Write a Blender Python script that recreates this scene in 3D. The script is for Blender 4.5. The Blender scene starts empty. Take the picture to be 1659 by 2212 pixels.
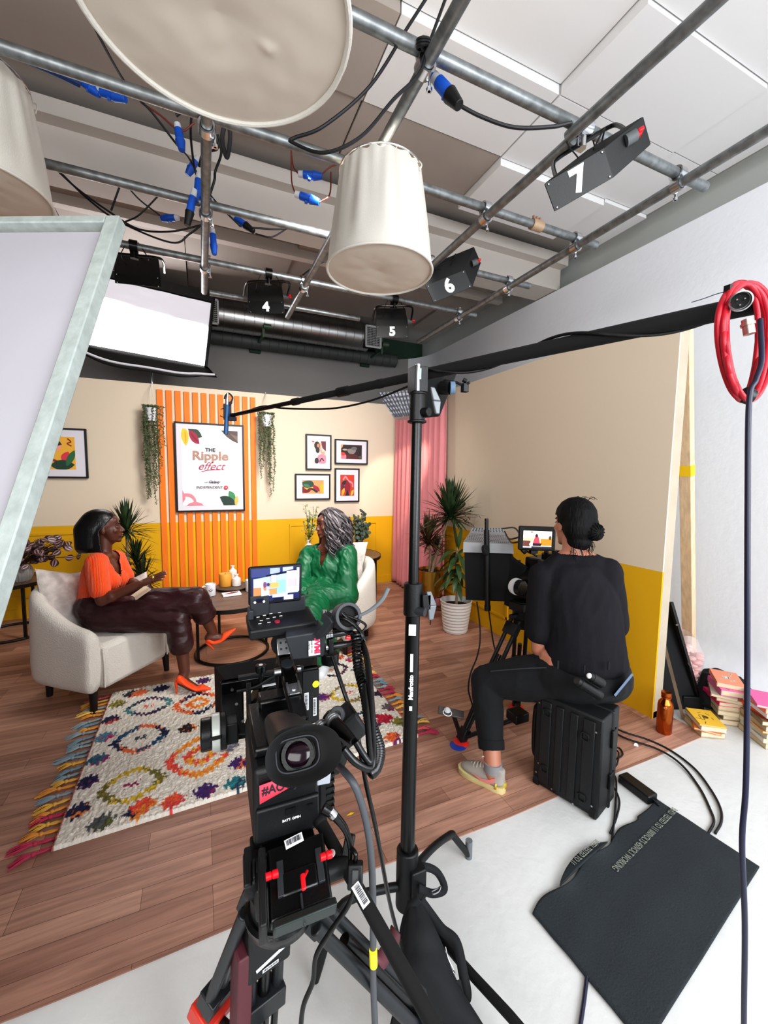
import bpy, math, random
import numpy as np
from mathutils import Vector, Matrix, Quaternion, noise
rnd = random.Random(7)
PI = math.pi
COL = bpy.context.scene.collection
V = Vector
# ---------------------------------------------------------------- camera
FPX, YAW, PITCH, ROLL, CH = 890.68, 0.41534, 0.088974, -0.012925, 1.49
_F = V((math.sin(YAW)*math.cos(PITCH), math.cos(YAW)*math.cos(PITCH), -math.sin(PITCH)))
_r = V((math.cos(YAW), -math.sin(YAW), 0)); _d = _F.cross(_r)
_R = _r*math.cos(ROLL)+_d*math.sin(ROLL); _D = -_r*math.sin(ROLL)+_d*math.cos(ROLL)
O = V((0, 0, CH))
def ray(u, v): return _R*((u-829.5)/FPX)+_D*((v-1106)/FPX)+_F
def P(u, v, t): return O+ray(u, v)*t          # survey point: pixel + distance along the view axis
def PZ(u, v, z=0): d = ray(u, v); return O+d*((z-CH)/d.z)
def PY(u, v, y): d = ray(u, v); return O+d*(y/d.y)
def PX(u, v, x): d = ray(u, v); return O+d*(x/d.x)
cd = bpy.data.cameras.new('camera'); cam = bpy.data.objects.new('camera', cd); COL.objects.link(cam)
cd.sensor_fit = 'VERTICAL'; cd.sensor_height = 24; cd.lens = 24*FPX/2212; cd.clip_start = .02
cam.matrix_world = Matrix.Translation(O) @ Matrix((( _R.x, -_D.x, -_F.x), (_R.y, -_D.y, -_F.y), (_R.z, -_D.z, -_F.z))).to_4x4()
bpy.context.scene.camera = cam
# ---------------------------------------------------------------- materials
def lin(h):
    c = [int(h[i:i+2], 16)/255 for i in (0, 2, 4)]
    return [x/12.92 if x < .04045 else ((x+.055)/1.055)**2.4 for x in c]+[1]
MATS = {}
def mat(name, col='808080', rough=.6, metal=0, var=0, vscale=8, bump=0, bscale=60, emit=0, coat=0, trans=0, alpha=1, sheen=0, spec=.5, stretch=None, attr=None):
    if name in MATS: return MATS[name]
    m = bpy.data.materials.new(name); m.use_nodes = True; nt = m.node_tree; b = nt.nodes['Principled BSDF']
    c = lin(col); b.inputs['Base Color'].default_value = c
    b.inputs['Roughness'].default_value = rough; b.inputs['Metallic'].default_value = metal
    b.inputs['Specular IOR Level'].default_value = spec
    if coat: b.inputs['Coat Weight'].default_value = coat
    if trans: b.inputs['Transmission Weight'].default_value = trans
    if alpha < 1: b.inputs['Alpha'].default_value = alpha
    if sheen: b.inputs['Sheen Weight'].default_value = sheen
    if emit: b.inputs['Emission Color'].default_value = c; b.inputs['Emission Strength'].default_value = emit
    def coords(sc):
        tc = nt.nodes.new('ShaderNodeTexCoord'); mp = nt.nodes.new('ShaderNodeMapping')
        nt.links.new(tc.outputs['Object'], mp.inputs[0])
        mp.inputs['Scale'].default_value = stretch or (1, 1, 1)
        n = nt.nodes.new('ShaderNodeTexNoise'); n.inputs['Scale'].default_value = sc; n.inputs['Detail'].default_value = 4
        nt.links.new(mp.outputs[0], n.inputs['Vector']); return n
    src = None
    if attr:
        a = nt.nodes.new('ShaderNodeVertexColor'); a.layer_name = attr; nt.links.new(a.outputs[0], b.inputs['Base Color'])
        if emit: nt.links.new(a.outputs[0], b.inputs['Emission Color'])
    elif var:
        n = coords(vscale); r = nt.nodes.new('ShaderNodeValToRGB')
        r.color_ramp.elements[0].position = .3; r.color_ramp.elements[1].position = .7
        r.color_ramp.elements[0].color = [x*(1-var) for x in c[:3]]+[1]; r.color_ramp.elements[1].color = [min(1, x*(1+var)) for x in c[:3]]+[1]
        nt.links.new(n.outputs['Fac'], r.inputs[0]); nt.links.new(r.outputs[0], b.inputs['Base Color'])
    if bump:
        n = coords(bscale); bp = nt.nodes.new('ShaderNodeBump'); bp.inputs['Strength'].default_value = min(1, bump); bp.inputs['Distance'].default_value = .004*max(1, bump)
        nt.links.new(n.outputs['Fac'], bp.inputs['Height']); nt.links.new(bp.outputs[0], b.inputs['Normal'])
    MATS[name] = m; return m
# ---------------------------------------------------------------- mesh builder
def rotm(rx=0, ry=0, rz=0): return Matrix.Rotation(rz, 3, 'Z') @ Matrix.Rotation(ry, 3, 'Y') @ Matrix.Rotation(rx, 3, 'X')
def frame_z(d, up=None):
    d = V(d).normalized(); a = V(up) if up else (V((0, 0, 1)) if abs(d.z) < .95 else V((1, 0, 0)))
    if a.cross(d).length < 1e-4*a.length+1e-9: a = V((1, 0, 0)) if abs(d.x) < .9 else V((0, 1, 0))
    x = a.cross(d).normalized(); y = d.cross(x); return Matrix((x, y, d)).transposed()
def frame_xy(x, y):
    x = V(x).normalized(); y = V(y); y = (y-x*y.dot(x)).normalized(); return Matrix((x, y, x.cross(y))).transposed()
def catmull(pts, k=6):
    pts = [V(p) for p in pts]
    if len(pts) < 3: return pts
    out = []
    for i in range(len(pts)-1):
        p0 = pts[max(i-1, 0)]; p1 = pts[i]; p2 = pts[i+1]; p3 = pts[min(i+2, len(pts)-1)]
        if i == 0: p0 = p1*2-p2
        if i == len(pts)-2: p3 = p2*2-p1
        for j in range(k):
            t = j/k; out.append(.5*((2*p1)+(-p0+p2)*t+(2*p0-5*p1+4*p2-p3)*t*t+(-p0+3*p1-3*p2+p3)*t**3))
    out.append(pts[-1]); return out
class MB:
    def __init__(s): s.v = []; s.f = []; s.m = []; s.T = None
    def add(s, vs, fs, mi=0):
        n = len(s.v); s.v += [(s.T @ V(v)) if s.T else V(v) for v in vs]
        s.f += [tuple(i+n for i in f) for f in fs]; s.m += [mi]*len(fs); return s
    def box(s, c, d, R=None, mi=0, taper=1):
        c = V(c); R = R or Matrix.Identity(3); vs = []
        for z in (-.5, .5):
            k = taper if z > 0 else 1
            for x, y in ((-.5, -.5), (.5, -.5), (.5, .5), (-.5, .5)): vs.append(c+R @ V((x*d[0]*k, y*d[1]*k, z*d[2])))
        return s.add(vs, [(0, 3, 2, 1), (4, 5, 6, 7), (0, 1, 5, 4), (1, 2, 6, 5), (2, 3, 7, 6), (3, 0, 4, 7)], mi)
    def bar(s, a, b, w, h, up=(0, 0, 1), mi=0):
        a = V(a); b = V(b); R = frame_z(b-a, up); return s.box((a+b)/2, (w, h, (b-a).length), R, mi)
    def hexa(s, p, mi=0): return s.add(p, [(0, 3, 2, 1), (4, 5, 6, 7), (0, 1, 5, 4), (1, 2, 6, 5), (2, 3, 7, 6), (3, 0, 4, 7)], mi)
    def ring_sweep(s, rings, closed_u=True, caps=True, mi=0, closed_v=False):
        n = len(rings[0]); vs = [p for r in rings for p in r]; fs = []
        m = len(rings)
        for i in range(m if closed_v else m-1):
            for j in range(n if closed_u else n-1):
                a = i*n+j; b = i*n+(j+1) % n; i2 = (i+1) % m; fs.append((a, b, i2*n+(j+1) % n, i2*n+j))
        if caps and closed_u and not closed_v:
            fs.append(tuple(reversed(range(n)))); fs.append(tuple((m-1)*n+j for j in range(n)))
        return s.add(vs, fs, mi)
    def cyl(s, a, b, r0, r1=None, n=20, mi=0, caps=True):
        a = V(a); b = V(b); r1 = r0 if r1 is None else r1; R = frame_z(b-a); rings = []
        for c, r in ((a, r0), (b, r1)): rings.append([c+R @ V((r*math.cos(2*PI*j/n), r*math.sin(2*PI*j/n), 0)) for j in range(n)])
        return s.ring_sweep(rings, caps=caps, mi=mi)
    def tube(s, pts, r, n=8, k=6, mi=0, smooth=True, closed=False, flat=1, up=None):
        pts = [V(p) for p in pts]
        if closed: pts = pts+[pts[0]]
        q = catmull(pts, k) if smooth and k > 1 else pts
        if closed: q = q[:-1]
        L = len(q); rings = []; R = frame_z(q[1]-q[0], up); x = R.col[0]
        for i, p in enumerate(q):
            if closed: t = q[(i+1) % L]-q[i-1]
            else: t = q[min(i+1, L-1)]-q[max(i-1, 0)]
            if t.length < 1e-9: t = V((0, 0, 1))
            t.normalize()
            if up: x = V(up).cross(t)
            x = (x-t*x.dot(t)); x = x.normalized() if x.length > 1e-6 else frame_z(t).col[0]
            y = t.cross(x)
            if isinstance(r, (list, tuple)):
                f = i/(L-1)*(len(r)-1); a = int(min(f, len(r)-2)); rr = r[a]+(r[a+1]-r[a])*(f-a)
            else: rr = r
            rings.append([p+x*rr*math.cos(2*PI*j/n)+y*rr*flat*math.sin(2*PI*j/n) for j in range(n)])
        return s.ring_sweep(rings, mi=mi, closed_v=closed, caps=not closed)
    def sph(s, c, r, R=None, n=16, mi=0):
        c = V(c); r = (r, r, r) if isinstance(r, (int, float)) else r; R = R or Matrix.Identity(3); m = max(4, n//2)
        vs = [c+R @ V((0, 0, r[2]))]; 
        for i in range(1, m):
            th = PI*i/m
            for j in range(n): ph = 2*PI*j/n; vs.append(c+R @ V((r[0]*math.sin(th)*math.cos(ph), r[1]*math.sin(th)*math.sin(ph), r[2]*math.cos(th))))
        vs.append(c-R @ V((0, 0, r[2]))); fs = [(0, 1+j, 1+(j+1) % n) for j in range(n)]
        for i in range(m-2):
            for j in range(n): a = 1+i*n+j; b = 1+i*n+(j+1) % n; fs.append((a, a+n, b+n, b))
        l = len(vs)-1; fs += [(l, l-n+(j+1) % n, l-n+j) for j in range(n)]
        return s.add(vs, fs, mi)
    def lathe(s, prof, c=(0, 0, 0), R=None, n=32, mi=0, caps=True):
        c = V(c); R = R or Matrix.Identity(3)
        rings = [[c+R @ V((r*math.cos(2*PI*j/n), r*math.sin(2*PI*j/n), z)) for j in range(n)] for r, z in prof]
        return s.ring_sweep(rings, caps=caps, mi=mi)
    def prism(s, poly, h, M=None, mi=0):
        n = len(poly); M = M or Matrix.Identity(4); vs = [M @ V((x, y, 0)) for x, y in poly]+[M @ V((x, y, h)) for x, y in poly]
        fs = [tuple(reversed(range(n))), tuple(range(n, 2*n))]+[(i, (i+1) % n, n+(i+1) % n, n+i) for i in range(n)]
        return s.add(vs, fs, mi)
    def poly(s, pts, mi=0): return s.add(pts, [tuple(range(len(pts)))], mi)
    def grid(s, fn, nu, nv, mi=0, cu=False):
        vs = [fn(i/nu, j/nv) for j in range(nv+1) for i in range(nu if cu else nu+1)]; w = nu if cu else nu+1; fs = []
        for j in range(nv):
            for i in range(nu): fs.append((j*w+i, j*w+(i+1) % w, (j+1)*w+(i+1) % w, (j+1)*w+i))
        return s.add(vs, fs, mi)
    def text(s, st, M, size=.1, mi=0, align='CENTER', bold=0, shear=0, ext=0.0005, sx=1):
        cu = bpy.data.curves.new('t', 'FONT'); cu.body = st; cu.size = size; cu.align_x = align; cu.align_y = 'CENTER'; cu.offset = bold; cu.shear = shear; cu.extrude = ext; cu.resolution_u = 3
        o = bpy.data.objects.new('t', cu); COL.objects.link(o); dg = bpy.context.evaluated_depsgraph_get(); e = o.evaluated_get(dg); me = e.to_mesh()
        s.add([M @ V((v.co.x*sx, v.co.y, v.co.z)) for v in me.vertices], [tuple(p.vertices) for p in me.polygons], mi); e.to_mesh_clear()
        bpy.data.objects.remove(o); bpy.data.curves.remove(cu); return s
def M4(loc, R=None): return Matrix.Translation(V(loc)) @ (R.to_4x4() if R else Matrix.Identity(4))
# ---------------------------------------------------------------- objects
def root_matrix(o):
    while o.parent: o = o.parent
    return o.matrix_basis
def thing(name, label, cat, loc=(0, 0, 0), rz=0, group=None, R=None):
    o = bpy.data.objects.new(name, None); COL.objects.link(o); o.location = loc; o.empty_display_size = .1
    o.rotation_euler = R.to_euler() if R else (0, 0, rz)
    o['label'] = label; o['category'] = cat
    if group: o['group'] = group
    o.matrix_basis  # basis follows loc/rot
    return o
def obj(name, mb, m, parent=None, bevel=0, sub=0, local=False, angle=38, label=None, remesh=0, smooth=0, solid=0, flat=False, cut=None, extra=None, fold=None):
    me = bpy.data.meshes.new(name); vs = mb.v
    if parent and not local: inv = root_matrix(parent).inverted(); vs = [inv @ v for v in vs]
    me.from_pydata([tuple(v) for v in vs], [], mb.f)
    ms = m if isinstance(m, (list, tuple)) else [m]
    for x in ms: me.materials.append(x)
    if len(ms) > 1: me.polygons.foreach_set('material_index', mb.m)
    me.update()
    o = bpy.data.objects.new(name, me); COL.objects.link(o)
    if parent: o.parent = parent
    if remesh:
        md = o.modifiers.new('r', 'REMESH'); md.mode = 'VOXEL'; md.voxel_size = remesh; md.use_smooth_shade = True
        if smooth: sm = o.modifiers.new('s', 'SMOOTH'); sm.iterations = smooth; sm.factor = .5
        dg = bpy.context.evaluated_depsgraph_get(); e = o.evaluated_get(dg); nm = bpy.data.meshes.new_from_object(e, depsgraph=dg)
        o.modifiers.clear(); M_ = root_matrix(parent) if parent and not local else Matrix.Identity(4)
        vv = [v.co.copy() for v in nm.vertices]; ff = [tuple(p.vertices) for p in nm.polygons]
        if fold:
            A_, sx_, sy_, sz_ = fold[:4]; Rf = fold[4].transposed() if len(fold) > 4 else Matrix.Identity(3); ns = [v.normal.copy() for v in nm.vertices]; vm = [M_ @ v for v in vv]
            for i, p in enumerate(vm):
                l = Rf @ p; w1 = noise.noise(V((l.x*1.3, l.y*1.3, l.z*1.3)))*1.2; a1 = noise.noise(V((l.x*sx_+w1, l.y*sy_, l.z*sz_+w1))); a2 = noise.noise(V((l.x*sx_*2.1+5, l.y*sy_*2.1+w1, l.z*sz_*2.1)))
                vv[i] = vv[i]+ns[i]*(A_*((.45-2*abs(a1))+.45*(.4-1.8*abs(a2))))
        if cut: wv = [M_ @ v for v in vv]; ff = [f for f in ff if not cut(sum((wv[i] for i in f), V())/len(f))]
        if extra: n0 = len(vv); ev = [inv @ v for v in extra.v] if parent and not local else extra.v; vv += ev; ff += [tuple(i+n0 for i in f) for f in extra.f]
        used = sorted({i for f in ff for i in f}); mpd = {a: b for b, a in enumerate(used)}
        me = bpy.data.meshes.new(name); me.from_pydata([tuple(vv[i]) for i in used], [], [tuple(mpd[i] for i in f) for f in ff]); me.update(); o.data = me
        for x in ms: me.materials.append(x)
        me.polygons.foreach_set('use_smooth', [True]*len(me.polygons))
    elif not flat:
        me.polygons.foreach_set('use_smooth', [True]*len(me.polygons)); me.set_sharp_from_angle(angle=math.radians(angle))
    if solid: md = o.modifiers.new('w', 'SOLIDIFY'); md.thickness = solid; md.offset = 0
    if bevel: md = o.modifiers.new('b', 'BEVEL'); md.width = bevel; md.segments = 2; md.limit_method = 'ANGLE'; md.angle_limit = math.radians(40); md.harden_normals = False
    if sub: md = o.modifiers.new('u', 'SUBSURF'); md.levels = sub; md.render_levels = sub
    if label: o['label'] = label
    return o
def tag(o, label, cat, group=None, kind=None):
    if label: o['label'] = label
    if cat: o['category'] = cat
    if group: o['group'] = group
    if kind: o['kind'] = kind
    return o
def struct(name, mb, m, **k): o = obj(name, mb, m, **k); o['kind'] = 'structure'; return o
def dup(root, loc, label=None, rz=None):
    def cp(o, par):
        c = o.copy(); COL.objects.link(c)
        if par: c.parent = par
        for ch in [x for x in bpy.data.objects if x.parent == o]: cp(ch, c)
        return c
    r = cp(root, None); r.location = loc
    if rz is not None: r.rotation_euler.z = rz
    if label: r['label'] = label
    return r
black = mat('black_plastic', '070809', .45, bump=.15, bscale=300)
blackm = mat('black_metal', '060708', .28, metal=.3)
rubber = mat('black_rubber', '0a0a0b', .75)
matte = mat('matte_black', '0c0e10', .85)
chrome = mat('bright_metal', 'c8c9cc', .25, metal=1)
steel = mat('galvanised_pipe', '85898a', .42, metal=.75, var=.3, vscale=25)
red = mat('red_plastic', 'e01020', .35)
white = mat('white_print', 'eeeeee', .6)
# ================================================================ setting
wood = bpy.data.materials.new('vinyl_planks'); wood.use_nodes = True; nt = wood.node_tree; b = nt.nodes['Principled BSDF']
tc = nt.nodes.new('ShaderNodeTexCoord'); br = nt.nodes.new('ShaderNodeTexBrick'); nt.links.new(tc.outputs['Object'], br.inputs['Vector'])
br.inputs['Scale'].default_value = 1; br.inputs['Brick Width'].default_value = .62; br.inputs['Row Height'].default_value = .083; br.inputs['Mortar Size'].default_value = .0008; br.offset = .37; br.offset_frequency = 3
br.inputs['Color1'].default_value = lin('a07867'); br.inputs['Color2'].default_value = lin('c69c88'); br.inputs['Mortar'].default_value = lin('6a4438'); br.inputs['Bias'].default_value = 0
mp = nt.nodes.new('ShaderNodeMapping'); mp.inputs['Scale'].default_value = (1.6, 24, 1); nt.links.new(tc.outputs['Object'], mp.inputs[0])
n1 = nt.nodes.new('ShaderNodeTexNoise'); n1.inputs['Scale'].default_value = 1.6; n1.inputs['Detail'].default_value = 7; n1.inputs['Roughness'].default_value = .6; n1.inputs['Distortion'].default_value = .6; nt.links.new(mp.outputs[0], n1.inputs['Vector'])
rp = nt.nodes.new('ShaderNodeValToRGB'); rp.color_ramp.elements[0].position = .32; rp.color_ramp.elements[0].color = (.55, .5, .48, 1); rp.color_ramp.elements[1].position = .62; rp.color_ramp.elements[1].color = (1.06, 1.05, 1.04, 1)
nt.links.new(n1.outputs['Fac'], rp.inputs[0]); mx = nt.nodes.new('ShaderNodeMix'); mx.data_type = 'RGBA'; mx.blend_type = 'MULTIPLY'; mx.inputs[0].default_value = .8
nt.links.new(br.outputs['Color'], mx.inputs[6]); nt.links.new(rp.outputs[0], mx.inputs[7]); nt.links.new(mx.outputs[2], b.inputs['Base Color'])
b.inputs['Roughness'].default_value = .42; b.inputs['Specular IOR Level'].default_value = .35
def twotone(name, split, top, bot):
    m = bpy.data.materials.new(name); m.use_nodes = True; nt = m.node_tree; b = nt.nodes['Principled BSDF']; b.inputs['Roughness'].default_value = .75
    g = nt.nodes.new('ShaderNodeNewGeometry'); s = nt.nodes.new('ShaderNodeSeparateXYZ'); nt.links.new(g.outputs['Position'], s.inputs[0])
    c = nt.nodes.new('ShaderNodeMath'); c.operation = 'GREATER_THAN'; c.inputs[1].default_value = split; nt.links.new(s.outputs[2], c.inputs[0])
    x = nt.nodes.new('ShaderNodeMix'); x.data_type = 'RGBA'; x.inputs[6].default_value = lin(bot); x.inputs[7].default_value = lin(top); nt.links.new(c.outputs[0], x.inputs[0]); nt.links.new(x.outputs[2], b.inputs['Base Color'])
    n = nt.nodes.new('ShaderNodeTexNoise'); n.inputs['Scale'].default_value = 90; bp = nt.nodes.new('ShaderNodeBump'); bp.inputs['Strength'].default_value = .1; bp.inputs['Distance'].default_value = .003
    nt.links.new(n.outputs['Fac'], bp.inputs['Height']); nt.links.new(bp.outputs[0], b.inputs['Normal']); return m
flatpaint = twotone('cream_and_yellow_paint', .93, 'dccdb8', 'dcaa08')
ply = mat('raw_plywood', 'd8c3a5', .7, var=.12, vscale=6)
wallw = mat('white_studio_paint', 'eceff4', .7, bump=.5, bscale=22)
wallg = mat('grey_studio_paint', '9b9896', .8, bump=.2, bscale=20)
floorw = mat('white_floor_paint', 'd6d7d5', .6, var=.05, vscale=3, bump=.5, bscale=30)
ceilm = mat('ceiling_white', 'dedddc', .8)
green_dark = mat('dark_green_paint', '2c4435', .7)
YB, XR = 5.175, 2.523
struct('floor', MB().box((-.2, 3, -.05), (9.4, 10.2, .1)), floorw)
# vinyl set floor with a slightly wavy cut edge
vx = [x*.1 for x in range(-38, 27)]
mb = MB(); top = [(x, 1.318+.012*noise.noise(V((x*1.3, 0, 0)))) for x in vx]+[(2.66, 1.318), (2.66, 5.4), (-3.8, 5.4)]
mb.prism(top, .004, M4((0, 0, .0005))); struct('floor_vinyl', mb, wood, flat=True)
# studio walls: the right wall runs round the corner into the back one, with a coved foot
def wallpath(pts, zt, name, m, cove=.28):
    mb = MB()
    prof = [(cove*(math.sin(a)-1), .002+cove*(1-math.cos(a))) for a in [i*PI/2/8 for i in range(9)]]+[(0, zt), (.06, zt), (.06, 0)]
    rings = []
    for i, p in enumerate(pts):
        a = V(pts[max(i-1, 0)]); b_ = V(pts[min(i+1, len(pts)-1)]); t = (b_-a).normalized(); nrm = V((t.y, -t.x))
        rings.append([V((p[0]+nrm.x*o, p[1]+nrm.y*o, z)) for o, z in prof])
    mb.ring_sweep(rings); return struct(name, mb, m)
arc = [(2.7+.8*math.cos(a), 5.9+.8*math.sin(a)) for a in [i*PI/2/12 for i in range(13)]]
wallpath([(3.5, -1.6), (3.5, 1), (3.5, 3), (3.5, 5)]+arc[:7], 3.47, 'wall_right', wallw)
wallpath(arc[6:]+[(2, 6.7), (0, 6.7), (-4.4, 6.7)], 3.47, 'wall_back', wallg)
struct('wall_left', MB().box((-4.5, 2.6, 1.9), (.1, 8.4, 3.8)), wallg)
# green steel behind the back wall head
struct('trim_1', MB().box((-.4, 6.82, 3.66), (8.2, .1, .5)).box((-.4, 6.72, 3.53), (7.6, .16, .02)).box((2.65, 6.6, 3.6), (.05, .4, .22)), green_dark, flat=True)
struct('trim_2', MB().box((3.78, 2.6, 3.6), (.1, 8.6, .5)), mat('pale_green_grey', 'cdd1cd', .8), flat=True); struct('trim_5', MB().box((3.71, 2.6, 3.44), (.04, 8.6, .10)), mat('green_shadow_tone', '66796c', .7), flat=True)  # pale strip, with the greenish shadow along its foot painted as trim_5
# ceiling: slab, stepped acoustic panels, downstand beams
mb = MB(); mb.box((-.2, 2.6, 3.9), (8.8, 8.8, .1))
struct('ceiling', mb, mat('ceiling_grey', 'b4aea8', .85))
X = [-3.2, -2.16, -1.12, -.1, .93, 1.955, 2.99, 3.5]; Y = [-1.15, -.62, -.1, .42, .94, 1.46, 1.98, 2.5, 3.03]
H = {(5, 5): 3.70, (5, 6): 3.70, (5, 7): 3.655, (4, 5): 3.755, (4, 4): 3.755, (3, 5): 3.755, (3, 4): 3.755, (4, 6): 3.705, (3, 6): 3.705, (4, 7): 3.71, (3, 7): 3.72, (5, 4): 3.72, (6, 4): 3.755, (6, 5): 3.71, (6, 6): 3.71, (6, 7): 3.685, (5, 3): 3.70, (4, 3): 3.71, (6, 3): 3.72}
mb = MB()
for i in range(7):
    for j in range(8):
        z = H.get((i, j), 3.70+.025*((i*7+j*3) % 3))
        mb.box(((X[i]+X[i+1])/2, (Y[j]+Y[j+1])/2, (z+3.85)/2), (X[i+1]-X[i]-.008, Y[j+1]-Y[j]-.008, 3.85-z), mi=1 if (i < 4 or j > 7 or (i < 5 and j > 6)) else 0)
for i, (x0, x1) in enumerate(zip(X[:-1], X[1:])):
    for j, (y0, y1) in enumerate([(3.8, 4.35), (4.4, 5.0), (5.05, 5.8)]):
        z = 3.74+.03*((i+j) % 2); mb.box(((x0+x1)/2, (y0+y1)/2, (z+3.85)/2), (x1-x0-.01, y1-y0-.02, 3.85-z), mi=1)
ceild = mat('ceiling_shaded', 'a39a92', .85, var=.06, vscale=2); struct('trim_3', mb, [ceilm, ceild], flat=True)  # second tone paints the light falloff on the left and far panels
mb = MB().box((.15, 3.62, 3.65), (6.8, .3, .34)).box((.15, 3.43, 3.74), (6.8, .12, .1))
mb.box((-.1, 4.38, 3.72), (7.2, .08, .12)); struct('trim_4', mb, mat('beam_offwhite', 'c2bbb4', .85), flat=True)
# set flats
def moulding(mb, a, b_, axis, at, inward, w=.022, d=.012):
    (u0, v0), (u1, v1) = a, b_
    for (p, q) in (((u0, v0), (u1, v0)), ((u0, v1), (u1, v1)), ((u0, v0), (u0, v1)), ((u1, v0), (u1, v1))):
        cu, cv = (p[0]+q[0])/2, (p[1]+q[1])/2; du, dv = abs(p[0]-q[0])+w, abs(p[1]-q[1])+w
        if axis == 'Y': mb.box((cu, at+inward*d/2, cv), (du, d*(1 if du > dv else .9), dv))
        else: mb.box((at+inward*d/2, cu, cv), (d, du, dv))
t = thing('set_wall', 'set flat behind the armchairs, cream above and yellow below, carrying the striped slats', 'set wall', (0, YB, 0))
obj('panel', MB().box((-.15, YB+.006, 1.22), (5.34, .012, 2.44)), flatpaint, t)
mb = MB()
for x in (-2.8, -1.8, -.8, .2, 1.2, 2.35): mb.box((x, YB+.045, 1.22), (.04, .066, 2.44))
mb.box((-.15, YB+.045, 2.41), (5.34, .066, .04)); mb.box((-.15, YB+.045, .03), (5.34, .066, .04)); obj('timber_frame', mb, ply, t)
mb = MB(); moulding(mb, (1.0, .22), (2.17, .85), 'Y', YB, -1); moulding(mb, (-2.35, .22), (-.75, .85), 'Y', YB, -1)
mb.box((-.15, YB-.008, .05), (5.3, .016, .1)); obj('moulding', mb, mat('yellow_trim', 'dcaa08', .6), t)
t = thing('set_wall', 'right-hand set flat standing edge-on to the camera, cream above yellow, behind the operator', 'set wall', (XR, 3.3, 0))
obj('panel', MB().box((XR+.006, 3.345, 1.22), (.012, 3.58, 2.44)), flatpaint, t)
mb = MB()
for y in (1.577, 2.5, 3.5, 4.5): mb.box((XR+.05, y, 1.22), (.074, .044, 2.44))
for z in (.022, 2.418): mb.box((XR+.05, 3.345, z), (.074, 3.58, .044))
obj('timber_frame', mb, mat('primed_timber', 'b5a996', .7, var=.06), t)
mb = MB(); moulding(mb, (2.9, .2), (4.3, .84), 'X', XR, -1); moulding(mb, (1.75, .2), (2.72, .84), 'X', XR, -1) if 0 else None
obj('moulding', mb, MATS['yellow_trim'], t)
a = PY(1480, 735, 1.60); b_ = PY(1489, 1440, 1.745); dd = (b_-a).normalized(); b2 = a+dd*((a.z-.012)/-dd.z); a2 = a-dd*.1
t = thing('timber_brace', 'bare pine batten leaning upright behind the end of the right set flat', 'timber', b2)
obj('batten', MB().bar(a2, b2, .045, .07, up=(0, 1, 0)), mat('pine', 'd9bd9c', .65, var=.15, vscale=9, stretch=(6, 6, .7)), t, bevel=.003)
c = a+(b_-a)*.335; obj('tape', MB().bar(c, c+dd*.07, .047, .072, up=(0, 1, 0)), mat('yellow_tape', 'f2c81c', .5), t)
# ================================================================ lighting grid
def pipe(a, b_, label, r=.0242, caps=()):
    o = obj('scaffold_pipe', MB().cyl(a, b_, r, n=16), steel); tag(o, label, 'pipe', 'scaffold pipes of the lighting grid'); return o
ZX, ZY = 3.065, 3.013
pipe((.15, 1.487, ZX), (2.53, 1.487, ZX), 'galvanised pipe running past the fixture numbered 7, nearest crosswise pipe of the grid')
pipe((-1.1, 2.13, ZX), (2.49, 2.13, ZX), 'galvanised pipe running behind the large round lampshade and over the small one')
pipe((-1.6, 2.79, ZX), (2.52, 2.79, ZX), 'galvanised crosswise pipe passing behind the small lampshade and fixture 6')
pipe((-1.2, 3.50, ZX), (2.5, 3.50, ZX), 'galvanised crosswise pipe that carries the fixtures numbered 4 and 5')
pipe((.1, 4.08, ZX), (1.5, 4.08, ZX), 'short galvanised pipe just in front of the silver ventilation duct')
pipe((.055, 2.0, ZY), (.055, 3.95, ZY), 'galvanised lengthwise pipe hung with blue plugs, left of the small lampshade')
pipe((.80, .55, ZY), (.80, 4.2, ZY), 'galvanised lengthwise pipe from which the small lampshade hangs')
pipe((1.54, .55, ZY), (1.54, 1.50, ZY), 'galvanised lengthwise pipe ending at the clamps above fixture 7, near piece')
pipe((1.57, 1.50, ZY), (1.57, 2.95, ZY), 'galvanised lengthwise pipe between the clamps of fixture 7 and fixture 6')
pipe((2.30, .6, ZY), (2.30, 4.3, ZY), 'galvanised lengthwise pipe closest to the white right wall')
# couplers: a ring on each pipe and a bolt between
def clamp(x, y, label='metal pipe coupler where two grid pipes cross'):
    t = thing('pipe_coupler', label, 'clamp', (x, y, 3.04), group='pipe couplers on the grid')
    obj('jaw', MB().lathe([(.027, -.02), (.036, -.022), (.036, .022), (.027, .02)], (x, y, ZX), frame_z((1, 0, 0)), n=16, caps=False), chrome, t)
    obj('jaw', MB().lathe([(.027, -.02), (.036, -.022), (.036, .022), (.027, .02)], (x, y, ZY), frame_z((0, 1, 0)), n=16, caps=False), chrome, t)
    obj('bolt', MB().cyl((x+.036, y+.03, ZY-.05), (x+.036, y+.03, ZX+.06), .006, n=8).cyl((x+.036, y+.03, ZY-.05), (x+.036, y+.03, ZY-.038), .012, n=6).cyl((x+.036, y+.03, ZX+.045), (x+.036, y+.03, ZX+.056), .012, n=6), chrome, t)
for x, y, l in [(.80, 1.487, 'metal pipe coupler under the near crosswise pipe, beside the blue connector'), (2.30, 1.487, 'metal pipe coupler at the right end of the near crosswise pipe'),
                (.055, 2.13, 'metal pipe coupler below the edge of the large lampshade'), (1.57, 2.13, 'metal pipe coupler halfway between fixtures 7 and 6'), (2.30, 2.13, 'metal pipe coupler at the right end of the second crosswise pipe'),
                (.055, 2.79, 'metal pipe coupler among the blue plugs'), (2.30, 2.79, 'metal pipe coupler near the green steel bracket'), (.055, 3.5, 'metal pipe coupler above the softbox'), (.80, 3.5, 'metal pipe coupler right of fixture 4'), (2.30, 3.5, 'metal pipe coupler furthest back near the right wall')]: clamp(x, y, l)
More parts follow.
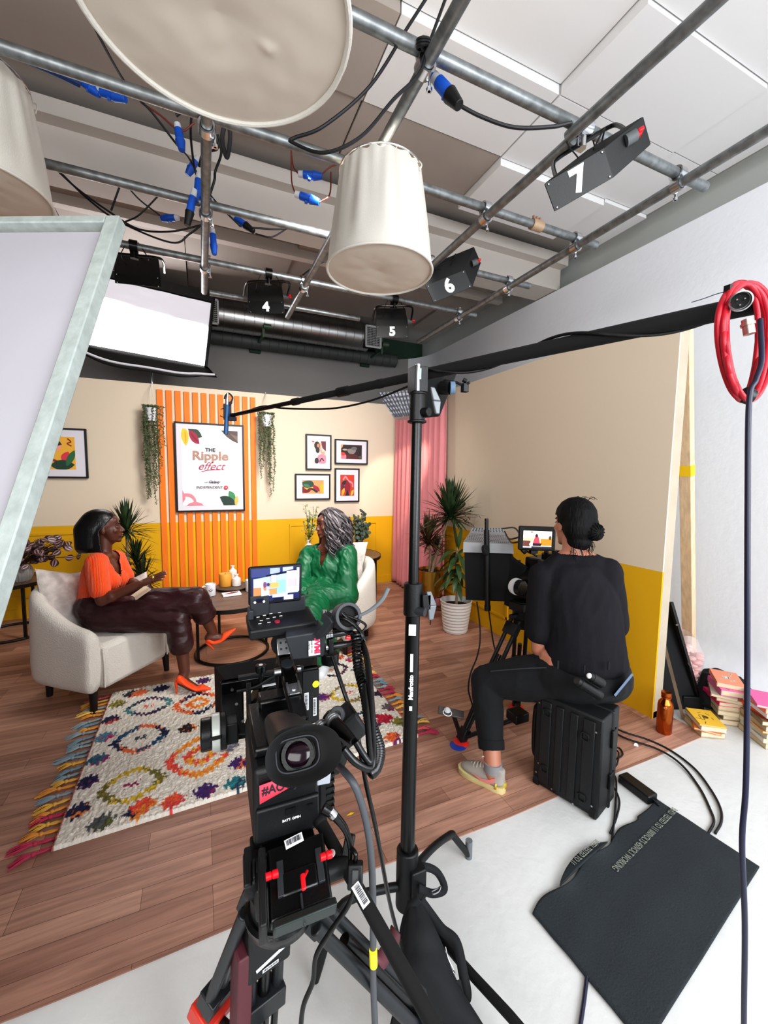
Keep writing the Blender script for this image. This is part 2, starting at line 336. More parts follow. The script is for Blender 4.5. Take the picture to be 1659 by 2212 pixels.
# band clamp + yellow tape marks
t = thing('sleeve_clamp', 'brown joint sleeve on the second crosswise pipe', 'clamp', (1.96, 2.13, ZX))
obj('sleeve', MB().cyl((1.92, 2.13, ZX), (2.0, 2.13, ZX), .032), mat('brass_brown', 'b49a80', .5, metal=.4), t)
mbb = MB()
for x in (1.935, 1.96, 1.985): mbb.cyl((x, 2.13, ZX+.02), (x, 2.13, ZX+.05), .008, n=8)
obj('bolt', mbb, mat('copper_bolt', 'b58a70', .4, metal=.8), t)
obj('yellow_tape', MB().cyl((.80, .88, ZY), (.80, 1.0, ZY), .0252), MATS['yellow_tape'], [o for o in bpy.data.objects if o.get('label', '').startswith('galvanised lengthwise pipe from which')][0])
# ventilation duct: spiral seams, rigid collar and grilles
ductm = mat('spiral_duct', 'b4b5b5', .3, metal=1, var=.12, vscale=3)
def duct(name, x0, x1, y, z, r, label, dm=None):
    prof = []; x = x0
    while x < x1: prof += [(r, x), (r, x+.118), (r+.006, x+.121), (r+.006, x+.127), (r, x+.13)]; x += .13
    t = thing(name, label, 'duct', ((x0+x1)/2, y, z)); obj('tube', MB().lathe(prof, (0, y, z), frame_z((1, 0, 0)), n=40), dm or ductm, t)
    return t
t = duct('ventilation_duct', -1.5, 2.35, 6.2, 3.62, .2, 'large silver spiral duct along the top of the back wall')
for x, l in ((.12, 0), (2.42, 1)):
    mb = MB(); mb.box((x, 5.97, 3.72), (.24, .02, .02)).box((x, 5.97, 3.42), (.24, .02, .02)); mb.box((x-.12, 5.97, 3.57), (.02, .02, .3)).box((x+.12, 5.97, 3.57), (.02, .02, .3))
    for k in range(9): mb.box((x-.096+k*.024, 5.97, 3.57), (.004, .012, .28))
    for k in range(12): mb.box((x, 5.97, 3.44+k*.024), (.22, .012, .004))
    obj('grille', mb, mat('white_metal', 'dddddd', .5), t, flat=True); obj('grille_box', MB().box((x, 6.05, 3.57), (.22, .13, .28)), matte, t)
duct('ventilation_duct', -1.5, 3.0, 6.52, 3.42, .10, 'smaller dull grey spiral duct behind and below the large silver one', mat('dull_duct', '5c605e', .6, metal=.3))
def bracket(x, label):
    t = thing('duct_bracket', label, 'bracket', (x, 6.3, 3.4), group='green duct brackets')
    obj('arm', MB().bar((x, 6.68, 3.38), (x+.05, 6.1, 3.42), .03, .03).bar((x+.04, 6.05, 3.36), (x+.04, 6.05, 4.0), .04, .03, up=(1, 0, 0)).bar((x, 6.6, 3.34), (x+.25, 6.3, 3.55), .02, .03).cyl((x+.04, 6.02, 3.5), (x+.14, 6.02, 3.5), .035), mat('green_galvanised', '59705e', .5, metal=.4), t)
    obj('foot', MB().box((x, 6.66, 3.33), (.16, .05, .06)), green_dark, t, bevel=.01)
bracket(.78, 'green bracket under the duct beside fixture 4'); bracket(2.55, 'green bracket at the right end of the duct')
# ---------------------------------------------------------------- lampshades
cloth_w = mat('white_shade_cloth', 'd8d4cb', .85, bump=.3, bscale=250)
cloth_b = mat('shade_diffuser', 'd6ccbf', .9, bump=.2, bscale=8)
def shade(c, label, rb=.26, rt=.20, h=.44):
    t = thing('drum_lampshade', label, 'lampshade', c, group='hanging fabric lampshades'); c = V(c)
    def side(u, v):
        a = 2*PI*u; z = h*v; r = rb+(rt-rb)*v; r += .004*math.sin(13*a+1)*math.sin(PI*v)+.003*math.sin(23*a)*v
        return V((r*math.cos(a), r*math.sin(a), z+.006*math.sin(17*a)*(v > .97)))
    obj('cover', MB().grid(side, 96, 14, cu=True), cloth_w, t, local=True)
    def disc(u, v):
        a = 2*PI*u; r = v*(rb-.004); s = -.010*math.sin(PI*v)+.0025*noise.noise(V((r*18*math.cos(a), r*18*math.sin(a), c.x)))
        if rb > 0 and label.startswith('large'): s -= .008*math.exp(-((r*math.cos(a)-.10)**2+(r*math.sin(a)-.02)**2)/.00012)
        return V((r*math.cos(a), r*math.sin(a), .003+s))
    obj('diffuser', MB().grid(disc, 80, 20, cu=True), cloth_b, t, local=True)
    obj('bottom_hem', MB().tube([V((rb*math.cos(k*PI/16), rb*math.sin(k*PI/16), 0)) for k in range(32)], .0065, closed=True, k=2), cloth_w, t, local=True)
    mb = MB().tube([V((rt*math.cos(k*PI/12), rt*math.sin(k*PI/12), h+.01)) for k in range(24)], .004, closed=True, k=2)
    for k in range(3): a = 2*PI*k/3+.5; mb.cyl((rt*math.cos(a), rt*math.sin(a), h+.01), (0, 0, h+.05), .003, n=6)
    obj('wire_frame', mb, chrome, t, local=True)
    for k in range(5): a = 2*PI*k/5+.3; p = V((rt*math.cos(a), rt*math.sin(a), h)); obj('cloth_tie', MB().tube([p, p+V((.01, .01, .015)), p+V((.02, -.005, -.01)), p+V((.012, .0, -.035))], .003, n=5), cloth_w, t, local=True)
    obj('chain', MB().tube([(0, 0, h+.04), (0.003, 0, 3.0-c.z if c.z < 2.9 else h+.1)], .004, n=6, k=1), chrome, t, local=True); return t
shade((.835, 1.985, 2.50), 'small looking white fabric drum lampshade hanging in the middle of the grid')
shade((.05, .96, 2.395), 'large looking white fabric drum lampshade overhead, its round diffuser facing down')
shade((-.84, 2.38, 2.66), 'white fabric drum lampshade at the far left, cut by the leaning white panel')
# ---------------------------------------------------------------- numbered fixtures
def fixture(num, corners, pipe_at, label, knob='r', white_num='7'):
    """corners: front face TL, TR, BL points + body direction vector"""
    TL, TR, BL, back = corners; ux = TR-TL; uy = BL-TL; t = thing('studio_light', label, 'studio light', pipe_at)
    BR = TR+uy; q = [TL, TR, BR, BL]; sh = .08
    c0 = (TL+BR)/2
    back_q = [c0+(p-c0)*(1-sh)+back for p in q]
    obj('housing', MB().hexa(q+back_q), mat('fixture_black', '0a0b0c', .55, bump=.1, bscale=200), t, bevel=.004)
    X_, Y_ = ux.normalized(), -uy.normalized(); N = X_.cross(Y_)
    if N.dot(back) > 0: N = -N
    face = MB().box(c0+N*.002, (ux.length*.97, uy.length*.95, .004), Matrix((X_, Y_, N)).transposed())
    obj('number_plate', face, black, t)
    mb = MB()
    M = Matrix.Translation(c0+N*.0055) @ Matrix((X_, Y_, X_.cross(Y_))).transposed().to_4x4()
    mb.text(num, M, size=min(uy.length*1.0, .2), bold=.006, ext=.001); obj('number', mb, white, t)
    for s in (.06, .94):
        for r in (.1, .9): obj('screw', MB().sph(TL+ux*s+uy*r+N*.004, .005, n=8), chrome, t)
    # yoke: black tube round the body
    m1, m2 = TL+uy*.3+back*.45-X_*.03, TR+uy*.3+back*.45+X_*.03
    hv = V(pipe_at)+V((0, 0, -.06)); up_ = V((0, 0, 1)); lift = max(.12, (hv.z-(m1.z+m2.z)/2))
    a1 = V((m1.x, m1.y, 0)); a2 = V((m2.x, m2.y, 0)); top1 = hv+(m1-m2)*.46; top2 = hv+(m2-m1)*.46
    obj('yoke', MB().tube([m1, m1.lerp(top1, .8), top1.lerp(hv, .25), hv, top2.lerp(hv, .25), m2.lerp(top2, .8), m2], .009, k=5), blackm, t)
    kp = m2 if knob == 'r' else m1; sx = X_ if knob == 'r' else -X_
    obj('knob_hub', MB().cyl(kp-sx*.03, kp+sx*.012, .022), mat('grey_hub', '5c6062', .6), t); obj('tilt_knob', MB().bar(kp+sx*.012, kp+sx*.035, .05, .014).cyl(kp, kp+sx*.03, .012), red, t, bevel=.004)
    h = V(pipe_at); obj('hook_clamp', MB().lathe([(.026, -.025), (.04, -.025), (.04, .025), (.026, .025)], h, frame_z(V((1, 0, 0)) if abs(h.z-ZX) < .02 else V((0, 1, 0))), n=14, caps=False).cyl(h+V((0, 0, -.03)), h+V((0, 0, -.08)), .014).cyl(h+V((-.06, 0, -.01)), h+V((.07, 0, -.01)), .006, n=8).box(h+V((0, .02, -.05)), (.05, .03, .05)), chrome if num in '76' else blackm, t)
    obj('safety_wire', MB().tube([h+V((.03, 0, .03)), h+V((.09, 0, -.07)), TR*.6+TL*.4+back*.6+V((0, 0, .05)), (TL+TR)/2+back*.5], .0035, n=6).tube([h+V((-.03, 0, .03)), h+V((-.08, .02, -.06)), TL+ux*.25+back*.5], .003, n=6), rubber, t); return t
def facepts(tl, tr, bl, d): return P(*tl, d[0]), P(*tr, d[1]), P(*bl, d[2])
TL, TR, BL = facepts((1174, 397), (1305, 318), (1197, 459), (1.72, 1.66, 1.76)); fixture('7', (TL, TR, BL, V((.15, -.06, .135))), (1.62, 1.487, ZX), 'black studio light numbered 7, largest on the grid, upper right')
TL, TR, BL = facepts((918, 617), (1004, 582), (936, 655), (3.0, 3.0, 3.04)); fixture('6', (TL, TR, BL, V((.10, .02, .20))), (1.57, 2.79, ZX), 'black studio light numbered 6, beside the small lampshade')
TL, TR, BL = facepts((534, 650), (613, 651), (537, 677), (3.55, 3.55, 3.55)); fixture('4', (TL, TR, BL, V((0, .04, .18))), (.52, 3.5, ZX), 'black studio light numbered 4, hanging left of the small lampshade')
TL, TR, BL = facepts((812, 704), (882, 704), (813, 730), (3.9, 3.9, 3.9)); fixture('5', (TL, TR, BL, V((0, .04, .18))), (1.62, 3.5, ZX), 'black studio light numbered 5, below the small lampshade in front of the duct')
TL, TR, BL = facepts((246, 590), (347, 600), (248, 612), (3.3, 3.3, 3.3)); f = fixture(' ', (TL, TR, BL, V((0, .05, .17))), (-.4, 3.5, ZX), 'black studio light without a visible number, above the glowing softbox', knob='l')
# ---------------------------------------------------------------- plugs and cables
blue = mat('blue_plug', '1454b8', .4); plugw = mat('plug_collar', 'c9ccd0', .5)
cablem = mat('black_cable', '15161a', .5)
def plug(a, b_, label, r=.022, dark=False):
    a = V(a); b_ = V(b_); d = (b_-a); t = thing('blue_power_plug', label, 'plug', a, group='blue power connectors on the grid')
    obj('collar', MB().cyl(a, a+d*.2, r*.8, r*.9), plugw, t); obj('body', MB().cyl(a+d*.2, a+d*.62, r, r*1.05).box(a+d*.45+V((0, 0, -r)), (r*.8, r, r*.8)), blue, t, bevel=.002)
    obj('cap', MB().cyl(a+d*.62, b_, r*1.25, r*.8), black if dark else blue, t, bevel=.002); return t
for (u0, v0, d0, u1, v1, d1, dk, l) in [(168, 168, 2.1, 215, 205, 2.12, 0, 'blue plug taped along the pipe, upper one of the cluster at the left'), (205, 195, 2.12, 272, 215, 2.12, 0, 'blue plug taped along the pipe, lower one of the cluster at the left'), (185, 178, 2.14, 262, 210, 2.14, 0, 'blue plug taped along the pipe, middle of the cluster at the left'),
        (383, 268, 2.15, 393, 325, 2.15, 0, 'blue plug hanging straight down left of the lengthwise pipe'), (427, 340, 2.5, 405, 378, 2.5, 0, 'blue plug hanging beside the lengthwise pipe, tilted to the left'), (430, 375, 2.4, 425, 440, 2.4, 0, 'blue plug in the long pair against the lengthwise pipe, upper one'),
        (420, 410, 2.35, 404, 487, 2.35, 1, 'blue plug in the long pair against the lengthwise pipe, lower one with a black end'), (386, 470, 2.75, 348, 472, 2.75, 0, 'blue plug lying level left of the pipe above the white panel'), (500, 464, 2.7, 548, 500, 2.7, 1, 'blue plug sloping down right of the lengthwise pipe'),
        (459, 495, 2.8, 463, 550, 2.8, 0, 'slim dark blue plug hanging lowest by the lengthwise pipe'), (645, 376, 2.3, 696, 381, 2.3, 0, 'blue plug beside the small lampshade, upper of two'), (638, 419, 2.25, 690, 437, 2.25, 0, 'blue plug beside the small lampshade, lower of two'),
        (937, 165, 1.62, 992, 228, 1.58, 1, 'blue and black connector hanging right of the coupler, near the top')]:
    plug(P(u0, v0, d0), P(u1, v1, d1), l, dark=bool(dk), r=.024 if u0 > 900 else .02)
def cable(pts, label, r=.006, m=None, name='power_cable', group=None, k=8):
    o = obj(name, MB().tube(pts, r, n=8, k=k), m or cablem); tag(o, label, 'cable', group); return o
def pc(pts, d=None): return [P(*p) if len(p) == 3 else P(p[0], p[1], d) for p in pts]
cable(pc([(925, -10), (880, 60), (800, 185), (700, 272), (636, 298), (632, 308), (700, 330), (780, 295), (850, 215), (905, 160), (925, 100), (965, -10)], 1.5), 'black cable looping from the ceiling edge past the small lampshade', .006)
cable(pc([(990, 226), (1040, 252), (1110, 275), (1190, 274), (1235, 265)], 1.62), 'black cable sagging from the blue connector to fixture 7', .007)
cable(pc([(172, -10, 1.5), (220, 90, 1.7), (275, 185, 2.0), (330, 245, 2.1), (380, 310, 2.2), (410, 345, 2.4), (440, 400, 2.5), (470, 440, 2.6), (520, 490, 2.7)]), 'black cable running down from the top left to the plugs', .0055)
cable(pc([(120, 365, 2.6), (170, 410, 2.6), (240, 460, 2.65), (300, 495, 2.7), (370, 500, 2.7), (440, 485, 2.7)]), 'black cable sagging under the second pipe at the left', .006)
cable(pc([(130, 372, 2.6), (190, 430, 2.65), (260, 480, 2.7), (370, 524, 2.7), (410, 505, 2.7), (442, 480, 2.7)]), 'black cable sagging lower, above the softbox', .006)
cable(pc([(258, 404, 2.65), (240, 455, 2.65)]), 'short black cable hanging left of the plugs', .006)
cable(pc([(265, 390, 2.6), (300, 430, 2.65), (345, 465, 2.7)]), 'black cable leading to the level blue plug', .005)
cable(pc([(340, 425, 2.65), (300, 465, 2.65), (268, 480, 2.7)]), 'black cable crossing above the leaning panel', .005)
cable(pc([(545, 492, 2.7), (600, 495, 2.75), (660, 490, 2.8)]), 'black cable leading right from the sloping plug', .006)
cable(pc([(552, 505, 2.7), (585, 512, 2.7), (610, 500, 2.75), (625, 488, 2.8)]), 'thin black cable curling right of the sloping plug', .005)
cable(pc([(350, 232, 2.12), (400, 228, 2.12), (440, 260, 2.15), (470, 318, 2.3), (440, 330, 2.35), (430, 360, 2.4)]), 'black cable looping round the pipe coupler', .007)
cable(pc([(488, 258, 2.1), (480, 300, 2.12), (490, 340, 2.12), (497, 300, 2.12), (494, 258, 2.1)]), 'grey strap loop hanging from the second pipe', .011, mat('grey_strap', '2f3032', .8), name='strap')
cable(pc([(470, 290, 2.25), (478, 330, 2.3), (465, 370, 2.35), (463, 390, 2.35), (450, 430, 2.4), (445, 450, 2.5)]), 'black cable hanging close to the lengthwise pipe', .007)
cable(pc([(415, 232, 2.12), (412, 290, 2.2), (418, 350, 2.35), (424, 378, 2.4)]), 'black cable dropping to the long pair of plugs', .006)
redc = mat('red_brown_cable', '6a2a20', .5)
cable(pc([(629, 325, 2.3), (634, 360, 2.3), (645, 376, 2.3)]), 'red and black cable to the upper plug beside the small lampshade', .004, redc)
cable(pc([(629, 330, 2.3), (630, 390, 2.28), (637, 417, 2.25)]), 'red and black cable to the lower plug beside the small lampshade', .004, redc)
cable(pc([(692, 380, 2.3), (715, 360, 2.3), (740, 358, 2.3), (768, 392, 2.2)]), 'reddish cable arching over the small lampshade', .004, redc)
cable(pc([(690, 437, 2.25), (712, 420, 2.25), (715, 372, 2.3)]), 'reddish cable rising from the lower plug', .004, redc)
cable(pc([(0, 100, 1.9), (60, 128, 1.95), (120, 155, 2.02), (170, 180, 2.1)]), 'thick dark blue cable bundle lying along the second pipe', .02, mat('blue_cable', '1d3562', .6))
cable(pc([(380, 250, 2.12), (410, 232, 2.12), (450, 246, 2.12)]), 'black cable end tied on top of the second pipe', .008)
cable(pc([(300, 213, 2.1), (310, 225, 2.1), (345, 248, 2.12), (390, 283, 2.15), (420, 265, 2.15)]), 'dark cable drooping from the second pipe to the plugs', .005, redc)
mb = MB()
for k in range(3): mb.tube([P(916+14*math.cos(a), 88+k*7+6*math.sin(a), 1.50+.02*math.sin(a)) for a in [i*PI/5 for i in range(10)]], .006, closed=True, k=3)
tag(obj('cable_coil', mb, cablem), 'small coil of black cable tied above the coupler at the top', 'cable')
cable(pc([(610, 600, 3.4), (640, 602, 3.4), (680, 575, 3.3), (700, 565, 3.3)]), 'black cable between fixture 4 and the lampshade pipe', .006)
# ---------------------------------------------------------------- white boards and softbox
A = V((-.252, 1.848, 2.421)); ex = V((-.706, .31, -.016)).normalized(); ey = V((-.204, -.582, -1.26)).normalized(); ey = (ey-ex*ey.dot(ex)).normalized(); nn = ex.cross(ey); nn = nn if nn.y < 0 else -nn
L = A.z/-ey.z-.01; W = 1.22
t = thing('diffusion_frame', 'large white panel in a chipped pale wooden frame, leaning at the left edge', 'panel', A+ey*L)
Rb = Matrix((ex, ey, nn)).transposed(); mb = MB()
fw = .05; th = .045
mb.box(A+ex*fw/2+ey*L/2-nn*th/2, (fw, L, th), Rb); mb.box(A+ex*(W-fw/2)+ey*L/2-nn*th/2, (fw, L, th), Rb)
mb.box(A+ex*W/2+ey*.017-nn*th/2, (W-2*fw, .034, th), Rb); mb.box(A+ex*W/2+ey*(L-.02)-nn*th/2, (W-2*fw, .04, th), Rb)
obj('wooden_frame', mb, mat('chipped_pale_paint', 'b7c1bd', .65, var=.12, vscale=25, bump=.6, bscale=40), t, bevel=.004)
mb = MB().box(A+ex*(W/2+.01)+ey*(L/2+.02)-nn*.03, (W-2*fw-.005, L-.06, .006), Rb); obj('panel', mb, mat('panel_white', 'c2c0c8', .8, var=.03, vscale=2, bump=.3, bscale=12), t)
mb = MB().box(A+ex*(fw+.004)+ey*(L/2+.02)-nn*.02, (.007, L-.1, .016), Rb); obj('edge_gap', mb, matte, t)
# softbox
c = [PY(215, 598, 5.45), PY(456, 655, 5.35), PY(441, 792, 5.12), PY(185, 745, 5.22)]
c = [p.lerp(p, 1) for p in c]
for i in (2, 3): c[i] = [None, None, PY(441, 790, 5.32), PY(185, 743, 5.42)][i]
n_ = (c[1]-c[0]).cross(c[3]-c[0]).normalized(); n_ = n_ if n_.y < 0 else -n_
cc = sum(c, V())/4
pole_x = PY(325, 830, 5.6); t = thing('softbox', 'glowing white rectangular softbox with black rim on a stand behind the set wall', 'softbox', (cc.x, 5.62, 0))
def sbface(u, v):
    p = c[0].lerp(c[1], u).lerp(c[3].lerp(c[2], u), v); return p+n_*(.012*noise.noise(V((u*6, v*14, 0)))*(1-v)-.02*math.sin(PI*u)*math.sin(PI*v))
sbm = bpy.data.materials.new('lit_diffusion'); sbm.use_nodes = True; nt = sbm.node_tree; bs = nt.nodes['Principled BSDF']
bs.inputs['Base Color'].default_value = lin('a8a2b2'); bs.inputs['Emission Color'].default_value = (1, .98, 1, 1)
va = nt.nodes.new('ShaderNodeVertexColor'); va.layer_name = 'glow'; ml = nt.nodes.new('ShaderNodeMath'); ml.operation = 'MULTIPLY'; ml.inputs[1].default_value = 13
nt.links.new(va.outputs[0], ml.inputs[0]); nt.links.new(ml.outputs[0], bs.inputs['Emission Strength'])
sb = obj('diffuser', MB().grid(sbface, 40, 30), sbm, t)
ca = sb.data.color_attributes.new('glow', 'FLOAT_COLOR', 'POINT')
for j in range(31):
    for i in range(41):
        v = j/30; w = .30+.10*i/40; g = .035 if v < w-.04 else (1 if v > w+.04 else .035+.965*((v-w+.04)/.08)**2); ca.data[j*41+i].color = (g, g, g, 1)
out = [c[0]+n_*.0, c[1], c[2], c[3]]; bk = [cc+(p-cc)*.45-n_*.42 for p in c]
o2 = [cc+(p-cc)*1.03+n_*.0 for p in c]
mb = MB()
for i in range(4): mb.poly([o2[i], o2[(i+1) % 4], bk[(i+1) % 4], bk[i]])
mb.poly(bk[::-1]); obj('fabric_shell', mb, matte, t, flat=True, solid=.01)
mb = MB(); rim = [cc+(p-cc)*1.035+n_*.02 for p in c]
up_ = (c[0]-c[3]).normalized()
rr = [rim[0]+up_*.12, rim[0]+up_*.0, rim[1]-up_*.0, rim[1]+up_*.10]; mb.hexa([rr[0], rr[3], rr[2], rr[1]]+[p-n_*.05 for p in [rr[0], rr[3], rr[2], rr[1]]])
mb.tube([rim[1]+up_*.1, rim[1], rim[2]], .018, k=1); mb.tube([rim[0], rim[3]], .018, k=1)
obj('rim', mb, black, t)
def skirt(u, v):
    p = rim[3].lerp(rim[2], u*1.02); return p-up_*(v*(.10+.10*math.sin(PI*min(u, 1)))+.02*math.sin(9*u)*v)+n_*(.03*v)+(c[1]-c[0]).normalized()*(.12*v*(u > .97))
obj('skirt', MB().grid(skirt, 30, 4), black, t, solid=.008)
obj('skirt_lining', MB().tube([skirt(u, .75)+n_*.012 for u in [k/14 for k in range(15)]], .012, k=2), mat('white_lining', 'dcdce4', .7), t)
pb = PY(327, 800, 5.62); obj('stand_pole', MB().cyl((pb.x, 5.62, 0), (pb.x, 5.62, pb.z+.3), .016), chrome, t); obj('speed_ring', MB().cyl(cc-n_*.42, V((pb.x, 5.62, pb.z+.3)), .05, .03), black, t)
obj('stand_feet', MB().cyl((pb.x, 5.62, .25), (pb.x-.4, 5.62, .01), .012).cyl((pb.x, 5.62, .25), (pb.x+.25, 5.95, .01), .012).cyl((pb.x, 5.62, .25), (pb.x+.25, 5.33, .01), .012), blackm, t)
# ================================================================ decor on the back wall
orange_p = mat('orange_paint', 'ee7e1a', .6, var=.08, vscale=7, stretch=(3, 3, .6))
mb = None; n = 12
for k in range(n):
    x = -.422+.045/2+k*(1.012-.045)/(n-1)
    o = obj('wall_slat', MB().box((x, YB-.012, (2.382+.02)/2), (.056, .018, 2.362)), orange_p)
    tag(o, 'orange painted wooden slat on the back wall, %s of the twelve upright slats' % ['first from the left', 'second from the left', 'third from the left', 'fourth from the left', 'fifth from the left', 'sixth from the left', 'sixth from the right', 'fifth from the right', 'fourth from the right', 'third from the right', 'second from the right', 'rightmost'][k], 'slat', 'orange wall slats')
def art(t, x0, z0, w, h, y, layers):
    """layers: (colour, [(x,z)...]) in the picture's own 0..1 units, each a thin print on the sheet"""
    cols = []; mb = MB(); 
    for i, (c, pts) in enumerate(layers):
        m = mat('ink_'+c, c, .55)
        if m not in cols: cols.append(m)
        pts = [(x0+px*w, y-.0006*(i+1), z0+pz*h) for px, pz in pts]
        mb.poly(pts, cols.index(m))
    return obj('print', mb, cols if len(cols) > 1 else cols[0], t, flat=True)
def blobp(cx, cz, rx, rz, n=20, a=0, k=0):
    return [(cx+rx*(1+k*math.sin(3*t))*math.cos(t)*math.cos(a)-rz*math.sin(t)*math.sin(a), cz+rx*math.cos(t)*math.sin(a)+rz*(1+k*math.cos(2*t))*math.sin(t)*math.cos(a)) for t in [2*PI*i/n for i in range(n)]][::-1]
def leafp(x0, z0, x1, z1, w, n=8):
    d = V((x1-x0, z1-z0)); p = V((-d.y, d.x)); L = d.length; p = p/L*w; up = []; dn = []
    for i in range(n+1):
        s = i/n; q = math.sin(PI*s)**.8; c = V((x0, z0))+d*s; up.append(tuple(c+p*q)); dn.append(tuple(c-p*q))
    return up+dn[1:-1][::-1]
def stripp(pts, w):
    q = catmull([V((x, 0, z)) for x, z in pts], 5); L = []; R_ = []
    for i, p in enumerate(q):
        t_ = (q[min(i+1, len(q)-1)]-q[max(i-1, 0)]).normalized(); n_2 = V((-t_.z, 0, t_.x))*w; L.append(((p+n_2).x, (p+n_2).z)); R_.append(((p-n_2).x, (p-n_2).z))
    return L+R_[::-1]
def frame_pic(x0, z0, x1, z1, label, cat_, mw, layers, fw=.018, y=YB-.03, fm=None, name='picture_frame', group=None):
    t = thing(name, label, cat_, ((x0+x1)/2, y, z0), group=group); fm = fm or black; D = .024
    mb = MB(); 
    mb.box((x0+fw/2, y, (z0+z1)/2), (fw, D, z1-z0)).box((x1-fw/2, y, (z0+z1)/2), (fw, D, z1-z0)).box(((x0+x1)/2, y, z0+fw/2), (x1-x0-2*fw, D, fw)).box(((x0+x1)/2, y, z1-fw/2), (x1-x0-2*fw, D, fw))
    obj('frame', mb, fm, t, bevel=.002); ys = y-.004
    obj('mount', MB().box(((x0+x1)/2, ys+.003, (z0+z1)/2), (x1-x0-2*fw+.004, .004, z1-z0-2*fw+.004)), mat('picture_mount', 'dcdae2', .5), t)
    ax0, ax1, az0, az1 = x0+fw+mw[0], x1-fw-mw[0], z0+fw+mw[1], z1-fw-mw[1]
    if layers: art(t, ax0, az0, ax1-ax0, az1-az0, ys+.0006, layers)
    return t, (ax0, az0, ax1-ax0, az1-az0, ys)
sq = [(0, 0), (1, 0), (1, 1), (0, 1)]
def S(pts): return [(min(max(x, 0), 1), min(max(z, 0), 1)) for x, z in pts]
yf = YB-.042
t, (ax, az, aw, ah, ys) = frame_pic(-.270, 1.048, .458, 2.048, 'large black-framed show poster hung on the orange slats, reading THE Ripple effect', 'poster', (.05, .055), [
    ('f2f0f6', sq), ('efc23a', S(leafp(.05, 1.04, .08, .78, .065))), ('d7a62a', leafp(.07, .98, .08, .80, .015)), ('2f4a38', S(leafp(.12, 1.0, .36, .905, .06))), ('a31f42', leafp(.13, .98, .31, .81, .06)), ('7d1434', leafp(.15, .96, .30, .82, .012)),
    ('5b4642', S([(.70, 1), (1, 1), (1, .84), (.9, .87), (.80, .92)])), ('7e6761', S([(.86, .96), (1, .93), (1, .86)])),
    ('e58a96', S(stripp([(0, .12), (.04, .14), (.14, .13), (.20, .08), (.22, .02), (.30, .0)], .022))), ('e58a96', S([(0, .2), (0, .04), (.045, .09), (.03, .15)])), ('e58a96', S([(.06, 0), (.12, .035), (.22, .05), (.32, .03), (.36, 0)])),
    ('3f8a57', S(leafp(.82, .19, .93, .03, .06))), ('1f3a2e', S(leafp(.65, .11, .96, .01, .055))), ('1f3a2e', S([(.65, .11), (.80, .1), (.93, .0), (.72, .0)])), ('e8b45a', S(leafp(.97, .13, .94, -.02, .035)))], y=yf, name='framed_poster')
Rw = Matrix(((1, 0, 0), (0, 0, -1), (0, 1, 0)))
def wtext(t, name, st, x, z, y, size, m, **k): M = Matrix.Translation(V((x, y, z))) @ Rw.to_4x4(); return obj(name, MB().text(st, M, size=size, **k), m, t, flat=True)
yl = ys-.010; ink = mat('ink_dark', '2c2c34', .5)
wtext(t, 'lettering', 'THE', ax+aw*.50, az+ah*.735, yl, .058, ink, bold=.0012)
wtext(t, 'lettering', 'Ripple', ax+aw*.50, az+ah*.655, yl, .135, mat('ink_taupe', 'b08a78', .5), bold=.0035, sx=1.12)
wtext(t, 'lettering', 'effect', ax+aw*.50, az+ah*.52, yl, .125, mat('ink_berry', 'b01f4a', .5), shear=.45, bold=-.0008)
obj('underline', MB().poly([(ax+aw*px, yl, az+ah*pz) for px, pz in stripp([(.33, .445), (.45, .47), (.68, .478)], .004)]), MATS['ink_berry'], t, flat=True)
wtext(t, 'lettering', 'with', ax+aw*.41, az+ah*.307, yl, .022, ink)
wtext(t, 'lettering', 'Galaxy', ax+aw*.55, az+ah*.312, yl, .044, ink, shear=.4, bold=.001)
wtext(t, 'lettering', 'INDEPENDENT', ax+aw*.475, az+ah*.238, yl, .044, ink, sx=.95)
obj('badge', MB().poly([(ax+aw*.765+.024*math.cos(a), yl, az+ah*.237+.024*math.sin(a)) for a in [k*PI/10 for k in range(20)]]), mat('ink_red', 'c8203c', .5), t, flat=True)
wtext(t, 'lettering', 'tv', ax+aw*.765, az+ah*.24, yl-.001, .03, white)
Rr = 'c8402c'; G = 'abstract pictures on the back wall'
frame_pic(1.191, 1.545, 1.522, 1.990, 'upright frame with a photo of a person in a dark headscarf, top left of four', 'picture', (.055, .065), [('e9c9c4', sq), ('a02f3c', S([(0, 1), (.2, 1), (.12, .92)])), ('6a2e36', S([(.65, 1), (1, 1), (1, .55), (.75, .7)])), ('e7e3da', S(blobp(.22, .45, .25, .28))), ('2b2629', S(blobp(.38, .80, .20, .18))), ('2b2629', S(blobp(.42, .60, .14, .14))), ('c48a6c', blobp(.46, .80, .09, .085)), ('d9a080', S(stripp([(.66, .92), (.62, .7), (.70, .5), (.9, .48)], .05))), ('e58a9c', S(blobp(.72, .2, .35, .22))), ('2a2a33', S(blobp(.35, .12, .14, .14))), ('201c22', stripp([(.55, .08), (.7, .22), (.85, .12)], .03))], group=G)
frame_pic(1.568, 1.626, 2.020, 1.946, 'wide black frame with a dark photograph, top right of the group of four', 'picture', (.065, .05), [('2a1a1c', sq), ('54201c', S(blobp(.5, .1, .4, .25))), ('d77a8a', S(blobp(.1, .15, .15, .25))), ('c8402c', S(blobp(.08, .35, .12, .12))), ('8a7f7a', blobp(.5, .55, .2, .22, k=.15)), ('6a6668', blobp(.62, .75, .14, .12)), ('b9a38c', blobp(.18, .65, .12, .06)), ('d29a52', S([(0, 1), (.1, 1), (.06, .8), (0, .75)])), ('4b5140', S(blobp(.95, .15, .12, .12)))], group=G)
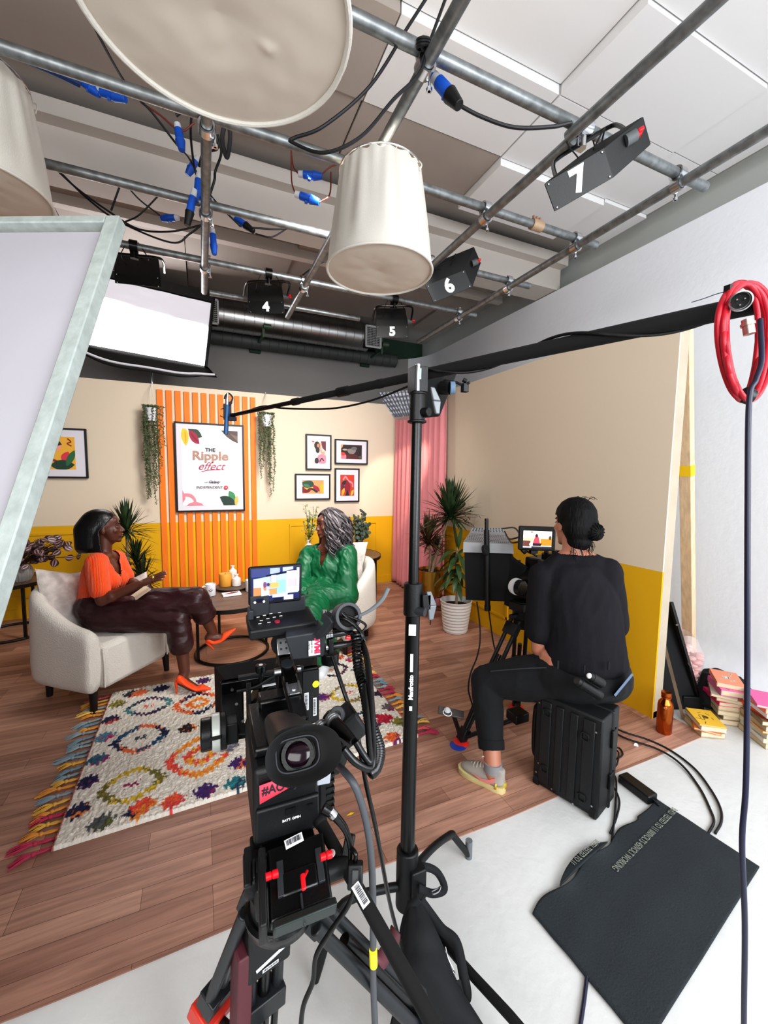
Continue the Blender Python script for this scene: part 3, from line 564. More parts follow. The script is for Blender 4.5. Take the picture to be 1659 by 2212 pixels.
frame_pic(1.056, 1.168, 1.508, 1.495, 'wide frame with green and orange leaf shapes, bottom left of the four', 'picture', (.07, .06), [('e89a62', sq), ('7a1626', S(blobp(.15, .3, .25, .25))), ('f0a93c', S(blobp(.3, .45, .2, .16))), ('274a3c', S(leafp(.0, .85, .55, .55, .28))), ('3f7a58', leafp(.05, .7, .35, .5, .1)), ('9e1f3a', S(leafp(.5, .65, .8, .15, .12))), ('24312a', S(stripp([(.2, .15), (.4, .38), (.7, .1)], .06))), ('e9b02c', S(leafp(.9, .8, .92, .0, .09))), ('7a1626', S(stripp([(0, .1), (.2, .2), (.45, .35)], .05)))], group=G)
frame_pic(1.568, 1.133, 1.906, 1.573, 'upright frame with red, pink and yellow shapes, bottom right of the four', 'picture', (.055, .065), [('c83a1e', sq), ('f08a9c', S(stripp([(.2, .75), (.35, .9), (.5, .8), (.6, .7), (.85, .6), (.9, .4)], .045))), ('1f2a26', S(blobp(.3, .62, .22, .1, a=.3))), ('8c1630', S(leafp(.5, .75, .55, .05, .2))), ('6a1a3a', S(leafp(.1, .6, .3, .1, .14))), ('e9a52c', S(leafp(.3, .38, .1, .0, .1))), ('1d2220', S([(.35, 0), (.65, 0), (.5, .3)])), ('f0b040', S(leafp(.75, .0, .95, .3, .08)))], group=G)
frame_pic(-1.66, 1.418, -1.073, 1.922, 'wide black frame with yellow ground and red and green leaves, alone at the left', 'picture', (.085, .07), [('eab13c', sq), ('f0a08c', S(blobp(.45, .6, .3, .12, a=.5))), ('1f4030', S(leafp(.3, .95, .72, .75, .12))), ('a3263c', S(leafp(.3, .9, .52, .65, .08))), ('8c2a22', S(stripp([(.2, .3), (.4, .45), (.5, .3), (.7, .2)], .035))), ('d83a4c', S(leafp(.72, .25, .85, .55, .09))), ('1f4030', S(leafp(.45, .12, .98, .15, .16))), ('2f6a44', S(leafp(.8, .1, .99, .6, .08))), ('8c2a22', S(stripp([(.85, .95), (.92, .85), (.84, .8), (.93, .72)], .015)))], group=G)
# ================================================================ curtain
def curt(u, v):
    y = 3.90+(5.13-3.90)*u-(.08*(1-v))*(1-u); z = .035+2.36*v; w = math.sin(u*2*PI*11+1.2*math.sin(u*9))*(.028+.012*(1-v))+.01*math.sin(u*60+v*3)
    return V((2.435+w*.8-(.03*(1-v)), y+.02*math.sin(v*5+u*20)*(1-v), z))
t = thing('curtain', 'long dusty pink pleated curtain hanging in the back right corner', 'curtain', (2.44, 4.5, 0))
obj('drape', MB().grid(curt, 220, 30), mat('pink_curtain', 'd0858a', .85, var=.05, vscale=4, sheen=.3), t, solid=.004)
obj('curtain_rail', MB().cyl((2.45, 3.88, 2.405), (2.45, 5.15, 2.405), .012), mat('white_metal', 'dddddd', .5), t)
# ================================================================ hanging planters
leafg = mat('trailing_green', '4b5a3c', .6, var=.4, vscale=30)
def hanging(px, x, ztop, zlow, label, seed, strands):
    r_ = random.Random(seed); y = 5.06; t = thing('hanging_planter', label, 'plant', (x, y, ztop-.12), group='trailing plants hung either side of the slats')
    pr = .062
    obj('pot', MB().lathe([(.04, -.13), (.05, -.13), (pr, 0), (pr+.004, .006), (pr-.004, .006), (.052, -.02), (.001, -.02)], (x, y, ztop), n=24), mat('white_ceramic', 'e4e4ea', .4), t)
    top = V((x+.01, YB-.02, 2.445)); mb = MB()
    for a in (0.4, 2.5, 4.6): mb.tube([top, V((x, y, ztop+.16)).lerp(V((x+pr*math.cos(a), y+pr*math.sin(a), ztop+.16)), .35), (x+pr*math.cos(a), y+pr*math.sin(a), ztop)], .0022, n=5)
    mb.tube([top, top+V((0, .01, .012)), top+V((0, .05, .005))], .003, n=5); obj('cord', mb, cloth_w, t)
    ms = MB(); ml = MB()
    for dx, L, nn in strands:
        for k in range(nn):
            a = r_.uniform(0, 2*PI); s0 = V((x+dx*.6+.03*math.cos(a), y-.01+.025*math.sin(a), ztop+.01)); pts = [s0, s0+V((dx*.5+r_.uniform(-.015, .015), -.03, .02))]; L2 = L*r_.uniform(.45, 1) if k else L; z = .03
            while z < L2: pts.append(V((s0.x+dx*.6+r_.uniform(-.012, .012), min(s0.y-.02+r_.uniform(-.02, .02), YB-.06), ztop-z))); z += .07
            ms.tube(pts, .0022, n=4, k=2); q = catmull(pts, 5)
            for p in q[2:]:
                for rep in range(2):
                    if r_.random() < .8:
                        d = V((r_.uniform(-1, 1), r_.uniform(-.8, .4), r_.uniform(-1.3, .2))).normalized(); Lf = r_.uniform(.015, .032); w = d.cross(V((0, 1, .3))).normalized()*.0042
                        ml.add([p, p+d*Lf*.5+w, p+d*Lf, p+d*Lf*.5-w], [(0, 1, 2, 3)])
    obj('stems', ms, mat('stem_brown_green', '5c5a3c', .7), t); obj('foliage', ml, leafg, t, flat=True)
hanging(330, -.475, 2.16, 0, 'white hanging pot with long trailing strands, left of the orange slats', 3, [(-.035, 1.0, 10), (.0, .55, 6), (.025, 1.06, 8), (.065, .62, 3)])
hanging(575, .705, 2.17, 0, 'white hanging pot with trailing strands, right of the orange slats', 5, [(-.045, .75, 8), (.0, .5, 6), (.04, .95, 11)])
# ================================================================ foliage plants
def blade(mb, p, d, L, w, droop, r_, n=5, roll=0, mi=0):
    d = V(d).normalized(); side = d.cross(V((0, 0, 1))); side = side.normalized() if side.length > .05 else V((1, 0, 0)); c = V(p); vs = []
    for i in range(n+1):
        s = i/n; ww = w*(math.sin(PI*min(1, .12+.88*s))**.7 if s < 1 else 0)*(1 if s < 1 else 0); vs += [c+side*ww/2, c+side.cross(d)*(-ww*.12), c-side*ww/2]; d = (d+V((0, 0, -droop/n))).normalized(); c = c+d*(L/n)
    fs = []
    for i in range(n): a = i*3; fs += [(a, a+1, a+4, a+3), (a+1, a+2, a+5, a+4)]
    mb.add(vs, fs, mi)
drac = mat('dracaena_green', '2c3f25', .45, var=.5, vscale=14); drac2 = mat('dracaena_reddish', '47361f', .5, var=.45, vscale=14)
barkm = mat('cane_bark', '8b7c66', .8, var=.3, vscale=60, bump=.6, bscale=80); soil = mat('soil', '2c211b', .95, bump=1, bscale=60)
def dracaena(base, crowns, label, name, pot, seed, mats):
    r_ = random.Random(seed); t = thing(name, label, 'plant', base); pot(t, V(base)); b_ = V(base)
    for (c, R_, nl), m in zip(crowns, mats):
        c = V(c); ml = MB(); s0 = b_+V((r_.uniform(-.03, .03), r_.uniform(-.03, .03), pot.h)); mid = s0.lerp(c, .5)+V((r_.uniform(-.03, .03), 0, 0))
        obj('stem', MB().tube([s0-V((0, 0, .06)), mid, c], [.016, .013, .010], n=8), barkm, t)
        for k in range(nl):
            a = 2*PI*k*.381966; e = r_.uniform(-.15, 1.4) if k < nl*.8 else r_.uniform(1.1, 1.5); d = V((math.cos(a)*math.cos(e), math.sin(a)*math.cos(e), math.sin(e))); blade(ml, c+V((0, 0, -.05+.08*k/nl)), d, R_*r_.uniform(.75, 1.1), R_*.075, r_.uniform(.2, .8) if e < .8 else .1, r_)
        for v_ in ml.v: v_.x = min(v_.x, XR-.022-.01*v_.y % .008)
        obj('leaf_crown', ml, m, t, angle=80)
def mkpot(h, fn):
    fn.h = h; return fn
def hidpot(t, b): obj('pot', MB().lathe([(.11, 0), (.12, .005), (.14, .26), (.13, .26), (.125, .22), (.001, .22)], b), mat('white_ceramic'), t); obj('soil', MB().lathe([(.001, .222), (.124, .222)], b, caps=False), soil, t)
dracaena((-.64, 4.62, .004), [((-.68, 4.60, .93), .29, 110), ((-.61, 4.62, .63), .24, 80), ((-.55, 4.57, .45), .25, 80)], 'tall spiky dracaena behind the armchair of the woman in orange', 'potted_dracaena', mkpot(.22, hidpot), 2, [drac]*3)
def goldpot(t, b):
    g = mat('brass', 'b08a3e', .28, metal=1); z = .27
    obj('pot', MB().lathe([(.10, z), (.118, z), (.118, z+.11), (.142, z+.115), (.142, z+.26), (.134, z+.26), (.13, z+.23), (.001, z+.23)], b, n=40), g, t)
    obj('soil', MB().lathe([(.001, z+.232), (.129, z+.232)], b, caps=False), soil, t)
    for k in range(4):
        a = PI/4+k*PI/2+.3; c, s = math.cos(a), math.sin(a); obj('leg', MB().tube([b+V((.05*c, .05*s, z+.006)) if 0 else b+V((.10*c, .10*s, z-.008)), b+V((.145*c, .145*s, z-.01)), b+V((.16*c, .16*s, z-.03)), b+V((.16*c, .16*s, 0))], .0042, n=8, k=3), blackm, t)
    obj('stand_ring', MB().bar(b+V((.11, .11, .11)), b-V((.11, .11, -.11)), .006, .006).bar(b+V((.11, -.11, .11)), b-V((.11, -.11, -.11)), .006, .006).tube([b+V((.12*math.cos(k*PI/8), .12*math.sin(k*PI/8), z-.008)) for k in range(16)], .005, closed=True, k=2), blackm, t)
dracaena((2.13, 3.62, .004), [((2.27, 3.50, 1.10), .37, 170), ((2.08, 3.60, .83), .29, 110), ((2.22, 3.66, .70), .20, 50)], 'tall dracaena in a two-tier brass pot on a black wire stand, by the curtain', 'potted_dracaena', mkpot(.5, goldpot), 4, [drac, drac2, drac])
# corn plant in ribbed white pot
b_ = V((2.20, 3.25, .004)); r_ = random.Random(8); t = thing('potted_corn_plant', 'broad-leaved plant on one thin cane in a ribbed white pot, left of the teleprompter', 'plant', b_)
prof = [(.105, 0), (.112, .006)]
for k in range(9): z0 = .012+k*.030; r0 = .112+.0036*k; prof += [(r0, z0), (r0+.006, z0+.008), (r0+.006, z0+.02), (r0+.001, z0+.028)]
prof += [(.15, .292), (.153, .305), (.144, .307), (.138, .25), (.001, .25)]
obj('pot', MB().lathe(prof, b_, n=40), mat('ribbed_pot', 'cfcac6', .5), t); obj('soil', MB().lathe([(.001, .252), (.137, .252)], b_, caps=False), soil, t)
obj('stem', MB().tube([b_+V((.0, 0, .22)), b_+V((.01, 0, .45)), b_+V((-.01, .01, .66)), b_+V((.0, 0, .82))], [.014, .012, .008], n=8), barkm, t)
ml = MB(); corn = mat('corn_plant_leaf', '35502c', .4, var=.35, vscale=12)
for k in range(26):
    a = k*2.4; e = r_.uniform(-.3, .7); z = .46+.34*k/26; blade(ml, b_+V((0, 0, z)), (math.cos(a)*math.cos(e)-.35, math.sin(a)*math.cos(e), math.sin(e)), r_.uniform(.20, .30), .05, 1.3, r_, n=7)
blade(ml, b_+V((0, 0, .80)), (-.2, 0, 1), .30, .055, .0, r_, n=6); blade(ml, b_+V((0, 0, .80)), (.25, .1, 1), .22, .05, .2, r_, n=6)
obj('leaves', ml, corn, t, angle=80)
# ================================================================ tables
topm = mat('dark_wood_top', '6e5546', .4, var=.35, vscale=5, stretch=(1, 5, 1)); fr = mat('black_frame_metal', '17120f', .45, metal=.3)
def round_table(name, c, r, h, label, base_r, legs, ring=True):
    c = V(c); t = thing(name, label, 'table', c); 
    obj('table_top', MB().lathe([(.001, h-.02), (r-.004, h-.02), (r-.004, h), (.001, h)], c, n=64), topm, t)
    obj('rim', MB().lathe([(r-.006, h-.03), (r, h-.03), (r, h+.002), (r-.006, h+.002), (r-.006, h-.03)], c, n=64, caps=False), fr, t)
    obj('base_ring', MB().tube([c+V((base_r*math.cos(k*PI/12), base_r*math.sin(k*PI/12), .014)) for k in range(24)], .012, closed=True, k=2), fr, t)
    for a in legs: obj('leg', MB().bar(c+V((base_r*math.cos(a), base_r*math.sin(a), .01)), c+V((base_r*math.cos(a), base_r*math.sin(a), h-.02)), .022, .022), fr, t)
    return t
TC = V((.20, 3.56, .004)); round_table('coffee_table', TC, .355, .465, 'low round wooden coffee table with a thin black ring frame, between the two seated women', .285, [3.55, 1.9, .2])
round_table('side_table', (-1.62, 4.70, .004), .30, .50, 'small round wooden table with black ring base at the far left, holding the striped-leaf plant', .26, [3.2, -.9, 1.2])
round_table('side_table', (1.47, 4.55, .004), .46, .56, 'dark round table behind the armchair of the woman in green, holding two vases', .40, [-.35, 3.6, 1.7])
# prayer plant
b_ = V((-1.52, 4.64, .506)); r_ = random.Random(12); t = thing('potted_prayer_plant', 'bushy plant with pink and dark striped leaves in a ribbed grey pot', 'plant', b_)
mb = MB(); 
def ribp(u, v):
    a = 2*PI*u; r = (.07+.028*math.sin(PI*min(1, v*.9+.05)))*(1+.03*math.cos(24*a)); return b_+V((r*math.cos(a), r*math.sin(a), .14*v))
obj('pot', MB().grid(ribp, 96, 8, cu=True).lathe([(.001, .0), (.07, .0)], b_, caps=False).lathe([(.001, .125), (.075, .125)], b_, caps=False), mat('grey_ceramic', '8d8c8a', .6), t)
ma = [mat('leaf_plum', '4a3236', .5), mat('leaf_pink_stripe', 'b79a98', .5)]; ml = MB(); ms = MB()
for k in range(105):
    if k < 80: a = r_.uniform(0, 2*PI); e = r_.uniform(-.2, 1.4); R_ = r_.uniform(.1, .22); c = b_+V((R_*math.cos(a)*math.cos(e), R_*math.sin(a)*math.cos(e), .18+R_*math.sin(e)))
    else: c = b_+V((.22+r_.uniform(-.06, .20), r_.uniform(-.1, .1), .30+r_.uniform(-.13, .09)))
    ms.tube([b_+V((0, 0, .12)), (b_+V((0, 0, .12))).lerp(c, .5)+V((0, 0, .03)), c], .002, n=4, k=2)
    d = V((r_.uniform(-1, 1), r_.uniform(-1, .2), r_.uniform(-.9, .3))).normalized(); s = d.cross(V((r_.uniform(-.3, .3), -1, r_.uniform(.2, 1)))).normalized(); L = r_.uniform(.06, .085); n_2 = d.cross(s)
    for w0, w1, mi in ((0, .18, 0), (.18, .5, 1), (.5, 1, 0)):
        for sg in (-1, 1):
            pts = []; 
            for i in range(7): q = i/6; W = .46*L*math.sin(PI*q)**.75; pts.append((c+d*L*q+s*sg*W*w0+n_2*.10*W*w0, c+d*L*q+s*sg*W*w1+n_2*.10*W*w1))
            vs = [p for pr_ in pts for p in pr_]; ml.add(vs, [(2*i, 2*i+1, 2*i+3, 2*i+2) for i in range(6)], mi)
obj('leaves', ml, ma, t, flat=True); obj('stems', ms, drac2, t)
# ================================================================ vases on the rear table
def bottle_mesh(c, s, prof): return MB().lathe([(r*s, z*s) for r, z in prof], c, n=28)
BP = [(.001, 0), (.85, 0), (1, .1), (1, 1.55), (.92, 1.8), (.45, 2.1), (.40, 2.2), (.40, 2.55), (.5, 2.6), (.5, 2.78), (.36, 2.8), (.32, 2.2), (.001, 2.1)]
cer = mat('speckled_white_ceramic', 'dcd4cc', .45, var=.08, vscale=60)
c = V((1.10, 4.62, .568)); t = thing('bottle_vase', 'white bottle vase with tall green flower stems, behind the woman in green', 'vase', c); obj('bottle', bottle_mesh(c, .045, [(a, z*1.4) for a, z in BP]), cer, t); obj('label_patch', MB().box(c+V((.0, -.047, .06)), (.03, .002, .03)), ink, t)
r_ = random.Random(4); ms = MB(); ml = MB(); mf = MB()
for k in range(11):
    tip = c+V((r_.uniform(-.07, .14), r_.uniform(-.05, .05), r_.uniform(.36, .58))); ms.tube([c+V((0, 0, .1)), c+V((0, 0, .18)), c.lerp(tip, .6)+V((.01, 0, .03)), tip], .003, n=5, k=4)
    for j in range(18):
        q = c.lerp(tip, r_.uniform(.40, 1)); a = r_.uniform(0, 2*PI); blade(ml, q, (math.cos(a), math.sin(a), r_.uniform(-.4, .8)), r_.uniform(.02, .055), .012, .6, r_, n=3)
    for j in range(4): mf.sph(tip+V((r_.uniform(-.02, .02), r_.uniform(-.02, .02), r_.uniform(-.12, .01))), r_.uniform(.008, .014), n=6)
obj('stems', ms, mat('fresh_stem', '6a7a44', .6), t); obj('leaves', ml, mat('fresh_leaf', '55703c', .6, var=.3), t, angle=80); obj('flower_buds', mf, mat('pale_green_bud', 'a8ae84', .7), t)
c = V((1.70, 4.60, .568)); t = thing('vase_of_eucalyptus', 'dark vase of round-leaved eucalyptus behind the grey-haired woman', 'vase', c); obj('vase', MB().lathe([(.001, 0), (.05, 0), (.065, .05), (.05, .12), (.03, .16), (.035, .19), (.001, .18)], c), mat('dark_brown_glass', '2b1712', .2, coat=.5), t)
ms = MB(); ml = MB(); r_ = random.Random(9)
for k in range(16):
    a = r_.uniform(0, 2*PI); R_ = r_.uniform(.02, .17); tip = c+V((R_*math.cos(a)+.01, R_*math.sin(a)*.6, r_.uniform(.30, .52))); ms.tube([c+V((0, 0, .17)), c.lerp(tip, .6)+V((0, 0, .03)), tip], .0028, n=5, k=4)
    for j in range(13):
        q = c.lerp(tip, .42+.58*j/12)+V((r_.uniform(-.03, .03), r_.uniform(-.03, .03), 0)); d = V((r_.uniform(-1, 1), -1.2+r_.uniform(-.6, .6), r_.uniform(-.6, .9))).normalized(); F_ = frame_z(d); rr = r_.uniform(.013, .023)
        ml.poly([q+F_ @ V((rr*math.cos(b3), rr*1.1*math.sin(b3), .002*math.cos(2*b3))) for b3 in [i*PI/5 for i in range(10)]])
obj('stems', ms, drac2, t); obj('leaves', ml, mat('eucalyptus_leaf', '49584a', .55, var=.35), t, flat=True)
# ================================================================ things on the coffee table
zt = TC.z+.4675
def ct(u, v): p = PZ(u, v, zt); return V((p.x, p.y, zt))
def mug(c, label, ang, r=.041, h=.098):
    t = thing('mug', label, 'mug', c, group='white mugs on the coffee table'); wm = mat('glazed_white', 'e8e8ee', .25)
    obj('cup', MB().lathe([(.001, 0), (r-.003, 0), (r, .004), (r, h), (r-.003, h+.001), (r-.004, h-.002), (r-.004, .006), (.001, .006)], c, n=36), wm, t)
    d = V((math.cos(ang), math.sin(ang), 0)); obj('handle', MB().tube([c+d*(r-.002)+V((0, 0, h*.84)), c+d*(r+.020)+V((0, 0, h*.86)), c+d*(r+.032)+V((0, 0, h*.55)), c+d*(r+.022)+V((0, 0, h*.24)), c+d*(r-.002)+V((0, 0, h*.16))], .0055, n=10), wm, t); return t
cm = ct(455, 1286); t = mug(cm, 'white mug with a small dark printed mark, left on the coffee table', PI+.35)
vd = (V((0, 0, 0))-V((cm.x, cm.y, 0))).normalized(); sd = V((-vd.y, vd.x, 0)) if 0 else vd.cross(V((0, 0, 1)))*-1
mb = MB(); mi = []
for i, (cx, cz, w, h, a) in enumerate([(-.3, .55, .3, .06, .3), (0, .6, .22, .05, -.4), (.25, .52, .2, .07, .5), (-.05, .45, .34, .04, 0), (-.3, .68, .1, .05, 0), (.1, .72, .12, .04, 0)]):
    ca = math.atan2(vd.y, vd.x)+(cx+.12)*-.9+.1; p = []
    for sx_, sz_ in ((-1, -1), (1, -1), (1, 1), (-1, 1)): aa = ca-sx_*w*.5; p.append(cm+V((.0418*math.cos(aa), .0418*math.sin(aa), .098*(cz+sz_*h*.6+sx_*a*.05))))
    mb.poly(p, 1 if i in (1, 4) else 0)
obj('printed_mark', mb, [ink, MATS['ink_red']], t, flat=True)
mug(ct(541, 1276), 'white mug at the right of the coffee table, half hidden by the camera monitor', .3)
tray = ct(503, 1270); tt = thing('tray', 'round dark wooden tray on the coffee table, carrying the candle and bottles', 'tray', tray); obj('dish', MB().lathe([(.001, 0), (.11, 0), (.145, .014), (.15, .018), (.146, .021), (.11, .010), (.001, .010)], tray, n=48), mat('dark_tray_wood', '57483f', .5, var=.25, vscale=12), tt)
zt2 = zt+.011
def ct2(u, v): p = PZ(u, v, zt2); return V((p.x, p.y, zt2))
c = ct2(487, 1265); t = thing('pillar_candle', 'wide mustard-coloured pillar candle on the dark tray', 'candle', c); obj('wax', MB().lathe([(.001, 0), (.052, 0), (.054, .004), (.054, .105), (.050, .112), (.035, .106), (.001, .104)], c, n=36), mat('mustard_wax', 'd99a3c', .5, bump=.2, bscale=20), t); obj('wick', MB().cyl(c+V((0, 0, .104)), c+V((.002, 0, .118)), .0015, n=6), black, t)
for (u, v, s, l) in ((511, 1265, .038, 'white ceramic bottle at the right edge of the tray, shorter of the two'), (503, 1251, .038, 'white ceramic bottle at the back of the tray, the taller-standing of the two')):
    c = ct2(u, v); o = obj('ceramic_bottle', bottle_mesh(c, s, [(a, z*(1.25 if v < 1260 else 1)) for a, z in BP]), cer); tag(o, l, 'bottle', 'white bottles on the tray')
c = ct(500, 1285); t = thing('leaflet_stack', 'small stack of white printed leaflets on the coffee table', 'leaflets', c); Rz = rotm(rz=.12)
obj('leaflets', MB().box(c+V((0, 0, .008)), (.145, .085, .016), Rz), mat('paper_white', 'e6e2e0', .6), t, bevel=.001)
obj('print', MB().poly([c+Rz @ V((x*.12, y*.06, .0165)) for x, y in leafp(-.5, -.3, .5, .2, .25)]).poly([c+Rz @ V((x*.12, y*.06, .0168)) for x, y in leafp(-.1, .3, .55, .35, .12)], 1), [mat('ink_9e1f3a', '9e1f3a', .55), ink], t, flat=True)
# ================================================================ rug
import numpy as np
C4 = [V((-.578, 1.878, 0)), V((1.10, 1.95, 0)), V((1.045, 3.19, 0)), V((-.590, 3.135, 0))]
NU, NV = 400, 300
def ruv(u, v): return C4[0].lerp(C4[1], u).lerp(C4[3].lerp(C4[2], u), v)
def lc(h): return lin(h)[:3]
eyes = [  # px centre, left, bottom -> sizes from the photo
 ((322, 1532), (267, 1545), (307, 1554), ['4f8a8c', '54345c', '2f3350'], 'e8583f', 0), ((428, 1525), (374, 1535), (415, 1552), ['e8703a', '262a4c'], 'f0a03a', 1), ((304, 1602), (240, 1624), (290, 1636), ['262a4c', 'e8784a', '2c5a7c'], '5a5a64', 0),
 ((432, 1640), (358, 1656), (415, 1690), ['ea5a4c', 'f09a3c'], 'f0a838', 1), ((286, 1704), (213, 1718), (268, 1747), ['7c7438', 'd8b83c'], 'a32a5c', 0), ((718, 1452), (687, 1461), (722, 1469), ['2f2238', '6a2c5c'], 'e87a3c', 0),
 ((754, 1503), (709, 1510), (758, 1524), ['d8b83c', '8c7a4c'], 'd8384c', 0), ((790, 1566), (752, 1570), (790, 1590), ['b02c50', '2c4a5c'], 'c82c3c', 0), ((600, 1560), (545, 1570), (600, 1590), ['262a4c', 'e8703a'], 'f0a03a', 0), ((640, 1650), (580, 1660), (640, 1690), ['4f8a8c', '54345c'], 'e8583f', 0)]
blobs = [((254, 1527), 'a09a4c', '6a5c48'), ((286, 1506), '2c3a4c', 'e8784a'), ((303, 1503), 'e8784a', 'e8784a'), ((349, 1494), '262a50', '262a50'), ((439, 1477), '5c2a64', '3a2848'), ((239, 1563), '2c3050', 'e85a50'), ((226, 1601), '5a8aa0', 'c82c6c'), ((405, 1581), '3a2828', 'f08a3c'), ((210, 1650), '3c6a80', 'a83070'),
 ((190, 1698), '2a2c50', '5c2a64'), ((168, 1762), '2a2c50', 'e8843c'), ((219, 1787), '5c6060', '6a6c40'), ((296, 1762), '26304c', 'e8903c'), ((310, 1750), 'e85a40', 'e8903c'), ((374, 1740), 'e8603c', 'd84a50'), ((443, 1718), '4a2a6c', '7a2a60'), ((495, 1621), '8c8a94', '6a6874'), ((517, 1657), '4a2a6c', 'e8783c'), ((510, 1700), '2c7c84', '304c60'),
 ((731, 1425), 'e07840', 'b04040'), ((759, 1431), 'a82c64', '7a2050'), ((773, 1451), '2c3450', '2c3450'), ((807, 1477), '2c3c58', '2c3c58'), ((821, 1505), '402a40', '605060'), ((842, 1534), '6a6060', '8c2c5c'), ((697, 1513), '5a3070', '9c2c64'), ((830, 1560), 'c42440', 'a82038'), ((863, 1566), '8c8440', '5c5c44'), ((849, 1601), 'e8703c', '6c2c64'), ((660, 1440), '2c3450', 'e8783c'), ((600, 1480), '2a2c50', 'a83070')]
uu, vv = np.meshgrid(np.linspace(0, 1, NU+1), np.linspace(0, 1, NV+1))
C = np.array([[p.x, p.y] for p in C4]); XY = ((1-uu)*(1-vv))[..., None]*C[0]+(uu*(1-vv))[..., None]*C[1]+(uu*vv)[..., None]*C[2]+((1-uu)*vv)[..., None]*C[3]
rng = np.random.default_rng(5); base = np.array(lc('e9e2d6')); col = np.ones(XY.shape[:2]+(3,))*base
cell = np.kron(rng.random((76, 101)), np.ones((4, 4)))[:NV+1, :NU+1]; cell2 = np.kron(rng.random((51, 134)), np.ones((6, 3)))[:NV+1, :NU+1]
saw = (((np.arange(NU+1)//3) % 2)*2-1)[None, :]*.0065; saw2 = (((np.arange(NV+1)//4) % 2)*2-1)[:, None]*.008; jx = (cell-.5)*.030+saw2*1.6; jy = (cell2-.5)*.020+saw
X_, Y_ = XY[..., 0]+jx*.4, XY[..., 1]+jy
def cc3(h): return np.array(lc(h))
for c0, l0, b0, rc, ic, dbl in eyes:
    c = PZ(*c0); a = (PZ(*l0)-c).length; b = (PZ(*b0)-c).length; a = max(a, .10); b = max(b, .085); dx, dy = (X_-c.x)/a, (Y_-c.y)/b
    r = (np.abs(dx)**1.4+np.abs(dy)**1.4)**(1/1.4); th = np.arctan2(dy, dx); seg = ((th/(2*PI)*len(rc)*2+cell*.6) % len(rc)).astype(int)
    ring = (r > .76) & (r < 1.03)
    for i, h in enumerate(rc): col[ring & (seg == i)] = cc3(h)
    if dbl: m = (r > .22) & (r < .52); col[m] = cc3(ic); col[m & (cell > .5)] = cc3(rc[0])
    else: m = (np.abs(dy) < .05+.5*np.abs(dx)*1.1) & (np.abs(dx) < .2) & (np.abs(dy) < .18); col[m] = cc3(ic)
for c0, h1, h2 in blobs:
    c = PZ(*c0); dx, dy = (X_-c.x)/.054, (Y_-c.y)/.050; r = (np.abs(dx)**1.3+np.abs(dy)**1.3)**(1/1.3); m = r < 1; col[m] = cc3(h1); col[m & ((dx-dy)*.7+(cell-.5) > .35)] = cc3(h2)
edge = (uu < .006) | (uu > .994); col[edge] = cc3('b8706a')
col *= (.86+.2*rng.random(col.shape[:2]))[..., None]
zz = .012+.006*cell2+.006*rng.random(col.shape[:2]); zz[0, :] = zz[-1, :] = .001; zz[:, 0] = zz[:, -1] = .001; zz += .0045
vs = [(x, y, z) for x, y, z in zip(XY[..., 0].ravel(), XY[..., 1].ravel(), zz.ravel())]; w_ = NU+1
rugT = thing('rug', 'shaggy cream rug with bright ikat diamonds and coloured tassels at both ends', 'rug', (.25, 2.5, .0045))
mb = MB(); mb.v = [V(v) for v in vs]; mb.f = [(j*w_+i, j*w_+i+1, (j+1)*w_+i+1, (j+1)*w_+i) for j in range(NV) for i in range(NU)]; mb.m = [0]*len(mb.f)
rugm = mat('rug_pile', 'ffffff', .95, attr='pile', bump=.5, bscale=220); o = obj('pile', mb, rugm, rugT, angle=80)
ca = o.data.color_attributes.new('pile', 'FLOAT_COLOR', 'POINT'); buf = np.ones((col.shape[0]*col.shape[1], 4), dtype=np.float32); buf[:, :3] = col.reshape(-1, 3); ca.data.foreach_set('color', buf.ravel())
tc_ = ['b83a58', 'e8a040', '8ea0a8', 'c23c5c', 'ecc468', '7c98a4', 'e09a48', 'd8606c', '98a8ac', 'e0b050']; r_ = random.Random(3)
def tassel(p, d, L, h):
    mb = MB(); side = V((-d.y, d.x, 0)); m = mat('tassel_'+h, h, .9)
    k1 = p+d*L*.45
    for q in range(2): o_ = side*(.004*(1 if q else -1)); mb.tube([p+o_+V((0, 0, .010)), p+d*L*.2-o_+V((0, 0, .012)), k1+o_*.3+V((0, 0, .013))], .0045, n=6, k=3)
    mb.sph(k1+V((0, 0, .014)), .009, n=8)
    for q in range(16):
        s = r_.uniform(-1, 1); e = p+d*L*r_.uniform(.85, 1.08)+side*s*.022; mb.tube([k1+V((0, 0, .014)), k1.lerp(e, .5)+side*s*.007+V((0, 0, .013+r_.uniform(0, .008))), e+V((0, 0, .007))], .0022, n=4, k=2)
    return obj('tassel', mb, m, rugT)
for k in range(28):
    v = (k+.4)/28; tassel(ruv(0, v), V((-1, -.1+r_.uniform(-.3, .2), 0)).normalized(), r_.uniform(.10, .145), tc_[(k*3+k//4) % 10])
for k in range(26):
    v = (k+.4)/26; tassel(ruv(1, v), V((1, r_.uniform(-.3, .2), 0)).normalized(), r_.uniform(.08, .12), tc_[(k*7+k//3) % 10])
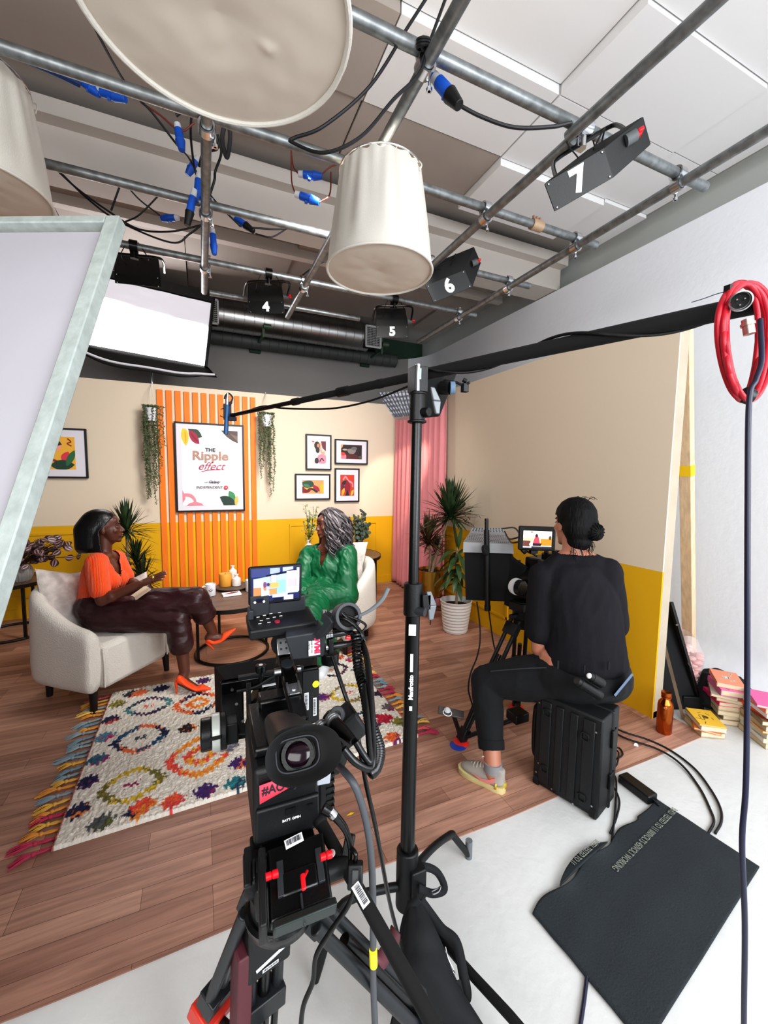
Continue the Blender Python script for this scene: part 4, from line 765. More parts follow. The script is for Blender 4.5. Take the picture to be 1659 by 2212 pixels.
# ================================================================ armchairs
boucle = mat('cream_boucle', 'e6e0d6', .95, bump=1.2, bscale=140, sheen=.3)
def armchair(c, ang, label, cush_label):
    t = thing('armchair', label, 'armchair', c, rz=ang)
    W, D, TH = .345, .33, .10   # half width, half depth, arm thickness
    path = []
    for x in (.30, .20, .10, .0): path.append((x, -W))
    for k in range(1, 12): a = -PI/2-PI*k/12; ca, sa = math.cos(a), math.sin(a); path.append((-.02+.33*(abs(ca)**.75)*(-1 if ca < 0 else 1), W*(abs(sa)**.75)*(1 if sa > 0 else -1)))
    for x in (.0, .10, .20, .30): path.append((x, W))
    pts = catmull([V((x, y, 0)) for x, y in path], 3); rings = []
    for i, p in enumerate(pts):
        t_ = (pts[min(i+1, len(pts)-1)]-pts[max(i-1, 0)]).normalized(); inn = V((t_.y, -t_.x, 0)); inn = inn if inn.dot(V((.05, 0, 0))-p) > 0 else -inn
        f = min(1, max(0, (.30-p.x)/.62)); f = (f*f*(3-2*f))**1.35; zt_ = .525+.21*f; zb = .13; rings.append([])
        end = max(0, min(1, (p.x-.24)/.06)); shr = 1-.12*end*end
        for o_, z in ((.02, zb), (-.012, zb+.03), (-.004, zb+.2), (0, zt_-.06), (.012, zt_-.02), (.04, zt_), (TH-.04, zt_), (TH-.012, zt_-.02), (TH, zt_-.06), (TH, .35), (TH, zb)):
            rings[-1].append(V((p.x, p.y, 0))+inn*(TH/2+(o_-TH/2)*shr)+V((0, 0, z if z < zt_-.1 else z-.03*end)))
    obj('arms_and_back', MB().ring_sweep(rings), boucle, t, local=True, angle=60, sub=1, bevel=0)
    obj('seat', MB().box((.02, 0, .275), (.57, .51, .29)), boucle, t, local=True, bevel=.035)
    [obj('piping', MB().tube([(.304, s_*.250, .15), (.307, s_*.251, .30), (.30, s_*.251, .40)], .005), boucle, t, local=True) for s_ in (-1, 1)]
    for x, y in ((.25, -.285), (.25, .285), (-.20, -.22), (-.20, .22)): obj('leg', MB().cyl((x, y, .15), (x*1.02, y*1.02, 0), .026, .018, n=4 if 0 else 12), mat('dark_wood_leg', '1c1412', .45), t, local=True)
    return t
def cushion(c, R, s, label, th=.075, m=None):
    def f(u, v, sg):
        x, y = 2*u-1, 2*v-1; e = (1-abs(x)**2.6)*(1-abs(y)**2.6); pin = 1+.06*(abs(x*y)); z = sg*th*max(0, e)**.5+.004*noise.noise(V((x*4, y*4, sg*3.)));  k = 1-.06*(1-abs(y))*abs(x)-.06*(1-abs(x))*abs(y)
        return V(c)+R @ V((x*s[0]/2*pin*k, y*s[1]/2*pin*k, z))
    mb = MB().grid(lambda u, v: f(u, v, 1), 24, 24).grid(lambda u, v: f(v, u, -1), 24, 24)
    o = obj('cushion', mb, m or mat('pale_chenille', 'cfc6c0', .9, var=.18, vscale=22, bump=1, bscale=60), None, angle=70); tag(o, label, 'cushion', 'armchair cushions'); return o
ca_ = math.atan2(-.632, .775); CHA = V((-.66, 3.325, .004)); armchair(CHA, ca_, 'cream boucle tub armchair on dark legs, seating the woman in orange', '')
CHG = V((1.06, 3.50, .004)); cg_ = math.atan2(-.62, -.78); armchair(CHG, cg_, 'cream boucle tub armchair seating the woman in green', '')
fa = V((math.cos(ca_), math.sin(ca_), 0)); la = V((-fa.y, fa.x, 0))
cushion(CHA-fa*.165-la*.075+V((0, 0, .60)), frame_xy(la*1+V((0, 0, -.25)), V((0, 0, 1))-fa*.35), (.42, .42), 'pale textured cushion behind the back of the woman in orange')
fg = V((math.cos(cg_), math.sin(cg_), 0)); lg = V((-fg.y, fg.x, 0))
cushion(CHG-fg*.17-lg*.0+V((0, 0, .66)), frame_xy(lg, V((0, 0, 1))-fg*.22), (.42, .42), 'off-white cushion behind the back of the woman in green')
cushion(P(292, 1290, 3.02), frame_xy(V((.8, -.3, .3)), V((.0, .4, 1))), (.22, .30), 'pale cushion on the seat beside the woman in orange', th=.05)
# ================================================================ people
def limb(mb, pts, rs, n=18):
    pts = [V(p) for p in pts]
    for i in range(len(pts)-1): mb.cyl(pts[i], pts[i+1], rs[i], rs[i+1], n=n)
    for p, r in zip(pts, rs): mb.sph(p, r*.999, n=n)
def torso(mb, st, R, n=22):
    for i in range(len(st)-1):
        (c0, r0), (c1, r1) = st[i], st[i+1]; k = max(3, int((c1-c0).length/.018))
        for j in range(k+1): f = j/k; mb.sph(c0.lerp(c1, f), tuple(a+(b-a)*f for a, b in zip(r0, r1)), R, n=n)
def head_parts(mb, c, f, u, s=1.0, neck=None, nr=.052):
    f = V(f).normalized(); u = V(u); u = (u-f*u.dot(f)).normalized(); r = f.cross(u); Rh = Matrix((f, r, u)).transposed()
    def q(x, y, z): return V(c)+Rh @ V((x*s, y*s, z*s))
    def e(p, rad, n=18): mb.sph(q(*p), tuple(k*s for k in rad), Rh, n=n)
    e((-.012, 0, .035), (.098, .077, .092)); e((.03, 0, -.02), (.064, .064, .085)); e((.035, 0, -.068), (.050, .050, .048)); e((.073, 0, -.098), (.020, .024, .018))
    e((.078, 0, .022), (.017, .046, .010)); e((.06, .04, -.022), (.026, .022, .020)); e((.06, -.04, -.022), (.026, .022, .020)); e((.07, 0, .05), (.022, .05, .03))
    mb.cyl(q(.088, 0, .014), q(.110, 0, -.026), .008*s, .011*s, n=12); e((.111, 0, -.031), (.012, .013, .010)); e((.101, .013, -.034), (.010, .009, .008)); e((.101, -.013, -.034), (.010, .009, .008))
    e((.084, 0, -.062), (.014, .03, .02)); e((-.005, .079, -.01), (.018, .009, .03)); e((-.005, -.079, -.01), (.018, .009, .03))
    if neck: limb(mb, [q(-.012, 0, -.05), V(neck)], [nr, nr*1.02])
    return q, Rh, f, r, u
def face_bits(t, q, Rh, s, lipm, browm, closed=False):
    mb = MB()
    for k, z in ((.0115, -.0565), (.0135, -.068)): mb.sph(q(.093, 0, z), (.011*s, .023*s, .0065*s), Rh, n=14)
    obj('lips', mb, lipm, t)
    for sg in (-1, 1):
        ey = [q(.083+.002*math.cos(a), sg*(.031+.016*math.cos(a)), .0-.006*math.sin(a)**2*(1 if closed else -1)) for a in [PI*k/8 for k in range(9)]]
        if closed: obj('eyelid', MB().sph(q(.073, sg*.031, .002), (.015*s, .016*s, .012*s), Rh, n=14), t['skin_m'] if 0 else SKM[t.name], t); obj('eyelashes', MB().tube([q(.089-.010*abs(y)/.016, sg*.031+y, -.006+.10*y*y/.016) for y in (-.015, -.008, 0, .008, .015)], .0016*s, n=6), browm, t)
        else:
            e = obj('eye', MB().sph(q(.0735, sg*.031, 0), .0115*s, n=14), mat('eye_white', '9c9088', .4), t); obj('eyelid', MB().sph(q(.0725, sg*.031, .0065), (.0135*s, .0165*s, .0085*s), Rh, n=14), SKM[t.name], t); obj('iris', MB().sph(q(.0815, sg*.031, 0), (.006*s, .006*s, .006*s), n=10), mat('iris_dark', '1c100a', .2), t); obj('eyelashes', MB().tube([q(.086-.008*abs(y)/.016, sg*.031+y, .008-.006*abs(y)/.016) for y in (-.016, -.008, 0, .008, .016)], .0017*s, n=6), browm, t)
        obj('eyebrow', MB().tube([q(.094-.018*k/4, sg*(.014+.036*k/4), .024+.006*math.sin(PI*k/4)) for k in range(5)], [.0035*s, .004*s, .002*s], n=6), browm, t)
SKM = {}
def hand(palm, fing, w, d, nrm, ts, L=.18, curl=(.2, .3, .3), spread=.10, thumb=(.7, .5), nails=None):
    """w wrist, d direction of fingers, nrm palm normal (fingers curl to it), ts thumb side +-1"""
    d = V(d).normalized(); nrm = V(nrm); nrm = (nrm-d*nrm.dot(d)).normalized(); sd = d.cross(nrm)*ts; s = L/.18
    for k, off in enumerate((.030, .010, -.010, -.028)):
        limb(palm, [V(w)+sd*off*.5*s, V(w)+d*.045*s+sd*off*.85*s, V(w)+d*.088*s+sd*off*s], [.014*s, .0135*s, .0105*s], n=12)
    palm.sph(V(w)+d*.03*s+sd*.026*s+nrm*.006*s, (.02*s, .02*s, .014*s), n=12)
    lens = (.070, .078, .073, .058)
    for k, off in enumerate((.031, .0105, -.0105, -.030)):
        p = V(w)+d*.082*s+sd*off*s; a = spread*(off/.03)*1.0; dd = (d*math.cos(a)+sd*math.sin(a)).normalized(); pts = [p]; ang = 0
        for j, fr_ in enumerate((.42, .32, .26)):
            ang += curl[j]*(1+.12*k); pts.append(pts[-1]+(dd*math.cos(ang)+nrm*math.sin(ang))*lens[k]*fr_*s)
        fing.tube(pts, [.0088*s, .0082*s, .0078*s, .0062*s], n=10, k=4); fing.sph(pts[-1], .0064*s, n=10)
        if nails is not None: dv = (pts[-1]-pts[-2]).normalized(); nn_ = (-nrm+dv*nrm.dot(dv)).normalized(); nails.sph(pts[-1]+dv*.003*s+nn_*.0035*s, (.0062*s, .0048*s, .0022*s), frame_xy(dv, sd), n=8)
    a, b = thumb; p0 = V(w)+d*.022*s+sd*.022*s; d1 = (d*math.cos(a)+sd*math.sin(a)+nrm*.25).normalized(); d2 = (d*math.cos(a-b*.6)+sd*math.sin(a-b*.6)+nrm*.35).normalized()
    p1 = p0+d1*.045*s; p2 = p1+d2*.030*s; p3 = p2+d2*.022*s; fing.tube([p0, p1, p2, p3], [.0125*s, .0105*s, .0095*s, .0072*s], n=10, k=4); fing.sph(p3, .0074*s, n=10)
def skin(name, c): return mat(name, c, .42, var=.08, vscale=10, bump=.08, bscale=300, spec=.5)
# ---------------------------------------------------------------- woman in orange
skA = skin('deep_brown_skin', '5e3527')
t = thing('person', 'woman with black bob, orange top and burgundy trousers, gesturing in the left armchair', 'person', (-.62, 3.3, .004)); SKM[t.name] = skA
pel = V((-.655, 3.30, .545)); hipN = V((-.615, 3.205, .53)); hipF = V((-.59, 3.38, .53)); kN = P(386, 1342, 2.79); aN = P(399, 1452, 2.79); kF = P(424, 1292, 2.85); aF = P(460, 1366, 2.99)
waist = P(208, 1292, 2.84); chest = P(222, 1243, 2.81); nb = P(226, 1203, 2.81); shN = P(207, 1217, 2.68); shF = P(250, 1209, 2.95); elN = P(220, 1297, 2.64); wrN = P(302, 1262, 2.70)
elF = P(279, 1258, 2.94); wrF = P(318, 1272, 2.86)
hf = V((1, .04, .09)); hc = P(227, 1141, 2.80)
mb = MB(); q, Rh, f_, r_, u_ = head_parts(mb, hc, hf, (-.08, .0, 1), .93, nb, .045)
side = (shF-shN).normalized(); tf = side.cross(V((0, 0, 1))).normalized(); tf = tf if tf.x > 0 else -tf
Rt = Matrix((tf, side, tf.cross(side))).transposed()
mb.sph(chest, (.095, .14, .15), Rt); mb.sph(waist, (.09, .12, .12), Rt); mb.sph(pel, (.12, .16, .12), Rt); limb(mb, [nb-side*.02, shN], [.05, .05]); limb(mb, [nb+side*.02, shF], [.05, .05])
limb(mb, [shN, elN, wrN], [.050, .038, .025]); limb(mb, [shF, elF, wrF], [.050, .038, .025]); mb.sph(elN.lerp(wrN, .25), .040); mb.sph(elF.lerp(wrF, .25), .040)
limb(mb, [hipN, kN, aN], [.08, .055, .033]); limb(mb, [hipF, kF, aF], [.08, .055, .033]); mb.sph(kN.lerp(aN, .3)-f_*.01, .055); mb.sph(kF.lerp(aF, .3), .052)
fN = [P(383, 1476, 2.77), P(402, 1476, 2.78), P(420, 1490, 2.785), P(436, 1495, 2.79)]; limb(mb, [aN, P(392, 1470, 2.775), P(412, 1482, 2.78), P(436, 1493, 2.785)], [.033, .034, .030, .02])
limb(mb, [aF, P(452, 1377, 2.98), P(474, 1378, 3.0), P(492, 1372, 3.02)], [.033, .033, .028, .02])
fg_ = MB(); nl = MB(); hand(mb, fg_, wrN, P(352, 1243, 2.73)-wrN, (.1, .35, -1), 1, L=.185, curl=(-.05, .10, .12), spread=.16, thumb=(.6, .3), nails=nl)
hand(mb, fg_, wrF, P(338, 1285, 2.82)-wrF, (-.15, -.2, -1), -1, L=.165, curl=(.5, .6, .5), spread=.05, thumb=(.5, .5))
obj('body', mb, skA, t, remesh=.0055, smooth=4, extra=fg_)
obj('fingernails', nl, mat('pale_pink_nail', 'f0b8b0', .25), t)
face_bits(t, q, Rh, .93, mat('lip_deep_rose', '7d4038', .35), mat('brow_black', '120c0a', .6), closed=True)
# knitted top, cut to a V at the neck
Vc = chest+tf*.05
def cutA(p):
    d = (p-nb); x = d.dot(tf); y = d.dot(side); z = d.z
    if z > -.01 and abs(y) < .085: return True
    if z > -.165 and x > .0 and abs(y) < .075*(z+.165)/.155+.004: return True
    return False
mb = MB(); torso(mb, [(chest+V((0, 0, .05)), (.10, .15, .09)), (chest-tf*.005, (.112, .150, .10)), (waist+V((0, 0, .0)), (.100, .130, .085))], Rt); mb.sph(chest+tf*.075-V((0, 0, .035))-side*.06, (.06, .065, .065), Rt); mb.sph(chest+tf*.075-V((0, 0, .035))+side*.06, (.06, .065, .065), Rt)
limb(mb, [nb-side*.03-V((0, 0, .01)), shN], [.058, .064]); limb(mb, [nb+side*.03-V((0, 0, .01)), shF], [.058, .064]); s1 = shN.lerp(elN, .72); s2 = shF.lerp(elF, .72); limb(mb, [shN, s1], [.064, .060]); limb(mb, [shF, s2], [.064, .056])
ribm = bpy.data.materials.new('orange_rib_knit'); ribm.use_nodes = True; nt = ribm.node_tree; bs = nt.nodes['Principled BSDF']; bs.inputs['Base Color'].default_value = lin('fb5a1e'); bs.inputs['Roughness'].default_value = .8; bs.inputs['Sheen Weight'].default_value = .2
tc = nt.nodes.new('ShaderNodeTexCoord'); wv = nt.nodes.new('ShaderNodeTexWave'); wv.inputs['Scale'].default_value = 38; wv.inputs['Distortion'].default_value = 1.2; wv.inputs['Detail'].default_value = 1; wv.bands_direction = 'X'; bp = nt.nodes.new('ShaderNodeBump'); bp.inputs['Strength'].default_value = .8; bp.inputs['Distance'].default_value = .004
nt.links.new(tc.outputs['Object'], wv.inputs['Vector']); nt.links.new(wv.outputs['Fac'], bp.inputs['Height']); nt.links.new(bp.outputs[0], bs.inputs['Normal'])
obj('knitted_top', mb, ribm, t, remesh=.006, smooth=6, cut=cutA, solid=.004, fold=(.003, 9, 9, 3))
obj('necklace', MB().tube([nb+tf*(.052+.0)+side*y-V((0, 0, .02+.055*(1-(y/.06)**2))) for y in (-.055, -.03, 0, .03, .055)], .0016, n=6, k=4), mat('gold', 'd8b060', .3, metal=1), t)
mb = MB()
for k in range(5): mb.sph(chest+tf*(.118-.010*k)+V((0, 0, .03-.03*k)), .006, n=8)
obj('buttons', mb, mat('horn_button', '7a4a2a', .4), t)
leather = mat('burgundy_leather', '35171b', .44, var=.12, vscale=6, bump=3.0, bscale=7, stretch=(1, 1, 2.4))
mb = MB(); mb.sph(pel+V((-.01, 0, .02)), (.138, .178, .125), Rt); mb.sph(waist-V((0, 0, .055)), (.105, .135, .06), Rt); hN = kN.lerp(aN, .43); hF = kF.lerp(aF, .42)
limb(mb, [pel-side*.05, hipN, hipN.lerp(kN, .5), kN, hN], [.12, .110, .092, .076, .082]); limb(mb, [pel+side*.05, hipF, hipF.lerp(kF, .5)-side*.03, kF, hF], [.12, .112, .105, .080, .082]); limb(mb, [hipN+V((0, 0, .02)), kF-side*.02-V((0, 0, .03))], [.10, .07])
obj('trousers', mb, leather, t, remesh=.007, smooth=5, fold=(.008, 5, 12, 9, frame_xy((kN-hipN), (0, 0, 1))))
# hair: straight bob with centre parting
mb = MB()
def hs(x, y, z): return q(x/.93, y/.93, z/.93)
torso(mb, [(hs(-.030, 0, .036), (.112, .094, .098)), (hs(-.068, 0, .0), (.108, .104, .09)), (hs(-.085, 0, -.10), (.098, .110, .075))], Rh)
for sg in (-1, 1): torso(mb, [(hs(-.01, sg*.060, .02), (.06, .034, .06)), (hs(-.02, sg*.082, -.05), (.060, .028, .06)), (hs(-.02, sg*.090, -.13), (.060, .026, .05))], Rh)
def cutH(p):
    x, y, z = Rh.transposed() @ (p-hc)
    if z < -.142+.04*(-x-.05): return True
    if x > .075 and z < .095: return True
    return x > -.022+.95*max(0, z+.01) and z < .085
obj('hair', mb, mat('black_glossy_hair', '030304', .33, bump=.3, bscale=40, stretch=(6, 6, .6)), t, remesh=.005, smooth=7, cut=cutH, solid=.004)
shoeo = mat('orange_suede', 'f4511a', .6)
def pump(name, pts, up, label, heel=None):
    """pts: heel back, arch, ball, toe tip (sole line)"""
    c = catmull(pts, 5); L = len(c); rings = []; u = V(up).normalized()
    for i, p in enumerate(c):
        s = i/(L-1); t_ = (c[min(i+1, L-1)]-c[max(i-1, 0)]).normalized(); sd = t_.cross(u).normalized(); n_2 = sd.cross(t_)
        w = (.026+.014*math.sin(PI*min(1, max(0, (s-.1)/.8)))) if s < .62 else .040*max(.06, (1-(s-.62)/.38))**.75; h = .050 if s < .12 else (.050-.022*min(1, (s-.12)/.2)) if s < .6 else (.028+.022*(s-.6)/.15 if s < .75 else .05*max(.14, 1-(s-.75)/.27)**.8)
        if i == 0: w *= .6
        rings.append([p+sd*w*math.cos(a)+n_2*(h*(.5+.5*math.sin(a))) for a in [2*PI*k/14 for k in range(14)]])
    mb = MB().ring_sweep(rings)
    o = obj(name, mb, shoeo, t, sub=1)
    if heel: obj('stiletto_heel', MB().cyl(heel[0], heel[1], .011, .0045, n=10), shoeo, t)
z0 = .022
hb = PZ(378, 1499, z0); toe = PZ(450, 1491, z0)
dsh = (toe-hb).normalized(); pump('high_heeled_shoe', [hb+V((0, 0, .085))-dsh*.0, hb+dsh*.07+V((0, 0, .05)), hb+dsh*.145+V((0, 0, .004)), toe+V((0, 0, .002))+dsh*.02], (0, 0, 1), '', (hb+V((0, 0, .09))+dsh*.008, hb+dsh*.012-V((0, 0, .004))))
hb2 = P(443, 1388, 2.97); toe2 = P(511, 1358, 3.03); pump('high_heeled_shoe', [hb2, P(462, 1390, 2.985), P(485, 1382, 3.005), toe2], (.1, -.05, 1), '', (hb2+V((.01, 0, .0)), P(462, 1402, 2.975)))
for (w0, d0) in ((wrF, wrF-elF),): obj('watch', MB().cyl(w0-d0.normalized()*.012, w0+d0.normalized()*.012, .030), chrome, t)
obj('gold_ring', MB().sph(P(330, 1248, 2.715), .013, n=10), MATS['gold'], t)
pcs = obj('cue_cards', MB().hexa([P(266, 1300, 2.76), P(314, 1266, 2.84), P(326, 1274, 2.78), P(292, 1298, 2.73)]+[p+V((0, .004, .005)) for p in (P(266, 1300, 2.76), P(314, 1266, 2.84), P(326, 1274, 2.78), P(292, 1298, 2.73))]), mat('card_cream', 'efe4c8', .7)); tag(pcs, 'cream cue cards held in the lap of the woman in orange', 'cards')
# ---------------------------------------------------------------- woman in green
skB = skin('brown_skin', '6a3f30')
t = thing('person', 'grey-haired woman in a loose emerald green satin outfit, seated in the right-hand armchair', 'person', (1.0, 3.4, .004)); SKM[t.name] = skB
pel = V((1.00, 3.46, .53)); chest = P(712, 1222, 3.60); nb = P(706, 1183, 3.57); shL = P(668, 1198, 3.62); shR = P(752, 1197, 3.52); elL = P(648, 1258, 3.50); wrL = P(652, 1276, 3.34)
elR = P(748, 1282, 3.40); wrR = P(668, 1293, 3.27); kL = P(622, 1318, 3.24); kR = P(668, 1330, 3.10); aL = P(655, 1398, 3.35); aR = P(702, 1420, 3.14)
hc = P(706, 1134, 3.56); hf = V((-.93, -.28, -.04))
mb = MB(); q, Rh, f_, r_, u_ = head_parts(mb, hc, hf, (.0, .03, 1), .93, nb, .05)
side = (shR-shL).normalized(); tf = V((-side.y, side.x, 0)).normalized(); tf = tf if tf.y < 0 else -tf; Rt = Matrix((tf, side, tf.cross(side))).transposed()
mb.sph(chest, (.10, .15, .17), Rt); mb.sph(pel+V((0, 0, .08)), (.13, .17, .17), Rt); limb(mb, [nb, shL], [.05, .05]); limb(mb, [nb, shR], [.05, .05]); limb(mb, [shL, elL, wrL], [.05, .04, .027]); limb(mb, [shR, elR, wrR], [.05, .04, .027])
limb(mb, [pel, kL, aL], [.09, .06, .036]); limb(mb, [pel, kR, aR], [.09, .06, .036]); limb(mb, [aL, aL+V((-.08, -.06, -.05))], [.036, .03]); limb(mb, [aR, aR+V((-.06, -.10, -.05))], [.036, .03])
fg_ = MB(); hand(mb, fg_, wrL, P(650, 1298, 3.26)-wrL, (.2, .3, -.6), 1, L=.17, curl=(.3, .4, .4)); hand(mb, fg_, wrR, P(645, 1302, 3.20)-wrR, (-.2, .2, -1), 1, L=.17, curl=(.3, .5, .4))
obj('body', mb, skB, t, remesh=.006, smooth=4, extra=fg_)
face_bits(t, q, Rh, .93, mat('lip_berry', '8a3a3c', .35), MATS['brow_black'])
satin = mat('emerald_satin', '08603a', .45, var=.12, vscale=4, bump=1, bscale=9, stretch=(2.2, 1, .55))
def cutB(p):
    d = p-nb; x = d.dot(tf); y = d.dot(side)
    return (d.z > .0 and abs(y) < .075) or (d.z > -.15 and x > .02 and abs(y+.0) < .042*(d.z+.15)/.15+.002)
mb = MB(); torso(mb, [(chest+V((0, 0, .06)), (.12, .165, .10)), (chest+tf*.02, (.145, .19, .12)), (chest-V((0, 0, .16)), (.165, .21, .12)), (pel+V((0, 0, .04)), (.19, .23, .13))], Rt)
limb(mb, [nb-V((0, 0, .02))-side*.02, shL], [.064, .074]); limb(mb, [nb-V((0, 0, .02))+side*.02, shR], [.064, .076])
limb(mb, [shL, elL, wrL], [.078, .080, .036]); limb(mb, [shR, shR.lerp(elR, .55), elR, elR.lerp(wrR, .55), wrR], [.078, .088, .092, .085, .040]); limb(mb, [chest-V((0, 0, .06))+side*.11, elR-V((0, 0, .02)), elR.lerp(wrR, .5)-V((0, 0, .05))], [.11, .10, .07])
limb(mb, [pel, kL, kL.lerp(aL, .5), kL.lerp(aL, .9)], [.15, .10, .11, .125]); limb(mb, [pel, kR, kR.lerp(aR, .5), kR.lerp(aR, .85)], [.15, .10, .11, .125]); limb(mb, [pel+V((0, 0, -.02)), (kL+kR)/2, (kL+kR)/2+V((0, 0, -.12))], [.15, .09, .07])
obj('satin_outfit', mb, satin, t, remesh=.006, smooth=4, cut=cutB, solid=.004, fold=(.010, 15, 15, 3.6, frame_xy(tf+V((0, 0, -.3)), side+V((0, 0, .5)))))
obj('cuff', MB().cyl(wrL-(wrL-elL).normalized()*.06, wrL, .038, .035), satin, t, bevel=.003)
obj('beads', MB().tube([nb+tf*(.06)+side*y-V((0, 0, -.01+.04*(1-(y/.06)**2))) for y in (-.055, -.03, 0, .03, .055)], .006, n=8, k=3), mat('amber_beads', '5c2c1c', .3), t)
# long wavy grey hair
rr = random.Random(21); cap = MB(); def_h = lambda x, y, z: q(x/.93, y/.93, z/.93)
torso(cap, [(def_h(-.035, 0, .045), (.112, .105, .100)), (def_h(-.085, 0, -.05), (.115, .135, .12)), (def_h(-.09, .01, -.17), (.10, .135, .09))], Rh)
for sg in (-1, 1): cap.sph(def_h(-.02, sg*.085, -.05), (.065, .045, .12), Rh); cap.sph(def_h(-.03, sg*.09, -.17), (.06, .05, .09), Rh)
hairm = [mat('grey_hair_dark', '3c3739', .5), mat('grey_hair', '665f62', .5), mat('grey_hair_light', '979094', .45)]
root = obj('hair', cap, hairm[0], t, remesh=.009, smooth=4, cut=lambda p: (lambda l: l.x > .052 or (l.x > .015 and l.z < .05 and abs(l.y) < .07))(Rh.transposed() @ (p-hc)))
cur = [MB(), MB(), MB()]
for k in range(380):
    a = rr.uniform(-2.75, 2.75); e = rr.uniform(.15, 1.45); L_ = rr.uniform(.22, .40)
    back = -math.cos(a)  # a=0 is the back of the head
    bx, by = -math.cos(a)*.100*math.cos(e)-.03, math.sin(a)*.098*math.cos(e); bz = .055+.095*math.sin(e)
    if bx > .05 or (bx > -.075 and by*(r_.dot(O-hc)) < -.0): continue
    out = V((-math.cos(a), math.sin(a), 0)); pts = []; ph = rr.uniform(0, 6); fr_ = rr.uniform(38, 60); amp = rr.uniform(.010, .019); z = 0
    R1 = rr.uniform(.12, .185); sg = 1 if a > 0 else -1
    while z < L_:
        f1 = min(1, z/.14); x = bx+(out.x*R1-.03-bx)*f1; y = by+(out.y*R1-by)*f1; 
        if x > .03: x = .03+(x-.03)*.1
        tw = amp*(.4+f1); pts.append(def_h(x+tw*math.sin(fr_*z+ph), y+tw*math.cos(fr_*z+ph), bz-z*(.25+.75*f1)-max(0, 0))); z += .022
    cur[rr.choice((0, 0, 1, 1, 1, 2))].tube(pts, [.004, .0068, .006, .002], n=6, k=3)
for i, m in enumerate(hairm): o = obj('hair_locks', cur[i], m, root); o['kind'] = 'stuff'
wshoe = mat('white_leather', 'e0e2ea', .4)
for a_, l in ((aR, 'white'), (aL, 'white')):
    g = V((a_.x, a_.y, 0)); d = V((-.45, -.9, 0)).normalized(); mb = MB(); limb(mb, [g-d*.05+V((0, 0, .06)), g+d*.06+V((0, 0, .052)), g+d*.16+V((0, 0, .042))], [.046, .046, .034]); limb(mb, [g-d*.04+V((0, 0, .09)), a_-V((0, 0, .0))], [.043, .040]); obj('shoe', mb, wshoe, t, remesh=.006, smooth=4, cut=None); obj('sole', MB().prism([(p.x, p.y) for p in [g-d*.09+V((.035, -.02, 0)), g-d*.09-V((.035, -.02, 0)), g+d*.15-V((.035, -.02, 0)), g+d*.19, g+d*.15+V((.035, -.02, 0))]], .016, M4((0, 0, .018))), wshoe, t, bevel=.004)
# ---------------------------------------------------------------- camera operator
skC = skin('warm_tan_skin', 'b57a62')
t = thing('person', 'camera operator in charcoal t-shirt and black jeans, back turned, sitting on the case', 'person', (1.6, 1.4, .0)); SKM[t.name] = skC
toe = PZ(992, 1650, .03); heel = PZ(1092, 1702, .03); dsh = (toe-heel); L = dsh.length; dsh.normalize(); aL = V((heel.x, heel.y, .11))+dsh*L*.27
pel = V((1.62, 1.395, .525)); hipL = P(1205, 1462, 2.02); kL = P(1050, 1470, 2.13); hipR = P(1310, 1462, 1.95); kR = V((2.06, 1.75, .52)); aR = V((2.02, 1.86, .10))
chest = P(1255, 1285, 1.98); nb = P(1240, 1197, 1.99); shL = P(1172, 1243, 2.02); shR = P(1310, 1235, 1.95); elL = P(1166, 1400, 2.05); wrL = P(1178, 1440, 2.27); elR = P(1325, 1380, 2.02); wrR = P(1250, 1300, 2.35)
hc = P(1237, 1133, 2.02); hf = V((.17, .985, -.04))
mb = MB(); q, Rh, f_, r_, u_ = head_parts(mb, hc, hf, (.05, .02, 1), .94, nb, .052)
side = (shR-shL); side.z = 0; side.normalize(); tf = V((-side.y, side.x, 0)); tf = tf if tf.y > 0 else -tf; Rt = Matrix((tf, side, V((0, 0, 1)))).transposed()
mb.sph(chest, (.10, .15, .18), Rt); mb.sph(pel+V((0, 0, .06)), (.13, .17, .15), Rt); limb(mb, [nb, shL], [.05, .048]); limb(mb, [nb, shR], [.05, .048]); limb(mb, [shL, elL, wrL], [.048, .042, .028]); limb(mb, [shR, elR, wrR], [.048, .042, .028])
limb(mb, [hipL, kL, aL], [.085, .058, .040]); limb(mb, [hipR, kR, aR], [.085, .058, .040]); mb.sph(kL.lerp(aL, .3), .056)
limb(mb, [aL, V((aL.x, aL.y, .06))], [.040, .038])
fg_ = MB(); hand(mb, fg_, wrL, V((-.1, 1, .0)), (0, .1, -1), 1, L=.175, curl=(.3, .4, .3)); hand(mb, fg_, wrR, V((-.5, .8, .1)), (-.6, -.3, -.6), -1, L=.175, curl=(.5, .6, .4))
obj('body', mb, skC, t, remesh=.0058, smooth=4, extra=fg_)
face_bits(t, q, Rh, .94, mat('lip_rose', '96504a', .4), MATS['brow_black'])
tee = mat('charcoal_cotton', '1f1e22', .95, var=.06, bump=1.5, bscale=9, stretch=(2, 2, .8), spec=.2)
mb = MB(); torso(mb, [(P(1243, 1243, 1.99), (.105, .150, .085)), (P(1253, 1290, 1.98), (.122, .172, .11)), (P(1262, 1365, 1.97), (.130, .172, .12)), (P(1264, 1425, 1.965), (.146, .186, .085))], Rt)
limb(mb, [nb-V((0, 0, .03))-side*.02, shL-V((0, 0, .005))], [.062, .062]); limb(mb, [nb-V((0, 0, .03))+side*.02, shR-V((0, 0, .005))], [.062, .062]); s1 = shL.lerp(elL, .74); s2 = shR.lerp(elR, .8); limb(mb, [shL, s1], [.066, .072]); limb(mb, [shR, s2], [.066, .072])
mb.sph(nb-V((0, 0, .012)), (.062, .068, .035), Rt)
